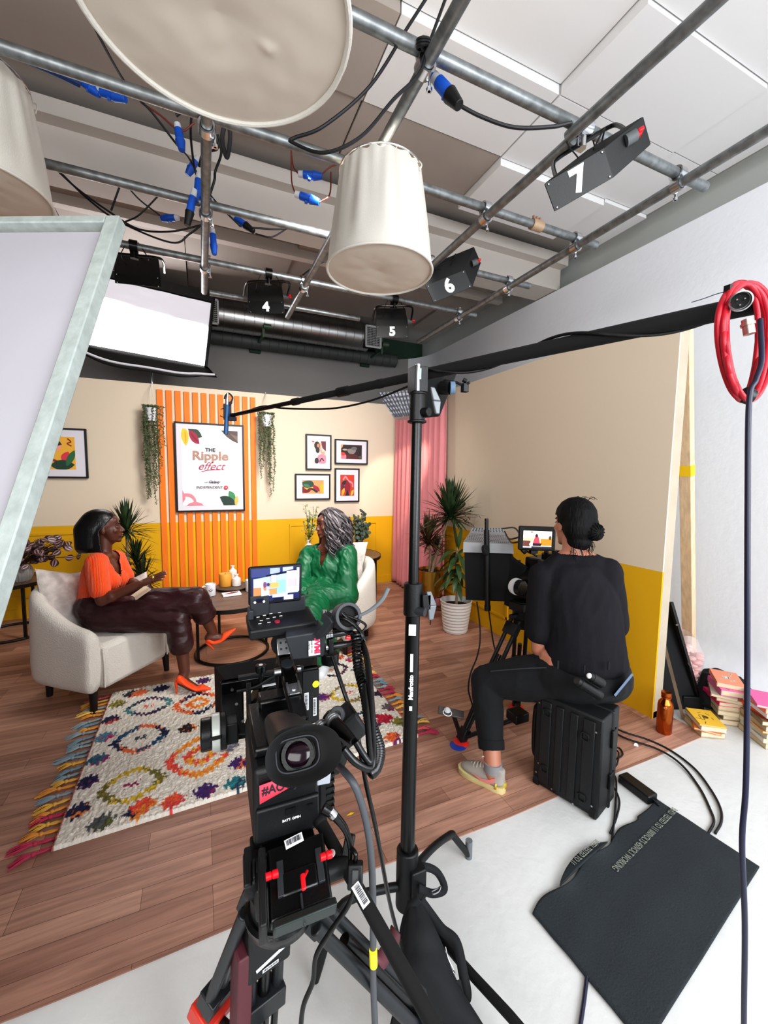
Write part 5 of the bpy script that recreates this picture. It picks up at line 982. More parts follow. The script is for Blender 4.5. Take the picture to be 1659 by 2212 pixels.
obj('t_shirt', mb, tee, t, remesh=.006, smooth=6, cut=lambda p: (p.z > nb.z+.004 and (p-nb).length < .11), solid=.004, fold=(.007, 7, 7, 3.2, rotm(ry=.5)))
denim = mat('black_denim', '0e1013', .9, var=.15, vscale=14, bump=1.2, bscale=9)
mb = MB(); torso(mb, [(pel+V((0, 0, .01)), (.165, .200, .125)), (P(1264, 1462, 1.955), (.150, .190, .09))], Rt); hm = kL.lerp(aL, .72)
limb(mb, [pel-side*.07, hipL, hipL.lerp(kL, .5), kL, kL.lerp(aL, .35), hm], [.135, .122, .108, .078, .074, .062]); limb(mb, [pel+side*.07, hipR, kR, kR.lerp(aR, .7)], [.13, .115, .078, .06])
obj('jeans', mb, denim, t, remesh=.006, smooth=6, fold=(.004, 9, 9, 6))
dn = (aL-kL).normalized(); obj('turned_up_hem', MB().cyl(hm-dn*.005, hm+dn*.038, .064, .062, n=24), denim, t, bevel=.004)
# seams, pockets and belt loops follow the cloth
obj('side_seam', MB().tube([P(1180, 1442, 1.90), P(1120, 1445, 1.97), P(1060, 1450, 2.06)], .003), mat('grey_stitch', '34363c', .8), t)
hair_b = mat('black_hair', '040405', .68, spec=.25, bump=1.2, bscale=30, stretch=(4, 4, .7)); mb = MB()
hs = lambda x, y, z: q(x/.94, y/.94, z/.94)
mb.sph(hs(-.020, 0, .042), (.104, .090, .096), Rh); mb.sph(hs(-.055, 0, -.005), (.075, .088, .085), Rh); mb.sph(hs(-.055, 0, -.075), (.055, .06, .045), Rh); mb.sph(hs(-.045, 0, -.105), (.036, .05, .04), Rh)
mb.sph(hs(-.115, .026, -.022), (.034, .042, .042), Rh); mb.sph(hs(-.125, .034, -.035), (.028, .030, .030), Rh)
ho = obj('hair', mb, hair_b, t, remesh=.005, smooth=4, cut=lambda p: (lambda l: l.x > .068 or (l.x > .01 and l.z < .045 and abs(l.y) < .085))(Rh.transposed() @ (p-hc)))
rr = random.Random(5); mb = MB()
for k in range(60):
    a = rr.uniform(-1.3, 1.3); z = rr.uniform(-.13, -.06); p = hs(-.05-.04*math.cos(a), .055*math.sin(a), z); d = Rh @ V((-rr.uniform(.1, 1), rr.uniform(-.8, .8), -rr.uniform(.2, 1))).normalized(); mb.tube([p, p+d*.02, p+d*.03+V((0, 0, -.02))], .0009, n=4, k=2)
for k in range(5):
    a = rr.uniform(-1, 1); p = hs(-.04+.03*a, rr.uniform(-.04, .04), .118); mb.tube([p, p+Rh @ V((-.02, rr.uniform(-.03, .03), .02)), p+Rh @ V((-.05, rr.uniform(-.04, .04), .008))], .001, n=4, k=3)
for k in range(14):
    ph = k*.45; mb.tube([hs(-.118+.034*math.cos(b3), .028+.042*math.sin(b3)*math.cos(ph), -.024+.040*math.sin(b3)*math.sin(ph)) for b3 in [i*PI/4 for i in range(5)]], .004, n=5, k=3)
o = obj('loose_strands', mb, hair_b, ho); o['kind'] = 'stuff'
# trainer on the left foot
d = dsh; sd = V((-d.y, d.x, 0)); g = V((heel.x, heel.y, .004))
grey_s = mat('grey_mesh_fabric', 'a59f97', .85, bump=.3, bscale=200); pinkS = mat('salmon_pink', 'd98a84', .6); solew = mat('yellowed_sole', 'd8cc96', .6, var=.1, vscale=12)
def foot_outline(k, z):
    return [(g+d*(L*x)+sd*y*k+V((0, 0, z))) for x, y in [(.0, 0), (.02, .022), (.12, .034), (.35, .036), (.6, .044), (.8, .046), (.93, .034), (1.0, .010), (1.0, -.010), (.93, -.034), (.8, -.044), (.6, -.042), (.35, -.034), (.12, -.034), (.02, -.022)]]
mb = MB().ring_sweep([foot_outline(.92, .0), foot_outline(1.02, .012), foot_outline(1.0, .030)]); obj('sole', mb, solew, t, angle=60)
rings = []
for z, k, x0, x1 in ((.028, .98, .0, .98), (.045, .95, .0, .96), (.062, .80, .02, .84), (.080, .62, .02, .60), (.098, .52, .02, .46), (.112, .50, .015, .40)):
    rings.append([g+d*L*(x0+(x1-x0)*x)+sd*y*k*1.02+V((0, 0, z)) for x, y in [(.0, .004), (.03, .030), (.15, .040), (.4, .042), (.62, .043), (.8, .040), (.93, .028), (1.0, .008), (1.0, -.008), (.93, -.028), (.8, -.04), (.62, -.041), (.4, -.040), (.15, -.038), (.03, -.028)]])
so_ = obj('trainer', MB().ring_sweep(rings), grey_s, t, angle=80, sub=1)
mb = MB()
for sg in (-1, 1): mb.add([g+d*L*x+sd*sg*y+V((0, 0, z)) for x, z, y in [(.15, .075, .034), (.26, .058, .040), (.42, .046, .044), (.62, .050, .0445), (.42, .034, .0445), (.26, .036, .0425), (.16, .052, .040)]], [tuple(range(7))])
obj('side_emblem', mb, pinkS, so_, flat=True, solid=.003)
obj('tongue_lining', MB().sph(g+d*L*.36+V((0, 0, .112)), (.035, .024, .018), Matrix((d, sd, V((0, 0, 1)))).transposed()), pinkS, so_)
obj('heel_counter', MB().ring_sweep([[g+d*L*(.0-.006)+V((0, 0, z))+d*(L*.16*abs(math.sin(a)))+sd*.038*math.sin(a) for a in [-PI/2+PI*k/8 for k in range(9)]] for z in (.022, .05)], closed_u=False, caps=False), mat('translucent_gold', 'bfa83c', .3), so_, solid=.006)
mb = MB()
for k in range(6): x = .42+.07*k; z = .105-.009*k; mb.tube([g+d*L*x+sd*.026+V((0, 0, z-.012)), g+d*L*(x+.02)+V((0, 0, z)), g+d*L*x-sd*.026+V((0, 0, z-.012))], .0035, n=6, k=3)
mb.tube([g+d*L*.42+V((0, 0, .108)), g+d*L*.40+sd*.01+V((0, 0, .135)), g+d*L*.46+sd*.02+V((0, 0, .14)), g+d*L*.44+V((0, 0, .11))], .0025, n=5); obj('laces', mb, mat('lace_cream', 'cfc8bb', .8), so_)
obj('sock', MB().cyl(V((aL.x, aL.y, .085)), V((aL.x, aL.y, .128)), .044, .043), mat('grey_sock', '8a8a8c', .9), t)
g2 = V((aR.x, aR.y, .004)); mb = MB(); limb(mb, [g2+V((0, -.05, .05)), g2+V((.02, .14, .04))], [.045, .04]); mb.cyl(g2+V((0, 0, .05)), g2+V((0, 0, .12)), .045); obj('trainer', mb, grey_s, t, remesh=.007, smooth=3)
# ================================================================ foreground camera rig
ga = math.radians(1.0); G = V((math.sin(ga), math.cos(ga), 0)); GR = V((math.cos(ga), -math.sin(ga), 0)); UZ = V((0, 0, 1)); Rc = Matrix((GR, G, UZ)).transposed()
gloss = mat('camera_black', '050607', .3, bump=.08, bscale=250); satinb = mat('camera_satin_black', '0e1012', .5, bump=.12, bscale=400); dgrey = mat('dark_grey_plastic', '2c2f33', .5)
silver = mat('silver_metal', 'b9bbbd', .3, metal=1); label_w = mat('sticker_white', 'eceef0', .5)
def screw(mb, p, n, r=.003): mb.cyl(p, V(p)+V(n)*.0015, r, n=10)
def barcode(t, c, R, w, h, parent=None, seed=1):
    """white sticker with bars, R columns = (along, up, normal)"""
    par = parent or t; o = obj('barcode_sticker', MB().box(c, (w, h, .0008), R), label_w, par); r_ = random.Random(seed); mb = MB(); x = -.42
    while x < .42:
        ww = r_.choice((.012, .02, .03)); mb.box(V(c)+R @ V(((x+ww/2)*w, .08*h, .0006)), (ww*w, h*.6, .0006), R); x += ww+r_.choice((.015, .03))
    obj('bars', mb, ink, o if par is t else par, flat=True); return o
BR = P(622, 1745, .78); BR = V((BR.x, BR.y, BR.z)); BC = BR+G*.095+UZ*.018
cam_t = thing('cinema_camera', 'black cinema camera with raised eyecup and flip-up monitor, on the nearest tripod', 'camera', (BC.x, BC.y, BC.z-.11), R=Rc)
def C_(x, y, z): return BC+Rc @ V((x, y, z))
mb = MB().box(C_(0, 0, -.005), (.125, .19, .155), Rc); obj('body', mb, satinb, cam_t, bevel=.010)
obj('top_plate', MB().box(C_(-.005, .02, .082), (.105, .17, .022), Rc).box(C_(.0, .085, .10), (.07, .05, .03), Rc), gloss, cam_t, bevel=.006)
rear = BR+UZ*.018
mb = MB().box(C_(0, -.098, -.035), (.118, .010, .066), Rc); bd = obj('battery_cover', mb, satinb, cam_t, bevel=.004)
obj('latch', MB().box(C_(.003, -.104, -.018), (.018, .003, .012), Rc).box(C_(.04, -.104, -.016), (.010, .003, .003), Rc), black, bd)
Rback = Matrix((GR, UZ, -G)).transposed()   # reading direction for things seen from behind
def ctext(name, st, c, size, m, parent, R=Rback, **k): return obj(name, MB().text(st, M4(c, R), size=size, **k), m, parent, flat=True)
ctext('lettering', 'BATT. OPEN', C_(.005, -.1045, -.034), .0062, white, bd, bold=.0002)
mb = MB()
for k in range(6): mb.box(C_(-.02+.012*k, -.097, .030), (.006, .004, .018), Rc)
obj('vent_slots', mb, black, cam_t)
a, b_, c, d = C_(-.052, -.1035, .048), C_(.055, -.1035, .060), C_(.055, -.1035, .045), C_(-.052, -.1035, .012)
tp = obj('pink_tape', MB().poly([d, c, b_, a]), mat('pink_tape', 'ff4f66', .6, emit=.15), cam_t, solid=.0006)
ctext('handwriting', '#AOT J6-2', C_(-.003, -.1052, .036), .0235, ink, tp, sx=.85, bold=.0004)
tg = obj('grey_tag', MB().box(C_(.069, -.100, .034), (.026, .006, .040), Rc @ rotm(ry=.1)), mat('grey_tag', 'a9afb8', .5), cam_t, bevel=.002); ctext('symbol', 'J', C_(.069, -.1035, .036), .014, white, tg)
# right side controls and grip
mb = MB().box(C_(.078, -.01, -.02), (.035, .13, .13), Rc).box(C_(.092, .03, -.03), (.02, .07, .11), Rc); obj('side_module', mb, satinb, cam_t, bevel=.008)
mb = MB()
for k in range(9): mb.box(C_(.088, -.072, -.075+.014*k), (.016, .012, .005), Rc)
obj('side_ribs', mb, black, cam_t)
mb = MB()
for k in range(5): mb.sph(C_(.098, -.05, -.07+.028*k), (.006, .009, .009), Rc, n=12)
obj('side_buttons', mb, dgrey, cam_t)
obj('hand_grip', MB().sph(C_(.130, .05, -.01), (.035, .05, .075), Rc, n=24), black, cam_t)
# viewfinder
v0 = C_(.0, -.01, .098); ve = P(652, 1628, .60); vd = (ve-v0).normalized()
vr = GR; vu = vr.cross(vd)*-1; vu = (vu if vu.z > 0 else -vu)
Rv = Matrix((vr, vu, vr.cross(vu))).transposed()
mb = MB(); prof = []
for f_2, w, h in ((.0, .032, .026), (.45, .034, .028), (.7, .036, .030), (.86, .038, .032)):
    cc_ = v0.lerp(ve, f_2); prof.append([cc_+vr*w*(abs(math.cos(a))**.6)*(1 if math.cos(a) > 0 else -1)+vu*h*(abs(math.sin(a))**.6)*(1 if math.sin(a) > 0 else -1) for a in [2*PI*k/28 for k in range(28)]])
obj('viewfinder', MB().ring_sweep(prof), satinb, cam_t, angle=50)
toE = (O-ve).normalized(); er = (vr-toE*vr.dot(toE)).normalized(); eu = toE.cross(er); Re = Matrix((er, eu, toE)).transposed()
def oval(w, h, z, sx=0, sy=0, p=1.0, wl=None):
    pts = []
    for k in range(40):
        a = 2*PI*k/40; c0, s0 = math.cos(a), math.sin(a); ww = w if c0 > 0 else (wl or w); pts.append(ve+er*(ww*abs(c0)**p*(1 if c0 > 0 else -1)+sx)+eu*(h*abs(s0)**p*(1 if s0 > 0 else -1)+sy)+toE*z)
    return pts
rings = [oval(.030, .024, -.03), oval(.034, .028, -.018), oval(.044, .034, -.004, .002, -.002, 1, .044), oval(.056, .036, .006, .0, -.002, .85, .050), oval(.0575, .037, .008, .0, -.002, .85, .051), oval(.055, .035, .0065, .0, -.002, .85, .049), oval(.043, .029, -.006, -.004, 0, .8, .036), oval(.033, .024, -.012, -.006, .001, .6, .030), oval(.030, .0215, -.013, -.006, .001, .6), oval(.026, .018, -.022, -.006, .001, .7)]
ec = obj('eyecup', MB().ring_sweep(rings, caps=False), rubber, cam_t, angle=60)
obj('eyepiece_ring', MB().tube(oval(.031, .022, -.011, -.006, .001, .6), .0014, closed=True, k=1), dgrey, ec)
obj('eyepiece_lens', MB().sph(ve+er*-.004-toE*.022, (.021, .016, .006), Re, n=24), mat('lens_glass', '1a0a14', .12), ec)
obj('lens_barrel', MB().lathe([(.024, -.03), (.024, -.018), (.018, -.018), (.018, -.03)], ve+er*-.006, Re, n=28, caps=False), black, ec)
# handle with cold shoes
h0 = P(648, 1545, .80); h1 = P(612, 1400, .99); hd = (h1-h0).normalized(); hu = (UZ-hd*hd.z).normalized(); hr = hd.cross(hu); Rh_ = Matrix((hr, hd, hu)).transposed(); HL = (h1-h0).length
obj('top_handle', MB().box(h0.lerp(h1, .5)-hu*.012, (.034, HL*1.08, .022), Rh_).box(h0+hd*.0-hu*.05, (.034, .03, .075), Rh_).box(h1-hd*.01-hu*.055, (.034, .03, .09), Rh_), gloss, cam_t, bevel=.006)
def shoe(c, n_='cold_shoe'):
    o = obj(n_, MB().box(c, (.028, .032, .004), Rh_), silver, cam_t, bevel=.001); mb = MB()
    for s in (-1, 1): mb.box(c+hr*s*.012+hu*.004, (.004, .032, .005), Rh_)
    obj('rail', mb, silver, o); obj('screw', MB().cyl(c, c+hu*.004, .006, n=14), chrome, o); return o
shoe(h0.lerp(h1, .33)+hu*.002); obj('round_dial', MB().cyl(h0.lerp(h1, .72)-hu*.002, h0.lerp(h1, .72)+hu*.004, .014), dgrey, cam_t)
obj('silver_knob', MB().cyl(h0.lerp(h1, .62)-hr*.018, h0.lerp(h1, .62)-hr*.032, .009).cyl(h0.lerp(h1, .62)+hr*.018, h0.lerp(h1, .62)+hr*.026, .007), silver, cam_t)
sp_ = P(612, 1395, .97); s2_ = Matrix((GR, UZ, -G)).transposed(); o = obj('cold_shoe', MB().box(sp_, (.030, .042, .005), s2_ @ rotm(rx=-.5)), silver, cam_t, bevel=.002)
mb = MB()
for x in (-.006, .006):
    for y in (-.007, .007): obj('bolt', MB().cyl(sp_+s2_ @ rotm(rx=-.5) @ V((x, y, .002)), sp_+s2_ @ rotm(rx=-.5) @ V((x, y, .0036)), .0028, n=10), dgrey, o)
1; obj('mount_disc', MB().cyl(sp_-s2_ @ V((0, 0, .006)), sp_-s2_ @ V((0, 0, .022)), .026), rubber, o)
# control unit and monitor
U0 = P(612, 1357, .935); Ru = Rc @ rotm(rx=.10, ry=-.02); ub = MB().box(U0+UZ*.004+G*.03, (.150, .095, .024), Ru); cu = obj('control_unit', ub, satinb, cam_t, bevel=.005)
mb = MB()
for k, (x, y) in enumerate([(-.05, .02), (-.035, .025), (-.02, .03), (-.045, .0), (-.03, .005), (-.015, .008), (0, .03), (-.05, -.015), (-.03, -.015), (.0, .01)]): mb.box(U0+G*.03+Ru @ V((x, y-.005, .0175)), (.007, .0014, .001), Ru)
obj('button_print', mb, white, cu, flat=True); obj('record_button', MB().cyl(U0+G*.03+Ru @ V((-.012, -.022, .015)), U0+G*.03+Ru @ V((-.012, -.022, .019)), .006, n=16), mat('record_red', 'a0203c', .5), cu)
obj('unit_back', MB().box(U0+G*.062+Ru @ V((.015, 0, .034)), (.095, .014, .045), Ru), dgrey, cu, bevel=.003)
obj('hinge', MB().box(U0+G*.055+Ru @ V((-.045, .0, .045)), (.042, .010, .050), Ru).box(U0+G*.055+Ru @ V((-.066, -.0, .024)), (.012, .03, .03), Ru), dgrey, cu, bevel=.002)
mb = MB()
for x in (-.056, -.036): mb.cyl(U0+G*.048+Ru @ V((x, 0, .055)), U0+G*.046+Ru @ V((x, 0, .055)), .0028, n=12)
obj('hinge_screws', mb, white, cu)
L0 = P(595, 1262, .97); mb = MB(); Rl = Rback @ rotm(rx=.10); scr = obj('monitor', mb.box(L0, (.122, .094, .012), Rl), satinb, cam_t, bevel=.005)
def pict(name, parent, c, R, w, h, layers, emit=.5):
    cols = []; mb = MB()
    for i, (colr, pts) in enumerate(layers):
        m = mat('screen_'+colr, colr, .3, emit=emit)
        if m not in cols: cols.append(m)
        mb.poly([V(c)+R @ V(((x-.5)*w, (z-.5)*h, .0003*(i+1))) for x, z in pts], cols.index(m))
    return obj(name, mb, cols, parent, flat=True)
def rc(x0, y0, x1, y1): return [(x0, y0), (x1, y0), (x1, y1), (x0, y1)]
pict('screen', scr, L0+Rl @ V((0, .003, .0062)), Rl, .110, .080, [('232a52', sq), ('39406e', rc(0, .75, .6, 1)), ('8f9be6', rc(.38, .82, .58, .99)), ('a0aaf0', rc(.64, .84, .86, 1)), ('0e1022', [(.3, .74), (1, .9), (1, .95), (.3, .79)]), ('9aa6e0', [(.04, .12), (.98, .22), (.98, .86), (.04, .70)]), ('c9cdf2', rc(.72, .2, .97, .88)), ('b6a0e8', rc(.74, .40, .94, .64)), ('7fb0ee', rc(.52, .25, .70, .62)), ('a8764e', [(.04, .14), (.30, .16), (.30, .42), (.04, .45)]), ('b2804e', rc(.36, .2, .52, .38)), ('d6d9f2', rc(.05, .45, .24, .66)), ('c39a52', rc(.38, .42, .56, .56)), ('e8ecff', [(.20, .18), (.36, .20), (.36, .32), (.26, .34), (.20, .5)]), ('6a4462', blobp(.27, .52, .035, .09)), ('4a3050', blobp(.34, .52, .03, .05)), ('dfe2fa', rc(.40, .60, .50, .80)), ('e9edff', rc(.93, .25, .985, .98)), ('10122a', rc(.1, 0, .24, .12)), ('10122a', rc(.46, 0, .62, .10)), ('c0c8f8', rc(.66, .02, .86, .16)), ('a8b0ee', rc(.42, .12, .74, .22))])
# audio block, sticker, connectors
X0 = P(672, 1388, .93); Rx = Rc @ rotm(rx=.1); xb = obj('audio_block', MB().hexa([X0+Rx @ V(p) for p in [(-.045, -.012, -.030), (.030, -.012, -.034), (.030, .05, -.034), (-.020, .05, -.030), (-.06, -.012, .028), (.030, -.012, .030), (.030, .05, .030), (-.05, .05, .028)]]), dgrey, cam_t, bevel=.004)
Rs = Rback @ rotm(rx=-.1); st = obj('white_sticker', MB().box(X0-G*.0135+GR*.004+UZ*.0, (.026, .048, .0008), Rs), label_w, xb)
Rs90 = Rs @ rotm(rz=-PI/2); obj('lettering', MB().text('OVMI', M4(X0-G*.0145+GR*.0095, Rs90), size=.0165, bold=.0009), mat('logo_red', 'e02a5a', .5), st, flat=True); obj('small_print', MB().text('TEL 0208 922 1222', M4(X0-G*.0145-GR*.002, Rs90), size=.0045).text('LONDON', M4(X0-G*.0145-GR*.008, Rs90), size=.004), dgrey, st, flat=True)
X1 = X0+GR*.032; mb = MB()
for z in (.012, -.016):
    for k in range(3): mb.cyl(X1+GR*(.0+.006*k)+UZ*z, X1+GR*(.005+.006*k)+UZ*z, .0095-.0007*k)
obj('connector_rings', mb, silver, xb)
for z, l in ((.012, 0), (-.016, 1)):
    s0 = X1+GR*.018+UZ*z; e0 = X1+GR*.085+UZ*(z*.6)-G*.01; obj('cable_plug', MB().tube([s0, s0+GR*.03, e0], [.0085, .0085, .006, .005], n=14), gloss, xb)
obj('red_plug_band', MB().tube([X1+GR*.05, X1+GR*.075-UZ*.006, X1+GR*.088-UZ*.012], .0045), red, xb); obj('connector_base', MB().cyl(X1-UZ*.03+GR*.012, X1-UZ*.055+GR*.012, .020).box(X1+GR*.012-UZ*.02, (.012, .02, .05), Rc), gloss, xb, bevel=.002)
m0 = P(748, 1332, .90); dgm = (O-m0).normalized(); dgm = (dgm+GR*.35).normalized(); obj('microphone_holder', MB().lathe([(.022, -.016), (.030, -.016), (.031, 0), (.030, .016), (.022, .016), (.022, -.016)], m0, frame_z(dgm), n=30, caps=False).bar(P(692, 1372, .92), m0-GR*.025, .03, .014).bar(P(700, 1330, .92), P(722, 1345, .91), .02, .02), dgrey, cam_t, bevel=.001)
obj('holder_core', MB().cyl(m0-dgm*.012, m0+dgm*.004, .022), rubber, cam_t); obj('holder_screw', MB().cyl(P(701, 1318, .92), P(700, 1335, .92), .0055), silver, cam_t)
# lens, matte box, follow focus
l0 = C_(.018, .095, -.005); MBx = P(578, 1522, 1.10); ld = G
lens = MB().lathe([(.040, 0), (.044, .01), (.044, .04), (.049, .045), (.049, .085), (.046, .09), (.046, .12), (.055, .125), (.057, .19), (.001, .19)], l0, Matrix((GR, UZ.cross(GR)*-1 if 0 else UZ, ld)).transposed() if 0 else frame_z(ld), n=36); ln = obj('lens', lens, gloss, cam_t)
mb = MB(); fz = frame_z(ld)
for k in range(48): a = 2*PI*k/48; mb.box(l0+ld*.065+fz @ V((.050*math.cos(a), .050*math.sin(a), 0)), (.003, .0035, .030), fz @ rotm(rz=a))
obj('focus_gear', mb, rubber, ln); obj('lens_marking', MB().box(l0+ld*.155+UZ*.0575-GR*.006, (.04, .010, .001), Rc), label_w, ln)
Mx = l0+ld*.185+GR*-.0; Mc = V((MBx.x, MBx.y, MBx.z)); W_, H_ = .128, .082
Mc = l0+ld*.17
mb = MB(); 
for s in (-1, 1): mb.box(Mc+GR*s*(W_-.028), (.056, .018, 2*H_), Rc)
mb.box(Mc+UZ*(H_-.018), (2*W_, .018, .036), Rc).box(Mc-UZ*(H_-.018), (2*W_, .018, .036), Rc)
mx_ = obj('matte_box', mb, gloss, cam_t, bevel=.004)
hood = MB(); i0 = [Mc+GR*x*(W_-.02)+UZ*z*(H_-.012)+ld*.008 for x, z in ((-1, -1), (1, -1), (1, 1), (-1, 1))]; o0 = [Mc+GR*x*(W_+.012)+UZ*z*(H_+.010)+ld*.07 for x, z in ((-1, -1), (1, -1), (1, 1), (-1, 1))]; hood.ring_sweep([i0, o0], caps=False); obj('hood', hood, black, mx_, flat=True, solid=.004)
obj('tray_rails', MB().box(Mc+UZ*(H_+.006)-ld*.008, (.17, .012, .010), Rc).box(Mc-GR*.06-ld*.012, (.012, .012, .15), Rc).box(Mc+GR*.06-ld*.012, (.012, .012, .15), Rc).tube([Mc+GR*-.09+UZ*.055-ld*.012, Mc+GR*-.04+UZ*.06-ld*.016, Mc+GR*.0+UZ*.078-ld*.016, Mc+GR*.05+UZ*.082-ld*.012], .004), satinb, mx_, bevel=.002)
kt = Mc-GR*.028+UZ*(H_+.014)-ld*.01; kk = obj('top_knob', MB().cyl(kt, kt+UZ*.018, .014).cyl(kt-UZ*.03, kt, .006), gloss, mx_, bevel=.002); obj('knob_mark', MB().cyl(kt+UZ*.0182, kt+UZ*.019, .005), white, kk)
for x, z in ((-.09, .02), (-.075, -.03), (-.05, -.06), (.10, .05), (.10, .03), (-.1, .06)): mb = MB(); screw(mb, Mc+GR*x+UZ*z-ld*.010, -ld, .004); obj('screw', mb, silver, mx_)
obj('side_flag', MB().box(Mc+GR*.105-ld*.011+UZ*.0, (.045, .002, .15), Rc), satinb, mx_)
for k, (x, z, w, h) in enumerate(((.092, -.01, .012, .05), (.115, -.03, .010, .052))): barcode(mx_, Mc+GR*x+UZ*z-ld*.0135, Rback @ rotm(rz=PI/2), h, w, seed=k, parent=mx_)
obj('yellow_dot', MB().cyl(Mc+GR*.118-ld*.0125+UZ*.035, Mc+GR*.118-ld*.014+UZ*.035, .0095), mat('sticker_yellow', 'f2ea30', .5), mx_)
F0 = P(460, 1583, .96); ff = obj('follow_focus', MB().cyl(F0-GR*.002, F0+GR*.016, .042, n=40), mat('silver_ring', 'c9cec9', .35, metal=.3), cam_t, bevel=.002)
obj('focus_knob', MB().cyl(F0-GR*.026, F0-GR*.002, .036, n=36), gloss, ff, bevel=.003); obj('gearbox', MB().cyl(F0+GR*.016, F0+GR*.030, .040, n=36).box(F0+GR*.04, (.03, .045, .05), Rc).cyl(F0+GR*.03, l0+ld*.08-UZ*.02, .012), satinb, ff, bevel=.003); obj('pointer', MB().box(F0+GR*.006+UZ*.012-G*.042, (.022, .006, .006), Rc), black, ff)
mb = MB()
for s in (-1, 1): mb.cyl(C_(.03*s, -.22, -.115), C_(.03*s, .33, -.115), .0075, n=14)
obj('support_rods', mb, gloss, cam_t); obj('base_plate', MB().box(C_(0, 0, -.095), (.10, .22, .022), Rc).box(C_(0, -.02, -.118), (.11, .07, .03), Rc), satinb, cam_t, bevel=.003); obj('rod_bridge', MB().box(C_(0, .29, -.10), (.10, .02, .04), Rc), satinb, cam_t, bevel=.003)
# rear power plate with red knobs
B1 = P(640, 1825, .72); B2 = P(652, 1955, .645); bd_ = (B2-B1).normalized(); bn = GR.cross(bd_); bn = bn if bn.y < 0 else -bn; Rp = Matrix((GR, -bd_, GR.cross(-bd_))).transposed(); Bm = B1.lerp(B2, .5)
pp = obj('power_plate', MB().box(Bm-bn*.012, (.098, (B2-B1).length*1.18, .024), Rp).box(Bm-bn*.0+bd_*.01, (.06, .035, .012), Rp), gloss, cam_t, bevel=.004)
obj('side_rail', MB().box(Bm-GR*.058-bn*.02, (.012, (B2-B1).length*1.25, .055), Rp).box(Bm-GR*.070-bn*.03-bd_*.04, (.006, .03, .02), Rp).box(Bm-GR*.080-bn*.03-bd_*.05, (.014, .060, .010), Rp), satinb, pp, bevel=.003)
obj('lower_lip', MB().hexa([B2+Rp @ V(p) for p in [(-.045, -.024, -.01), (.052, -.024, -.01), (.052, -.006, -.01), (-.045, -.006, -.01), (-.045, -.024, .02), (.052, -.024, .02), (.052, -.010, .012), (-.045, -.010, .012)]]), mat('grey_green_metal', '2f3836', .45, metal=.3), pp, bevel=.003)
for p in (P(588, 1890, .655), P(705, 1848, .675)): obj('red_knob', MB().lathe([(.0055, -.010), (.0055, -.002), (.004, -.001), (.006, .001), (.006, .009), (.001, .010)], p, frame_z(GR), n=16), red, pp)
obj('red_lever', MB().box(P(655, 1905, .635), (.007, .022, .006), Rp).bar(P(655, 1898, .637), P(664, 1880, .66), .005, .004), red, pp, bevel=.002)
[obj('plate_guide', MB().box(Bm+GR*x_+bn*.003, (.011, .05, .006), Rp), dgrey, pp, bevel=.001) for x_ in (-.03, .035)]; obj('plate_hook', MB().tube([Bm+GR*.0+bd_*.03+bn*.004, Bm+GR*.0+bd_*.055+bn*.006, Bm+GR*.002+bd_*.07], .002, n=6), dgrey, pp)
Rbc = Matrix(((GR*math.cos(.16)-bd_*math.sin(.16)), (-bd_*math.cos(.16)-GR*math.sin(.16)), bn)).transposed(); barcode(cam_t, P(635, 1816, .685), Rbc, .030, .014, parent=pp, seed=9)
# cables of the rig
t = cam_t
K0 = P(735, 1578, .78); kb = obj('input_panel', MB().hexa([P(672, 1620, .77), P(700, 1655, .77), P(760, 1580, .80), P(745, 1535, .80), P(672, 1605, .70), P(700, 1598, .70), P(762, 1560, .73), P(725, 1530, .73)]), dgrey, cam_t, bevel=.003) if 0 else obj('input_panel', MB().box(K0, (.085, .05, .055), Rc @ rotm(ry=-.55)), satinb, cam_t, bevel=.006)
for (u, v, u2, v2) in ((690, 1568, 716, 1596), (714, 1552, 742, 1580)):
    a = P(u, v, .72); b_ = P(u2, v2, .69); obj('silver_collar', MB().cyl(a, a.lerp(b_, .35), .0125).cyl(a.lerp(b_, .1), a.lerp(b_, .15), .0135).cyl(a.lerp(b_, .22), a.lerp(b_, .27), .0135), silver, kb); obj('cable_boot', MB().tube([a.lerp(b_, .35), b_, b_+(b_-a)*.7], [.011, .0105, .007], n=14), gloss, kb)
c0 = P(729, 1543, .74); obj('round_port', MB().lathe([(.001, .002), (.006, .002), (.006, .008), (.0125, .008), (.014, .004), (.014, -.006)], c0, frame_z((O-c0)), n=28, caps=False), dgrey, kb)
def rigcable(pts, r, m=gloss, n='signal_cable', par=None): return obj(n, MB().tube([P(*p) for p in pts], r, n=12, k=8), m, par or cam_t)
rigcable([(742, 1618, .66), (770, 1648, .66), (800, 1660, .67), (806, 1640, .68), (806, 1600, .70), (802, 1520, .74), (795, 1440, .80), (782, 1390, .86), (750, 1362, .90), (722, 1360, .92)], .0062)
rigcable([(768, 1602, .67), (785, 1630, .67), (800, 1645, .67), (797, 1600, .69), (793, 1545, .72), (788, 1480, .77)], .0055)
rigcable([(690, 1362, .92), (735, 1335, .88), (770, 1355, .87), (790, 1385, .86)], .0042); rigcable([(740, 1325, .88), (768, 1352, .87), (782, 1372, .86), (776, 1392, .86)], .0042); rigcable([(752, 1330, .88), (790, 1350, .87), (775, 1372, .86)], .0025)
pth = catmull([P(768, 1368, .86), P(775, 1440, .82), P(790, 1500, .77), P(800, 1560, .73), P(818, 1615, .70), P(812, 1655, .68), P(798, 1670, .67)], 60); mb = MB(); hel = []
for i, p in enumerate(pth):
    tt_ = (pth[min(i+1, len(pth)-1)]-pth[max(i-1, 0)]).normalized(); xx = frame_z(tt_, (0, 1, .3)); a = i*2*PI/6.5; hel.append(p+xx @ V((.0085*math.cos(a), .0085*math.sin(a), 0)))
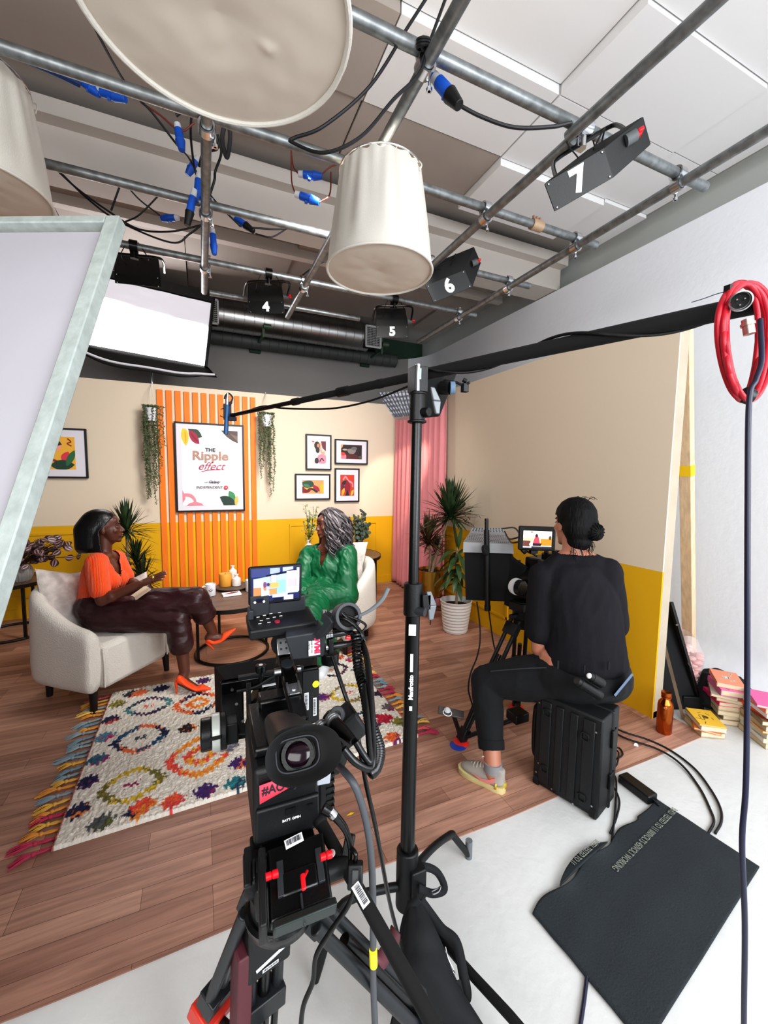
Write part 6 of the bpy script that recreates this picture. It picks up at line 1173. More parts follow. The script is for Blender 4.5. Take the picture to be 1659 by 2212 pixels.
obj('coiled_cable', MB().tube(hel, .0030, n=6, k=2), gloss, cam_t)
rigcable([(718, 1418, .92), (745, 1500, .88), (768, 1565, .86), (790, 1690, .84), (812, 1790, .85), (842, 1950, .95), (868, 2050, 1.02)], .0045)
rigcable([(722, 1648, .76), (745, 1668, .70), (770, 1705, .68), (792, 1780, .70), (803, 1870, .72), (806, 1990, .75), (806, 2110, .78), (812, 2260, .80)], .0062, mat('grey_cable', '4a4d52', .5))
obj('yellow_marker', MB().cyl(P(806, 2052, .762), P(807, 2085, .77), .0075), MATS['sticker_yellow'], cam_t)
rigcable([(698, 1745, .70), (722, 1762, .70), (745, 1790, .71), (756, 1825, .72), (757, 1858, .72)], [.009, .007, .005, .004]); obj('metal_sleeve', MB().cyl(P(712, 1752, .70), P(722, 1763, .70), .0085), silver, cam_t)
fb = obj('inline_fuse', MB().bar(P(768, 1862, .71), P(767, 1918, .70), .026, .02), satinb, cam_t, bevel=.003); obj('fuse_window', MB().bar(P(768, 1880, .697), P(767, 1910, .688), .010, .001), dgrey, fb)
rigcable([(757, 1830, .72), (768, 1845, .71), (767, 1865, .71)], .004); rigcable([(767, 1918, .70), (750, 1960, .70), (712, 2015, .70), (683, 2065, .70), (676, 2120, .70), (655, 2175, .70), (648, 2240, .70)], .0042)
obj('grey_gooseneck', MB().tube([P(765, 1335, .90), P(800, 1318, .90), (P(825, 1296, .90)), P(839, 1270, .90)], [.0028, .0045, .005], n=10), mat('grey_strap2', '6a6e72', .6), cam_t)
# ---------------------------------------------------------------- tripod
TB = V((BC.x, BC.y-.0, .70)); BWc = P(612, 1985, .76)
tr = thing('tripod', 'large black video tripod with burgundy leg straps under the nearest camera', 'tripod', (BWc.x, BWc.y+.02, 0))
hb_ = V((BWc.x, BWc.y+.03, BWc.z))
obj('fluid_head', MB().cyl(hb_+UZ*.0, hb_+UZ*.045, .055, n=36).box(hb_+UZ*.075, (.10, .12, .06), Rc).cyl(hb_+UZ*.08-GR*.065, hb_+UZ*.08+GR*.065, .035, n=32), satinb, tr, bevel=.004)
obj('bowl', MB().lathe([(.03, -.05), (.062, -.02), (.066, 0), (.06, .005), (.001, .005)], hb_, n=36), gloss, tr)
pan0, pan1 = P(692, 1775, .80), P(960, 2255, .56); obj('pan_bar', MB().cyl(pan0, pan1, .0115, n=20).sph(pan0, .0135, n=14), rubber, tr)
pm = pan0.lerp(pan1, .26); obj('pan_bar_clamp', MB().cyl(pm+GR*.01, pm-GR*.035, .016).bar(pm-GR*.03, hb_+UZ*.09+GR*.05, .03, .022).bar(pm, P(758, 1800, .76), .018, .012), satinb, tr, bevel=.003); obj('clamp_screw', MB().cyl(P(718, 1843, .70), P(717, 1843, .693), .0055), silver, tr)
barcode(tr, P(779, 1933, .665), Matrix(((pan1-pan0).normalized(), GR.cross((pan1-pan0).normalized())*-1, (O-P(779, 1933, .66)).normalized())).transposed() if 0 else frame_xy((pan1-pan0), (O-pan0).cross(pan1-pan0)), .034, .014, seed=4)
feet = [PZ(400, 2330), PZ(560, 2420), PZ(1130, 2430)]
burg = mat('burgundy_rubber', '5a2a33', .55)
for k, f0 in enumerate(feet):
    a = hb_-UZ*.03+(V((f0.x, f0.y, 0))-V((hb_.x, hb_.y, 0))).normalized()*.065; f0 = V((f0.x, f0.y, .012)); dd = (f0-a).normalized(); sd = dd.cross(UZ).normalized(); n_3 = sd.cross(dd); m1 = a.lerp(f0, .45)
    mb = MB().box(a-UZ*.0, (.05, .05, .06), Matrix((sd, n_3, dd)).transposed())
    for s in (-1, 1): mb.cyl(a+sd*.030*s, m1+sd*.030*s, .0125, n=18)
    mb.box(m1, (.085, .045, .05), Matrix((sd, n_3, dd)).transposed())
    lg_ = obj('leg', mb, mat('leg_black', '202326', .4), tr, bevel=.003)
    obj('lower_leg', MB().cyl(a.lerp(f0, .12), f0, .013, n=18).cyl(m1+sd*.030, a.lerp(f0, .97)+sd*.02, .008, n=12).cyl(m1-sd*.030, a.lerp(f0, .97)-sd*.02, .008, n=12), gloss if k != 0 else mat('grey_tube', '6a6c6e', .35, metal=.6), lg_)
    obj('foot', MB().box(f0+V((0, 0, 0)), (.05, .07, .022)), rubber, lg_, bevel=.005)
    Rl_ = Matrix((sd, n_3, dd)).transposed()
    if k == 1: obj('leg_housing', MB().box(a.lerp(f0, .16), (.092, .055, .15), Rl_), satinb, lg_, bevel=.006); q2 = a.lerp(f0, .22); s_ = 1 if n_3.dot(O-q2) > 0 else -1; obj('white_label', MB().box(q2+n_3*s_*.0285, (.062, .001, .008), Rl_ @ rotm(ry=.25)), label_w, lg_); barcode(tr, q2+n_3*s_*.029+dd*.018, frame_xy(sd, -dd) if 0 else Matrix((sd*s_, -dd, n_3*s_)).transposed(), .034, .008, parent=lg_, seed=6)
    if k == 2: st0 = a.lerp(f0, .20); obj('carry_strap', MB().grid(lambda u, v: st0+dd*(.05*(u-.5)*2+.02)+sd*(-.055+.115*u)*-1+n_3*(.05+.012*math.sin(PI*u))*(1 if n_3.dot(O-st0) > 0 else -1)+dd*(v-.5)*.035, 12, 2), burg, lg_, solid=.004)
    if k == 0: q3 = m1.lerp(f0, .05); obj('red_clip', MB().box(q3+dd*.05, (.085, .065, .05), Rl_).box(q3+dd*.10, (.05, .045, .09), Rl_), mat('orange_red_clip', 'd43a2a', .4), lg_, bevel=.004)
    if k == 1: obj('leg_strap', MB().box(a.lerp(f0, .36)-sd*.05, (.03, .05, .26), Rl_), burg, lg_, bevel=.004)
obj('mid_spreader', MB().cyl(a.lerp(f0, .6), V((hb_.x, hb_.y, .30)), .008).cyl(V((feet[0].x, feet[0].y, .012)).lerp(hb_, .4), V((hb_.x, hb_.y, .30)), .008).cyl(V((feet[1].x, feet[1].y, .012)).lerp(hb_, .4), V((hb_.x, hb_.y, .30)), .008).cyl(V((hb_.x, hb_.y, .29)), V((hb_.x, hb_.y, .32)), .02), satinb, tr)
# ================================================================ boom stand
HB = V((.555, 1.045, 0)); TPt = P(903, 800, 1.26)
top = TPt; base = V((HB.x, HB.y, .20)); sd_ = (top-base).normalized()
def SP(z): return base+sd_*((z-.20)/sd_.z)
bs_t = thing('boom_stand', 'black upright stand in front of the set, holding the boom pole over a sandbag', 'stand', (HB.x, HB.y, 0))
zc = P(893, 1300, 1.26).z
obj('lower_column', MB().cyl(SP(.14), SP(zc), .0225, n=28), gloss, bs_t); obj('upper_column', MB().cyl(SP(zc), SP(top.z-.05), .0160, n=28), gloss, bs_t)
cl = obj('height_clamp', MB().cyl(SP(zc-.045), SP(zc+.055), .029, n=24).box(SP(zc)+V((.03, -.02, 0)), (.03, .03, .05)), black, bs_t, bevel=.003)
k0 = SP(zc)+V((.045, -.035, -.012)); obj('clamp_bolt', MB().cyl(SP(zc-.025)+V((.0, -.02, 0)), SP(zc-.025)+V((.018, -.045, 0)), .013), dgrey, cl); obj('wing_knob', MB().hexa([k0+V(p) for p in [(-.006, 0, -.045), (.010, 0, -.045), (.010, .01, -.045), (-.006, .01, -.045), (-.010, 0, .0), (.020, 0, .0), (.020, .01, 0), (-.010, .01, 0)]]).hexa([k0+V(p) for p in [(-.010, 0, .0), (.020, 0, .0), (.020, .01, 0), (-.010, .01, 0), (-.016, 0, .045), (.0, 0, .045), (.0, .01, .045), (-.016, .01, .045)]]), mat('grey_knob', '7c8084', .45, metal=.5), cl, bevel=.003)
vw = (O-base); vw.z = 0; vw.normalize(); vw = (vw-sd_*vw.dot(sd_)).normalized(); sr = sd_.cross(vw); Rst = Matrix((sr, sd_, vw)).transposed()
s1_ = SP(zc-.085)+vw*.0229; obj('blue_white_sticker', MB().box(s1_, (.022, .034, .001), Rst), label_w, bs_t)
st2 = SP(zc-.24)+vw*.0228; so_2 = obj('logo_sticker', MB().box(st2+sd_*.055, (.009, .055, .001), Rst).box(st2-sd_*.085, (.009, .014, .001), Rst), label_w, bs_t); obj('lettering', MB().text('Manfrotto', M4(st2-sd_*.02+vw*.0008, Rst @ rotm(rz=PI/2)), size=.0185, bold=.0008), white, bs_t, flat=True)
tz = top.z; th_ = obj('top_clamp', MB().cyl(SP(tz-.16), SP(tz-.07), .024, n=24).lathe([(.028, 0), (.030, .004), (.028, .008)], SP(tz-.16), n=24).lathe([(.026, 0), (.028, .004), (.026, .008)], SP(tz-.075), n=24).box(SP(tz-.03), (.045, .05, .075)).cyl(SP(tz-.13), SP(tz-.13)+V((.02, -.04, 0)), .014), black, bs_t, bevel=.002)
k0 = SP(tz-.09)+V((.055, -.02, 0)); obj('wing_knob', MB().hexa([k0+V(p) for p in [(-.0, 0, -.040), (.014, 0, -.040), (.014, .01, -.040), (-.0, .01, -.040), (-.010, 0, .0), (.018, 0, .0), (.018, .01, 0), (-.010, .01, 0)]]).hexa([k0+V(p) for p in [(-.010, 0, .0), (.018, 0, .0), (.018, .01, 0), (-.010, .01, 0), (-.020, 0, .04), (-.006, 0, .04), (-.006, .01, .04), (-.020, .01, .04)]]), MATS['grey_knob'], th_, bevel=.003)
obj('pale_label', MB().box(SP(tz-.02)+vw*.03+sr*.005, (.010, .032, .001), Rst), mat('pale_mint', 'a8d8d0', .5), th_); obj('chrome_tube', MB().cyl(SP(tz-.07)+vw*.024, SP(tz+.01)+vw*.024, .007), silver, th_)
hub = SP(.26); hbx = obj('leg_hub', MB().cyl(SP(.15), SP(.33), .034, n=24).box(SP(.24)+V((.02, -.02, 0)), (.05, .05, .10)), satinb, bs_t, bevel=.004)
ft = PZ(1012, 1852); f1 = V((ft.x, ft.y, .012)); ftop = V((ft.x, ft.y, 0))+(hub-V((ft.x, ft.y, hub.z)))*.10; cn = P(975, 1800, 1.56)
obj('leg', MB().tube([hub-UZ*.02, hub.lerp(cn, .5)+UZ*.004, cn-(cn-hub).normalized()*.03, cn+V((.006, .0, -.006)), cn.lerp(f1, .15), f1], .0125, n=14, k=5), satinb, bs_t); obj('leg_foot', MB().cyl(f1-UZ*.012, f1+UZ*.06, .0135), mat('grey_foot', '6e7276', .5), bs_t)
ll = P(770, 1937, 1.22); lf = V((ll.x-.12, ll.y+.02, .012)); obj('leg', MB().tube([hub-UZ*.05, hub.lerp(ll, .5)-UZ*.02, ll, ll+V((-.06, .01, -.04)), lf], .0125, n=14, k=5), satinb, bs_t)
lr = V((HB.x+.14, HB.y-.50, .012)); obj('leg', MB().tube([hub-UZ*.08, hub+V((.06, -.2, -.10)), V((HB.x+.13, HB.y-.44, .16)), lr], .0125, n=14, k=5), satinb, bs_t)
# sandbag draped on the leg
sbt = thing('sandbag', 'black fabric sandbag with webbing strap slung on the stand leg at the bottom', 'sandbag', (HB.x+.03, HB.y-.2, 0)); nyl = mat('black_nylon', '121316', .8, bump=.8, bscale=18)
def sbag(u, v):
    pl, pr = P(880, 1945, 1.20).lerp(P(840, 2290, .98), v), P(908, 1942, 1.20).lerp(P(1075, 2290, 1.0), v); c_ = pl.lerp(pr, .5); hw = (pr-pl)*.5; n_4 = (O-c_).normalized(); a = 2*PI*u; pk = math.sin(PI*min(1, v*1.15+.02))**.5
    return c_+hw*math.cos(a)*(1+.08*math.sin(9*v))+n_4*(.006+.045*pk)*math.sin(a)+n_4*.006*noise.noise(V((u*9, v*7, 1)))
mb = MB().grid(sbag, 40, 30, cu=True); obj('bag', mb, nyl, sbt, angle=70)
strap_m = mat('black_webbing', '16171a', .85)
def ribbon(pts, w, up, par, name='strap', m=None, th_=.003):
    q = catmull(pts, 8); mb = MB(); rings = []
    for i, p in enumerate(q): t_ = (q[min(i+1, len(q)-1)]-q[max(i-1, 0)]).normalized(); s = V(up).cross(t_).normalized(); rings.append([p+s*w/2, p-s*w/2])
    mb.ring_sweep(rings, closed_u=False, caps=False); return obj(name, mb, m or strap_m, par, solid=th_)
vwd = (O-P(950, 2000, 1.1)).normalized()
ribbon([P(908, 1945, 1.19), P(930, 1975, 1.18), P(955, 2008, 1.16), P(985, 2035, 1.14), P(1000, 2100, 1.10), P(1008, 2150, 1.08), P(995, 2155, 1.08), P(985, 2120, 1.08)], .026, vwd, sbt)
ribbon([P(884, 1880, 1.28), P(915, 1872, 1.30), P(945, 1885, 1.32), P(960, 1920, 1.31), P(935, 1930, 1.28), P(905, 1920, 1.24)], .022, vwd, sbt)
ribbon([P(905, 1940, 1.18), P(885, 1965, 1.17), P(872, 2010, 1.15), P(868, 2060, 1.12)], .022, vwd, sbt)
obj('metal_clip', MB().tube([P(932, 1926, 1.26), P(944, 1920, 1.27), P(952, 1915, 1.27), P(948, 1926, 1.26), P(936, 1932, 1.25)], .0016, n=6, closed=True), silver, sbt)
mb = MB().tube([P(962, 2045, 1.12), P(968, 2070, 1.11), P(980, 2095, 1.10), P(982, 2102, 1.10), P(974, 2098, 1.10)], .0018, n=6); obj('zip_pull', mb, silver, sbt)
# boom pole
bA, bB = P(1640, 655, .80), P(500, 897, 2.0); bt = thing('boom_pole', 'long black boom pole reaching from the top right over the stand towards the microphone', 'pole', bA.lerp(bB, .35))
def BP_(f): return bA.lerp(bB, f)
obj('thick_section', MB().cyl(BP_(0), BP_(.40), .0195, .0175, n=28), mat('black_foam', '0e0e10', .85), bt); obj('middle_section', MB().cyl(BP_(.38), BP_(.60), .0145, n=24).cyl(BP_(.395), BP_(.42), .017, n=24), rubber, bt)
obj('locking_collar', MB().cyl(BP_(.585), BP_(.612), .0175, n=20), black, bt); obj('thin_section', MB().cyl(BP_(.60), BP_(.74), .0118, n=20), rubber, bt); obj('locking_collar', MB().cyl(BP_(.733), BP_(.752), .0145, n=20), black, bt)
obj('tip_section', MB().cyl(BP_(.745), BP_(1.0), .0092, n=18), gloss, bt); obj('locking_collar', MB().cyl(BP_(.40), BP_(.425), .0185, n=24).cyl(BP_(.50), BP_(.51), .016, n=24), rubber, bt)
bx = (bB-bA).normalized(); by = bx.cross(UZ).normalized(); bz = by.cross(bx); wrap = []
for k in range(60): f = .02+.40*k/59; a = -f*26+.6; rr_ = .0235 if math.sin(a*1.0) > -.2 else .0215; wrap.append(BP_(f)+(by*math.cos(a)+bz*math.sin(a))*rr_)
obj('wrapped_cable', MB().tube(wrap, .0038, n=8, k=2), black, bt)
obj('hanging_cable', MB().tube([BP_(.42)-UZ*.02, BP_(.52)-UZ*.05, BP_(.62)-UZ*.055, BP_(.72)-UZ*.035, BP_(.80)-UZ*.012, BP_(.86)+UZ*.010, BP_(.93)+UZ*.004, BP_(.99)-UZ*.008], .0036, n=8), black, bt)
e0 = P(1600, 650, .705); xd = ((O-e0).normalized()+V((0.2, 0, 0))).normalized(); xl = obj('end_connector', MB().lathe([(.001, -.03), (.013, -.03), (.014, -.004), (.0165, 0), (.0165, .004), (.0145, .005), (.0135, -.008), (.001, -.008)], e0, frame_z(xd), n=32), silver, bt)
mb = MB(); fzz = frame_z(xd)
for k in range(3): a = 2*PI*k/3+.5; mb.cyl(e0+fzz @ V((.006*math.cos(a), .006*math.sin(a), -.008)), e0+fzz @ V((.006*math.cos(a), .006*math.sin(a), .002)), .0013, n=8)
obj('pins', mb, silver, xl); obj('insert', MB().cyl(e0-xd*.0085, e0-xd*.0075, .013), black, xl)
e1 = BP_(.02)-UZ*.030; obj('side_connector', MB().cyl(P(1614, 690, .71), P(1619, 722, .71), .0085).cyl(P(1615, 698, .71), P(1616, 704, .71), .0105), mat('rose_metal', 'b89a92', .35, metal=.8), bt)
# microphone
mc = P(489, 888, 2.0); mt = thing('microphone', 'slim blue-black microphone in a shock mount at the tip of the boom pole', 'microphone', mc)
obj('mic_body', MB().cyl(P(491, 875, 2.0), P(488, 938, 2.0), .0105, n=20), mat('mic_blue', '2f5a86', .4, metal=.3), mt); obj('mic_connector', MB().cyl(P(491, 862, 2.0), P(491, 878, 2.0), .009).cyl(P(492, 850, 2.0), P(491, 862, 2.0), .006), silver, mt)
obj('shock_mount', MB().box(P(491, 890, 2.01), (.035, .03, .075)).bar(P(484, 882, 2.0), P(476, 884, 2.0), .004, .004).bar(P(484, 902, 2.0), P(475, 898, 2.0), .004, .004).bar(P(495, 905, 2.0), P(510, 905, 2.0), .02, .02).bar(P(493, 877, 2.0), P(500, 868, 2.0), .012, .012), mat('navy_rubber', '171c30', .6), mt, bevel=.003)
obj('mic_cable', MB().tube([P(485, 862, 2.0), P(487, 855, 2.0), P(494, 850, 2.0), P(502, 858, 2.0), P(500, 868, 2.0), P(497, 876, 2.0)], .004, n=8), black, mt)
# red cable coil on the pole end
rc_t = thing('cable_coil', 'coil of bright red cable hung over the right end of the boom pole', 'cable', P(1605, 740, .74)); redr = mat('red_cable', 'ad0c26', .45); r_ = random.Random(2)
for k in range(6):
    pts = []; ox = r_.uniform(-10, 14); w = 36+r_.uniform(0, 18); 
    for j in range(14): a = 2*PI*j/14; pts.append(P(1607+ox+w*math.cos(a)*(1-.22*math.sin(a)), 738+r_.uniform(-3, 3)+126*math.sin(a), .755+.03*math.cos(a)+.012*r_.uniform(-1, 1)))
    obj('cable_loop', MB().tube(pts, .0048, n=10, closed=True, k=5), redr, rc_t)
obj('tie', MB().cyl(P(1606, 852, .75), P(1622, 858, .75), .014), black, rc_t); obj('zip_tie', MB().tube([P(1574, 628, .73), P(1545, 636, .735), P(1520, 645, .74), P(1494, 653, .745)], .0016, n=6, flat=.4), mat('dark_blue_tie', '2a3354', .5), rc_t); obj('zip_head', MB().box(P(1574, 626, .73), (.012, .01, .014)), black, rc_t)
o = obj('hanging_cable', MB().tube([P(1642, 690, .74), P(1645, 775, .72), P(1633, 820, .71), P(1618, 870, .71), P(1615, 1100, .71), P(1614, 1500, .71), P(1611, 1700, .70), P(1603, 1820, .70), P(1609, 2000, .72), P(1607, 2212, .76), P(1608, 2500, .85), V((1.22, .32, .012)), V((1.45, .25, .010))], .0043, n=12, k=8), mat('navy_cable', '20223a', .4)); tag(o, 'dark blue cable hanging straight down at the right edge from the red coil', 'cable')
# small fixture with silver egg-crate behind the clamp
ft_ = thing('grid_light', 'small black light with a quilted silver egg-crate, beside the top of the boom stand', 'light', P(900, 860, 1.5)); fa0 = [P(818, 848, 1.55), P(893, 842, 1.5), P(893, 898, 1.48), P(850, 902, 1.53)]
mb = MB(); nn2 = (fa0[1]-fa0[0]).cross(fa0[3]-fa0[0]).normalized(); nn2 = nn2 if nn2.y < 0 else -nn2
mb.hexa(fa0+[p-nn2*.05 for p in fa0]); eg = obj('silver_skirt', mb, mat('quilted_silver', 'c4c4cc', .35, metal=.6, bump=2, bscale=60), ft_, flat=True)
mb = MB()
for i in range(1, 6): mb.tube([fa0[0].lerp(fa0[3], i/6)+nn2*.004, fa0[1].lerp(fa0[2], i/6)+nn2*.004], .005, n=6, k=1)
obj('padded_strips', mb, mat('white_strip', 'd8d8e0', .5), eg); mb = MB()
for i in range(0, 9): mb.tube([fa0[0].lerp(fa0[1], i/9)+nn2*.008, fa0[3].lerp(fa0[2], min(1, i/9+.15))+nn2*.008], .0022, n=5, k=1)
obj('egg_crate', mb, mat('dark_grey_crate', '55575e', .6), eg)
obj('lamp_body', MB().hexa([P(893, 812, 1.46), P(960, 806, 1.46), P(940, 890, 1.50), P(893, 895, 1.50), P(900, 800, 1.62), P(990, 800, 1.62), P(950, 900, 1.62), P(900, 905, 1.62)]), matte, ft_, bevel=.006)
obj('grey_blue_knob', MB().cyl(P(972, 838, 1.46), P(982, 838, 1.46), .022), mat('grey_blue', '6c86a0', .5), ft_); obj('black_knob', MB().cyl(P(955, 838, 1.48), P(972, 838, 1.46), .024), black, ft_)
obj('clamp_arm', MB().tube([P(960, 822, 1.48), P(985, 826, 1.46), P(1000, 832, 1.45), P(1015, 826, 1.44)], .005).box(P(1004, 838, 1.45), (.022, .02, .03)).cyl(P(1000, 820, 1.45), P(1008, 824, 1.45), .008), black, ft_, bevel=.002)
# ================================================================ case under the operator
cw = V((.303, -.953, 0)).normalized(); cdn = V((cw.y*-1, cw.x, 0)); cdn = cdn if cdn.x > 0 else -cdn; cb = V((1.446, 1.435, 0)); WC, DC, HC = .305, .19, .452
Rk = Matrix((cw, cdn, UZ)).transposed(); ct_ = thing('equipment_case', 'black ribbed hard case standing on end, used as a seat by the operator', 'case', cb+cw*WC/2+cdn*DC/2, R=Rk)
def K(x, y, z): return cb+cw*x+cdn*y+UZ*z
casem = mat('case_black', '17191b', .55, bump=.2, bscale=150)
obj('shell', MB().box(K(WC/2, .055, HC/2+.008), (WC, .11, HC), Rk).box(K(WC/2, .150, HC/2+.008), (WC, .078, HC), Rk).box(K(WC/2, .112, HC/2+.008), (WC+.016, .018, HC+.006), Rk), casem, ct_, bevel=.008)
mb = MB()
for x, w in ((.055, .05), (.12, .035), (.185, .035), (.25, .05)): mb.box(K(x, -.004, HC/2+.01), (w, .010, HC*.90), Rk)
obj('ribs', mb, casem, ct_, bevel=.003)
for x, z in ((.06, .39), (.235, .36), (.06, .11), (.235, .075)): obj('latch_loop', MB().tube([K(x+dx, -.011, z+dz) for dx, dz in ((-.014, -.014), (.014, -.014), (.014, .014), (-.014, .014))], .004, n=8, closed=True, k=3), satinb, ct_)
mb = MB()
for x, z in ((.02, .03), (.02, .07), (.03, .12), (.28, .03), (.28, .06), (.28, .4), (.02, .42), (.10, .03), (.2, .02), (.27, .09)): screw(mb, K(x, -.006, z), -cdn, .0042)
obj('rivets', mb, silver, ct_)
for x in (.02, WC-.02): obj('wheel', MB().cyl(K(x-.012, .012, .026), K(x+.012, .012, .026), .026, n=24), rubber, ct_)
obj('side_handle', MB().tube([K(-.004, .06, .36), K(-.03, .06, .34), K(-.03, .06, .13), K(-.004, .06, .11)], .012, n=10), black, ct_)
obj('edge_hinges', MB().box(K(WC+.006, .114, .34), (.012, .05, .08), Rk).box(K(WC+.006, .114, .14), (.012, .05, .07), Rk), black, ct_, bevel=.003)
obj('pull_handle_tube', MB().cyl(K(WC-.02, .02, .03), K(WC-.02, .02, HC), .012), black, ct_)
# phone and pouch items on the operator
op = [o for o in bpy.data.objects if o.get('label', '').startswith('camera operator')][0]
o = obj('smartphone', MB().bar(P(1328, 1503, 1.80), P(1366, 1457, 1.80), .009, .07, up=(O-P(1347, 1480, 1.8)).cross(P(1366, 1457, 1.80)-P(1328, 1503, 1.80)).cross(P(1366, 1457, 1.80)-P(1328, 1503, 1.80))), mat('phone_blue', '4f6b8c', .3)); tag(o, 'blue smartphone poking out of the back pocket of the operator', 'phone')
for i, (u, v, u2, v2, l) in enumerate(((1252, 1474, 1296, 1502, 'black cylindrical battery handle tucked at the back of the operator, lower one'), (1278, 1463, 1300, 1476, 'black cylinder with a white tip tucked at the back of the operator, upper one'))):
    a, b_ = P(u, v, 1.73), P(u2, v2, 1.75); tt = thing('pocket_torch', l, 'torch', a); obj('barrel', MB().cyl(a, b_, .020, .021, n=20).cyl(a-(b_-a).normalized()*.018, a, .017, .0185, n=20), black, tt, bevel=.002)
    if i == 0: dd = (b_-a).normalized(); cc1 = a.lerp(b_, .6)+(O-a).normalized()*.0215; obj('printed_lines', MB().text('SANKEN', M4(cc1, frame_xy(dd, (O-a).cross(dd))), size=.011).text('CS-3e', M4(cc1+(O-a).cross(dd).normalized()*.011, frame_xy(dd, (O-a).cross(dd))), size=.009), white, tt, flat=True) if 0 else obj('printed_lines', MB().box(cc1, (.022, .0015, .001), frame_xy(dd, (O-a).cross(dd))).box(cc1+(O-a).cross(dd).normalized()*.005, (.026, .0015, .001), frame_xy(dd, (O-a).cross(dd))).box(cc1-(O-a).cross(dd).normalized()*.005, (.018, .0015, .001), frame_xy(dd, (O-a).cross(dd))), white, tt)
    else: obj('white_tip', MB().sph(a-(b_-a).normalized()*.014+(O-a).normalized()*.004, .012, n=14), white, tt)
for s, z in ((1205, 1436), (1315, 1438), (1262, 1446)): obj('belt_loop', MB().box(P(s, z, 1.79), (.010, .004, .036)), denim, op)
# ================================================================ teleprompter camera
hz = P(1170, 1232, 2.42); pt = thing('teleprompter_camera', 'second camera on a tripod with grey-topped black teleprompter hood, in front of the operator', 'camera', (1.80, 1.95, .55))
pf = (P(1057, 1225, 2.72)-P(1165, 1228, 2.42)); pf.z = 0; pf.normalize(); pr_ = pf.cross(UZ); Rq = Matrix((pr_, pf, UZ)).transposed()
def quadbox(p, back): return MB().hexa([V(a) for a in p]+[V(a)+V(back) for a in p])
mb = MB().hexa([P(1003, 1192, 2.55), P(1108, 1198, 2.50), P(1112, 1300, 2.52), P(1006, 1296, 2.57), P(1012, 1190, 2.78), P(1100, 1192, 2.74), P(1112, 1290, 2.76), P(1010, 1290, 2.80)]); obj('hood', mb, mat('hood_black_cloth', '131416', .9, bump=.3, bscale=20), pt, flat=False, angle=20)
gm = mat('grey_painted_metal', '9a9b9d', .5); tp_ = [P(1000, 1190, 2.545), P(1109, 1193, 2.495), P(1109, 1176, 2.50), P(1000, 1172, 2.55)]
mb = MB().hexa([P(1000, 1193, 2.545), P(1110, 1196, 2.495), P(1108, 1176, 2.50), P(1001, 1171, 2.55), P(1008, 1192, 2.80), P(1102, 1192, 2.76), P(1092, 1152, 2.74), P(1016, 1148, 2.78)]); tt_p = obj('metal_top', mb, gm, pt, flat=True)
a0, a1, a2, a3 = P(1016, 1148, 2.779), P(1092, 1152, 2.739), P(1088, 1140, 2.80), P(1020, 1140, 2.82)
obj('top_lid', MB().poly([a0, a1, a2, a3]).poly([a0-UZ*.004, a1-UZ*.004, a2-UZ*.004, a3-UZ*.004]), gm, tt_p, flat=True)
b0, b1, b2, b3 = P(1001, 1171, 2.549), P(1108, 1176, 2.499), P(1092, 1152, 2.739), P(1016, 1148, 2.779); nb_ = (b1-b0).cross(b3-b0).normalized(); nb_ = nb_ if nb_.z > 0 else -nb_; mb = MB()
for i in range(22):
    for j in range(6): p = b0.lerp(b1, (i+.9+.5*(j % 2))/23.5).lerp(b3.lerp(b2, (i+.9+.5*(j % 2))/23.5), (j+1)/8.); mb.cyl(p, p+nb_*.0015, .0032, n=6)
n3 = (a1-a0).cross(a3-a0).normalized(); n3 = n3 if n3.z > 0 else -n3
for i in range(11):
    for j in range(3): p = a0.lerp(a1, (i+.8)/11.6).lerp(a3.lerp(a2, (i+.8)/11.6), (j+.7)/3.4); mb.cyl(p, p+n3*.0015, .0045, n=6)
obj('vent_holes', mb, black, tt_p, flat=True)
def drape(u, v): a = P(1104, 1196, 2.50).lerp(P(1090, 1306, 2.53), v); b_ = P(1150, 1222, 2.44).lerp(P(1160, 1285, 2.46), v); p = a.lerp(b_, u); return p+V((0, -.03*math.sin(PI*u)+.012*math.sin(u*11+v*3), -.03*math.sin(PI*u)*(1-v)-.05*v*math.sin(PI*u)))
obj('light_shroud', MB().grid(drape, 24, 12).grid(lambda u, v: drape(u, v)+V((.05, .17, 0)), 24, 12), mat('hood_black_cloth'), pt, solid=.006)
r0 = P(1051, 1120, 2.48); r1 = P(1053, 1308, 2.50); rd = obj('upright_rod', MB().cyl(r0, P(1051, 1150, 2.48), .0115).cyl(P(1051, 1145, 2.48), r1, .0165).cyl(r1, r1+(r1-r0).normalized()*.03, .019), black, pt); obj('rod_knob', MB().cyl(P(1052, 1188, 2.47)-pr_*.03, P(1052, 1188, 2.44), .032), rubber, rd, bevel=.003)
mcx = P(1159, 1163, 2.30); Rm = Rback @ rotm(ry=-.60); mn = obj('monitor', MB().box(mcx, (.195, .135, .03), Rm), satinb, pt, bevel=.006)
pict('screen', mn, mcx+Rm @ V((.002, -.004, .0155)), Rm, .150, .095, [('e6e4dc', sq), ('cdbf9a', rc(0, .25, 1, .58)), ('b9812e', rc(.62, .15, 1, .55)), ('6a4038', rc(0, .08, .26, .42)), ('f2f2f2', blobp(.42, .2, .20, .18)), ('e8455a', [(.34, .25), (.60, .25), (.54, .66), (.42, .66)]), ('3a2226', blobp(.47, .72, .05, .10)), ('30242c', [(.34, .12), (.62, .12), (.66, .28), (.34, .28)]), ('3a3440', rc(.3, .0, 1, .10)), ('5a4a34', blobp(.94, .62, .05, .12)), ('9a9288', blobp(.30, .93, .05, .06)), ('c0b8a8', rc(.06, .82, .10, .90))], emit=.9)
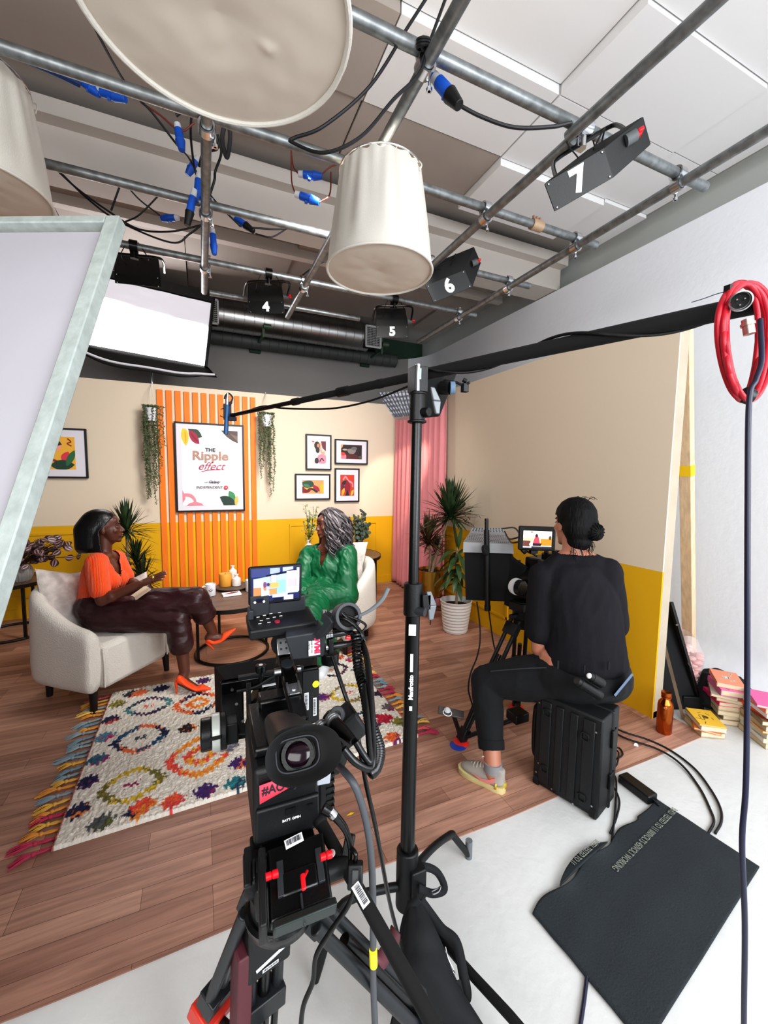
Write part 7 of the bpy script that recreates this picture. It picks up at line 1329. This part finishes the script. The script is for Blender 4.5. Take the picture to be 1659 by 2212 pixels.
obj('monitor_arm', MB().cyl(P(1180, 1190, 2.33), P(1180, 1215, 2.38), .012).cyl(P(1135, 1186, 2.33), P(1128, 1192, 2.33), .02).tube([P(1130, 1188, 2.33), P(1150, 1196, 2.34), P(1160, 1202, 2.35)], .006).box(P(1152, 1192, 2.33), (.05, .02, .02)), black, pt, bevel=.003)
obj('camera_body', MB().box(P(1185, 1228, 2.42), (.15, .22, .12), Rq).box(P(1195, 1203, 2.40), (.06, .12, .04), Rq).cyl(P(1165, 1243, 2.42), P(1125, 1240, 2.52), .05, .06), gloss, pt, bevel=.008)
obj('camera_detail', MB().box(P(1203, 1196, 2.38), (.05, .04, .035), Rq).box(P(1172, 1215, 2.36), (.05, .03, .03), Rq).cyl(P(1200, 1205, 2.34), P(1200, 1205, 2.31), .018).cyl(P(1212, 1222, 2.33), P(1212, 1222, 2.30), .012), dgrey, pt, bevel=.003)
ffx = P(1118, 1268, 2.38); fo = obj('follow_focus', MB().cyl(ffx-V((-.01, .035, .0)), ffx, .045, n=32), gloss, pt, bevel=.004); obj('white_focus_ring', MB().cyl(ffx, ffx+V((.004, .022, 0)), .048, n=32), white, fo)
mb = MB()
for z in (1266, 1273): mb.cyl(P(1100, z, 2.47), P(1200, z-3, 2.40), .008, n=12)
obj('support_rods', mb, silver, pt); obj('base_plate', MB().box(P(1150, 1287, 2.44), (.12, .34, .022), Rq), satinb, pt, bevel=.003)
ap = P(1128, 1325, 2.45); obj('fluid_head', MB().cyl(ap-UZ*.03, ap+UZ*.08, .055, .06, n=24).box(ap+UZ*.05, (.13, .10, .05), Rq).box(ap+UZ*.0+pr_*-.08, (.06, .03, .02), Rq), satinb, pt, bevel=.004)
mb = MB()
for k, pts in enumerate(([(1084, 1142, 2.66), (1110, 1140, 2.45), (1122, 1152, 2.33)], [(1090, 1148, 2.60), (1100, 1164, 2.45), (1122, 1160, 2.33)], [(1096, 1160, 2.55), (1105, 1172, 2.42), (1122, 1170, 2.33)])): mb.tube([P(*p) for p in pts], .005, n=6)
obj('video_cables', mb, black, pt)
ft3 = [PZ(995, 1607), PZ(1115, 1530), V((1.98, 1.64, 0))]
for k, f0 in enumerate(ft3):
    f0 = V((f0.x, f0.y, .02)); dxy = V((f0.x-ap.x, f0.y-ap.y, 0)).normalized(); a = ap-UZ*.03+dxy*.05; dd = (f0-a).normalized(); sd = dd.cross(UZ).normalized(); n_3 = sd.cross(dd); m1 = a.lerp(f0, .5); mb = MB()
    for s in (-1, 1): mb.cyl(a+sd*.032*s, m1+sd*.032*s, .012, n=12).cyl(m1+sd*.02*s, f0-dd*.04+sd*.012*s, .008, n=10)
    for fr_ in (.08, .5, .95): mb.box(a.lerp(f0, fr_), (.09 if fr_ < .9 else .05, .04, .07), Matrix((sd, n_3, dd)).transposed())
    lg_ = obj('leg', mb, satinb, pt, bevel=.003); obj('lower_leg', MB().cyl(a.lerp(f0, .3), f0, .012).cyl(m1+sd*.03, a.lerp(f0, .95)+sd*.015, .007).cyl(m1-sd*.03, a.lerp(f0, .95)-sd*.015, .007), gloss, lg_)
    obj('foot_pad', MB().lathe([(.001, .018), (.030, .016), (.046, .004), (.046, 0)], V((f0.x, f0.y, .006)), n=24), mat('bright_red_pad', 'e02a22', .5), lg_)
    if k == 0: obj('blue_foot_pad', MB().lathe([(.001, .010), (.030, .009), (.046, .002), (.046, 0)], V((f0.x-.025, f0.y-.012, .005)), n=24), mat('blue_pad', '2a4ab0', .5), lg_)
cpt = V((1.55, 1.95, .14)); 
obj('floor_spreader', MB().cyl(V((ft3[0].x, ft3[0].y, .03)), P(1125, 1548, 2.2), .012).cyl(V((ft3[1].x, ft3[1].y, .03)), P(1120, 1545, 2.2), .012).box(P(1118, 1545, 2.2), (.09, .08, .05)), black, pt, bevel=.006)
ph = [P(948, 1533, 2.18), P(1000, 1545, 2.16)]; tt = thing('remote_handle', 'dark phone-like remote on a short arm with a clear suction cup', 'remote', P(975, 1545, 2.17)); Rph = frame_xy(ph[1]-ph[0], V((-.1, .8, .35))); pc_ = ph[0].lerp(ph[1], .5); obj('slab', MB().box(pc_, (.135, .045, .012), Rph), mat('slab_grey', '4c4744', .5), tt, bevel=.004)
obj('suction_cup', MB().lathe([(.001, .006), (.008, .006), (.017, .0), (.018, .003), (.010, .012), (.001, .013)], pc_-Rph.col[0]*.02+Rph.col[2]*.010, frame_z(Rph.col[2]), n=24), mat('clear_pvc', 'c8cacc', .15), tt); obj('cup_ring', MB().tube([pc_-Rph.col[0]*.018+Rph.col[2]*.008+Rph @ V((.022*math.cos(a), .018*math.sin(a)-.012, 0)) for a in [k*PI/6 for k in range(12)]], .0022, n=6, closed=True), white, tt)
obj('arm', MB().tube([pc_+Rph.col[0]*.01, P(988, 1570, 2.2), P(997, 1600, 2.27)], .012), black, tt)
cable([P(1030, 1300, 2.5), P(1036, 1345, 2.5), P(1037, 1385, 2.48), P(1030, 1420, 2.42), P(1018, 1450, 2.3), P(1012, 1480, 2.25), P(1015, 1505, 2.24), P(1035, 1560, 2.3), PZ(1060, 1600, .01)], 'thin black cable dropping from the teleprompter past the knee of the operator', .0045)
cable([P(1055, 1312, 2.5), P(1060, 1350, 2.5), P(1066, 1390, 2.5), P(1074, 1420, 2.5), PZ(1085, 1470, .01)], 'thin black cable dropping straight from the teleprompter rod', .0045)
# ================================================================ floor cables, power brick, rubber mat
cable([PZ(1300, 1552, .008), PZ(1340, 1578, .008), PZ(1400, 1598, .008), PZ(1450, 1622, .008), PZ(1500, 1660, .008), PZ(1535, 1705, .008), PZ(1556, 1745, .008), PZ(1558, 1775, .008), PZ(1545, 1800, .006)], 'black cable on the floor sweeping right from the case, outer one', .0052)
cable([PZ(1298, 1560, .020), PZ(1345, 1592, .016), PZ(1420, 1618, .018), PZ(1470, 1650, .012), PZ(1510, 1700, .006), PZ(1535, 1750, .006), PZ(1542, 1775, .006), PZ(1530, 1800, .006)], 'black cable on the floor sweeping right from the case, inner one', .0052)
cable([PZ(1312, 1625, .008), PZ(1335, 1615, .008), PZ(1345, 1630, .008), PZ(1325, 1645, .008), PZ(1312, 1665, .008), PZ(1330, 1680, .008), PZ(1330, 1740, .008), PZ(1325, 1790, .008), PZ(1320, 1830, .008)], 'thin black cable looped on the floor behind the case', .0042)
cable([PZ(1308, 1690, .007), PZ(1325, 1700, .007), PZ(1338, 1730, .007), PZ(1332, 1765, .007), PZ(1318, 1800, .007)], 'thin black cable curving from the case towards the mat', .0042)
cable([PZ(1310, 1640, .018), PZ(1330, 1655, .018), PZ(1336, 1625, .018), PZ(1318, 1618, .018)], 'small loop of thin cable at the foot of the case', .0042)
cable([PZ(1268, 2110, .006), PZ(1262, 2160, .006), PZ(1250, 2240, .006)], 'dark blue cable leaving the near edge of the rubber mat', .0055, MATS['navy_cable'])
pb0, pb1 = PZ(1350, 1682, .022), PZ(1404, 1722, .022); pt2 = thing('power_brick', 'black rectangular power supply brick lying on the white floor', 'power supply', (pb0+pb1)/2-V((0, 0, .022))); dd = (pb1-pb0).normalized(); Rb2 = Matrix((dd, UZ.cross(dd), UZ)).transposed()
obj('housing', MB().box((pb0+pb1)/2, ((pb1-pb0).length+.03, .062, .040), Rb2), black, pt2, bevel=.006); obj('lead', MB().tube([pb1+dd*.015, pb1+dd*.04-V((0, 0, .008)), PZ(1420, 1738, .008)], .0045), black, pt2); obj('small_print', MB().text('SWIT', M4((pb0+pb1)/2+UZ*.0204, Rb2), size=.016), dgrey, pt2, flat=True) if 0 else None
matm = mat('rubber_mat', '272d31', .85, var=.08, vscale=4, bump=.5, bscale=150)
MA, MBp = PZ(1418, 1730), PZ(1150, 1978); MCc = PZ(1395, 2270); eA = MA-MBp; MD = MA+(MCc-MBp)
def matf(u, v):
    p = MBp.lerp(MA, u).lerp(MCc.lerp(MD, u), v); wv_ = .006*noise.noise(V((u*5, 0, 3)))*(1-v)**4; ed = .008*noise.noise(V((v*4, 7, u)))*(u < .05); return V((p.x+ed, p.y+wv_*2+(.010*math.sin(u*PI*7)*(1-v)**10*(u < .8)), .008+.003*noise.noise(V((u*4, v*4, 0)))+(.018*math.exp(-((u-.45)/.1)**2)+.012*math.exp(-((u-.2)/.07)**2))*(1-v)**12))
mt_ = thing('rubber_mat', 'large black rubber cable mat with a printed grey edge line on the white floor', 'mat', (MBp+MD)/2); 
o = obj('sheet', MB().grid(matf, 60, 60), matm, mt_, solid=.006)
ed = (MA-MBp).normalized(); mp_ = (MCc-MBp).normalized(); txt = mat('mat_print', '8d9288', .7); Rt_ = Matrix((-ed, ed.cross(UZ)*1, UZ)).transposed()
if Rt_.determinant() < 0: Rt_ = Matrix((-ed, -(ed.cross(UZ)), UZ)).transposed()
o = obj('printed_line', MB().text('BS921 TESTED TO 11 000VOLTS 450VOLT WORKING', M4(MBp.lerp(MA, .72)+mp_*.075+UZ*.0165, Rt_), size=.034, sx=.66), txt, mt_, flat=True)
fl = obj('folded_edge', MB().grid(lambda u, v: MBp.lerp(MA, .17+.36*u)-mp_*(.038*math.sin(PI*u)**.8*(v-.1))+UZ*(.018+.012*math.sin(PI*u)*(1-v*.8)), 20, 6), matm, mt_, solid=.005)
obj('printed_line', MB().text('BS921 TESTED TO 11', M4(MBp.lerp(MA, .38)-mp_*.018+UZ*.034, Rt_), size=.028, sx=.7), txt, fl, flat=True)
o = obj('plastic_disc', MB().cyl(PZ(1374, 1610, .0045), PZ(1374, 1610, .008), .011, n=16), white); tag(o, 'tiny white disc lying on the wooden floor beside the black cables', 'disc')
c = PZ(757, 1759, .006); o = obj('paper_scrap', MB().poly([c+V(p) for p in ((-.02, 0, 0), (.0, -.006, .001), (.02, .002, 0), (.004, .008, .001))]), MATS['yellow_tape']); tag(o, 'scrap of yellow tape on the planks right of the nearest camera', 'scrap')
# ================================================================ right corner: bottle, books, flags, bag
bb = V((2.455, 1.44, .0045)); tt = thing('copper_bottle', 'polished copper water bottle on the floor by the end of the right set flat', 'bottle', bb)
copper = mat('copper', 'b8642e', .22, metal=1, var=.15, vscale=9); obj('body', MB().lathe([(.001, 0), (.036, 0), (.040, .006), (.040, .165), (.036, .185), (.022, .202), (.020, .212)], bb, n=40), copper, tt); obj('cap', MB().lathe([(.020, .210), (.026, .212), (.026, .220), (.022, .222), (.022, .226), (.027, .228), (.027, .246), (.001, .248)], bb, n=36), copper, tt); vb = (O-bb).normalized(); vb.z = 0; obj('emblem', MB().lathe([(.001, .001), (.008, .001), (.009, 0)], bb+vb.normalized()*.0400+UZ*.165, frame_z(vb), n=20, caps=False).sph(bb+vb.normalized()*.040+UZ*.165, .003, n=8), mat('copper_light', 'e0945c', .25, metal=1), tt)
pagem = mat('paper_pages', 'dccdb0', .8, var=.12, vscale=40, stretch=(1, 1, 12))
def book(c, w, l, h, rz, col, label, printcol=None, tilt=0, lens_=0):
    R = rotm(rx=tilt, rz=rz); t = thing('paperback_book', label, 'book', c, group='paperbacks stacked on the floor', R=R)
    cm_ = mat('cover_'+col, col, .45); k = lambda x, y, z: (x, y, z)
    mb = MB().box((0, 0, .0008), (w, l, .0016)).box((0, 0, h-.0008), (w, l, .0016)).box((-w/2+.0008, 0, h/2), (.0016, l, h)); obj('cover', mb, cm_, t, local=True); obj('pages', MB().box((.001, 0, h/2), (w-.006, l-.006, h-.0034)), pagem, t, local=True)
    if printcol:
        mb = MB(); r_ = random.Random(len(label)); 
        for i in range(9): x, y, a = r_.uniform(-.3, .3)*w, r_.uniform(-.35, .35)*l, r_.uniform(0, 3); mb.box((x, y, h+.0003), (.02+.02*r_.random(), .004, .0006), rotm(rz=a))
        mb.cyl((0, 0, h+.0001), (0, 0, h+.0006), .016, n=14) if lens_ else None
        obj('cover_print', mb, mat('cover_ink_'+printcol, printcol, .5), t, local=True, flat=True)
    return t
def stack(x, y, z0, rows):
    z = z0
    for (dx, dy, w, l, h, rz, col, lab, pcx, *rest) in rows: book(V((x+dx, y+dy, z)), w, l, h, rz, col, lab, pcx, lens_=bool(rest)); z += h+.0006
W3, L3 = .128, .196
stack(2.715, 1.365, .0045, [(0, .01, W3, L3, .028, -.55, 'c8b48c', 'worn tan paperback, lowest under the yellow-covered one', None), (.0, 0, W3, L3, .012, -.95, 'd8752a', 'thin paperback with an orange back, second up under the yellow-covered one', None), (.0, .0, .13, .19, .022, -.62, 'd6d2cc', 'white-edged paperback directly beneath the yellow-covered one', None), (.0, 0, .135, .18, .008, -.66, 'ecbe3c', 'thin book with bright yellow cover, on top of the small stack by the copper bottle', '6a5a20', 1)])
stack(2.97, 1.395, .002, [(.0, .0, W3, L3, .03, -.7, 'b8a484', 'tan paperback at the very bottom of the tall left stack', None), (.01, .0, W3, L3, .028, -.6, 'a08a6a', 'brown-spined paperback second from the bottom of the tall left stack', None), (-.01, .0, W3, L3, .026, -.75, 'cbbd9c', 'cream paperback third from the bottom of the tall left stack', None), (-.0, .01, W3, L3, .028, -.7, 'd8c9b0', 'pale paperback just under the deep pink one in the tall left stack', None), (-.01, .01, W3, L3, .024, -.65, 'f03c7c', 'deep pink paperback in the middle of the tall left stack', None), (.0, .0, W3, L3, .022, -.9, 'c8a884', 'light brown paperback just above the deep pink one', None), (-.02, .01, W3, L3, .016, -1.0, 'b8ac9c', 'thin grey-beige paperback jutting left below the patterned pink one', None), (.01, .0, .135, .20, .034, -.75, 'ea7ab4', 'thick pink paperback with a purple and white pattern, in the tall left stack', '5a3a8c'), (.04, .02, .14, .21, .028, -.9, 'f09a78', 'salmon-edged book with a pale leafy cover, topmost of the tall left stack', 'cfe0d8', 1)])
stack(2.93, 1.175, .002, [(.0, .0, W3, L3, .030, -.5, 'c9b590', 'tan paperback at the very bottom of the right stack', None), (.0, .0, W3, L3, .026, -.6, 'd6cfc2', 'cream paperback second from the bottom of the right stack', None), (.0, .0, W3, L3, .028, -.5, 'c4b9a0', 'beige paperback third from the bottom of the right stack', None), (.0, .0, W3, L3, .012, -.65, 'f0b070', 'thin orange-edged paperback fourth from the bottom of the right stack', None), (.0, .0, W3, L3, .030, -.55, 'b49a78', 'brown paperback in the middle of the right stack', None), (.0, .0, W3, L3, .024, -.7, '8a7258', 'dark brown paperback above the middle of the right stack', None), (.02, .01, W3, L3, .018, -.45, 'e4572c', 'red-orange paperback in the right stack', None), (.01, .0, W3, L3, .024, -.6, 'e8e6ea', 'white paperback under the salmon one in the right stack', None), (.01, .0, W3, L3, .032, -.65, 'f08c64', 'salmon orange paperback under the topmost pink book of the right stack', None), (-.01, .0, .135, .205, .014, -.9, 'e86aa8', 'pink paperback topmost of the right stack', None)])
# black framed flag, stick, bag of pink packing, black holdall
fl0, fl1 = PZ(1428, 1525, .006), PZ(1476, 1530, .006); a, b_ = fl0, fl1; tp1 = P(1434, 1300, 2.78); tp2 = P(1449, 1302, 2.80)
tt = thing('black_flag', 'tall black framed flag leaning behind the end of the right set flat', 'flag', V(a)); back = V((-.02, .02, 0)); mb = MB(); q = [V((2.665, 1.60, .006)), V((2.93, 1.50, .006)), PY(1449, 1301, 1.66), PY(1434, 1299, 1.72)]
mb.hexa([q[0], q[1], q[2], q[3]]+[p+V((.01, .03, 0)) for p in q]); obj('cloth', mb, matte, tt, flat=True); obj('frame_edge', MB().bar(q[1], q[2], .02, .025, up=(1, 0, 0)).bar(q[0], q[3], .012, .02, up=(1, 0, 0)), black, tt, bevel=.002); mb = MB(); obj('hooks', mb.tube([q[1].lerp(q[2], .8)+V((-.02, -.02, 0)), q[1].lerp(q[2], .8)+V((-.04, -.02, .0)), q[1].lerp(q[2], .8)+V((-.04, -.02, .006))], .002).tube([q[1].lerp(q[2], .45)+V((-.03, -.02, 0)), q[1].lerp(q[2], .45)+V((-.015, -.02, -.02)), q[1].lerp(q[2], .43)+V((-.0, -.02, -.02))], .002), silver, tt)
s0, s1 = PY(1434, 1388, 1.58), V((2.70, 1.475, .008)); o = obj('wooden_stick', MB().bar(s0, s1, .018, .018), mat('grey_brown_wood', '6b5a48', .7, var=.2, vscale=10)); tag(o, 'thin brown wooden stick leaning against the black flag behind the copper bottle', 'stick')
bgc = V((2.985, 1.655, .002)); tt = thing('packing_bag', 'clear plastic bag full of pink packing pieces in front of the pine batten', 'bag', bgc)
r_ = random.Random(3); cp_pink = mat('pink_packing', 'e0a8a0', .8, var=.08)
def bag_r(z): return .062+.045*min(1, z/.30) if z < .32 else .107-.05*(z-.32)/.12
mb = MB(); z = .02; 
while z < .32:
    for k in range(9): a = 2*PI*k/9+z*9; rr_ = bag_r(z)-.022; mb.sph(bgc+V((rr_*math.cos(a), rr_*math.sin(a), z)), (.026, .026, .014), rotm(rz=a, rx=r_.uniform(-.5, .5)), n=8)
    z += .026
for k in range(16): a = r_.uniform(0, 6); q0 = r_.uniform(0, .09); mb.sph(bgc+V((q0*math.cos(a), q0*math.sin(a), .33+r_.uniform(-.01, .02))), (.026, .026, .016), n=8)
o = obj('pink_pieces', mb, cp_pink, tt); o['kind'] = 'stuff'
film = mat('clear_film', 'f6e8e8', .12, trans=.0, alpha=.22, spec=.8)
obj('plastic_film', MB().grid(lambda u, v: bgc+V(((bag_r(v*.43)+.006+.005*math.sin(u*2*PI*9+v*20))*math.cos(2*PI*u), (bag_r(v*.43)+.006)*math.sin(2*PI*u), v*.43+.02*math.sin(u*2*PI*2)*v)), 48, 16, cu=True), film, tt); obj('grey_tape', MB().lathe([(bag_r(.13)+.010, .115), (bag_r(.15)+.010, .15)], bgc, n=32, caps=False), mat('grey_tape', '8a9096', .5), tt)
hc_ = V((3.16, 1.53, .002)); tt = thing('black_holdall', 'black cloth holdall slumped on the floor behind the book stacks', 'bag', hc_); mb = MB(); mb.sph(hc_+V((-.02, .0, .10)), (.17, .12, .11)); mb.sph(hc_+V((-.14, -.05, .07)), (.12, .09, .07)); mb.sph(hc_+V((.05, -.06, .09)), (.1, .1, .1)); mb.box(hc_+V((-.04, -.03, .05)), (.34, .2, .09)); obj('fabric', mb, nyl, tt, remesh=.012, smooth=3, fold=(.012, 9, 9, 9))
bx0 = V((2.98, 1.70, .002)); tt = thing('black_box', 'low black plastic box with a silver corner, beside the pink bag', 'box', bx0); obj('box', MB().box(V((2.90, 1.56, .045)), (.13, .10, .085), rotm(rz=-.5)), satinb, tt, bevel=.004); obj('silver_corner', MB().box(V((2.955, 1.52, .055)), (.012, .07, .06), rotm(rz=-.5)), silver, tt)
# ================================================================ light
def area(name, loc, target, size, power, col=(1, 1, 1), sy=None, spread=None):
    l = bpy.data.lights.new(name, 'AREA'); l.energy = power; l.color = col; l.size = size
    if sy: l.shape = 'RECTANGLE'; l.size_y = sy
    if spread: l.spread = spread
    o = bpy.data.objects.new(name, l); COL.objects.link(o); o.location = loc; d = V(target)-V(loc); o.rotation_euler = d.to_track_quat('-Z', 'Y').to_euler(); return o
area('window_light', (1.9, -1.9, 2.0), (2.2, 3, 1.2), 2.4, 125, (.93, .96, 1), sy=1.8)
area('added_room_fill', (-1.3, -1.7, 2.3), (2.9, 2.6, 1.3), 2.6, 80, (1, .99, .98), sy=1.8)  # added fill from behind left, there to brighten the right wall
area('added_set_fill', (1.0, 2.3, 2.9), (.5, 5.1, .7), .8, 46, (1, .97, .93), spread=math.radians(105))  # added fill to lift the back of the set, not a fixture on the grid
sp = bpy.data.lights.new('lamp_on_curtain', 'SPOT'); sp.energy = 70; sp.color = (1, .78, .6); sp.spot_size = math.radians(36); sp.spot_blend = .4; sp.shadow_soft_size = .04
so = bpy.data.objects.new('lamp_on_curtain', sp); COL.objects.link(so); so.location = (2.0, 3.6, 2.2); so.rotation_euler = (V((2.36, 4.95, 1.35))-V((2.0, 3.6, 2.2))).to_track_quat('-Z', 'Y').to_euler()
w = bpy.data.worlds.new('world'); bpy.context.scene.world = w; w.use_nodes = True; w.node_tree.nodes['Background'].inputs[0].default_value = (.9, .94, 1, 1); w.node_tree.nodes['Background'].inputs[1].default_value = .40
sc = bpy.context.scene; sc.view_settings.view_transform = 'Standard'; sc.view_settings.look = 'Medium High Contrast'; sc.view_settings.exposure = .06
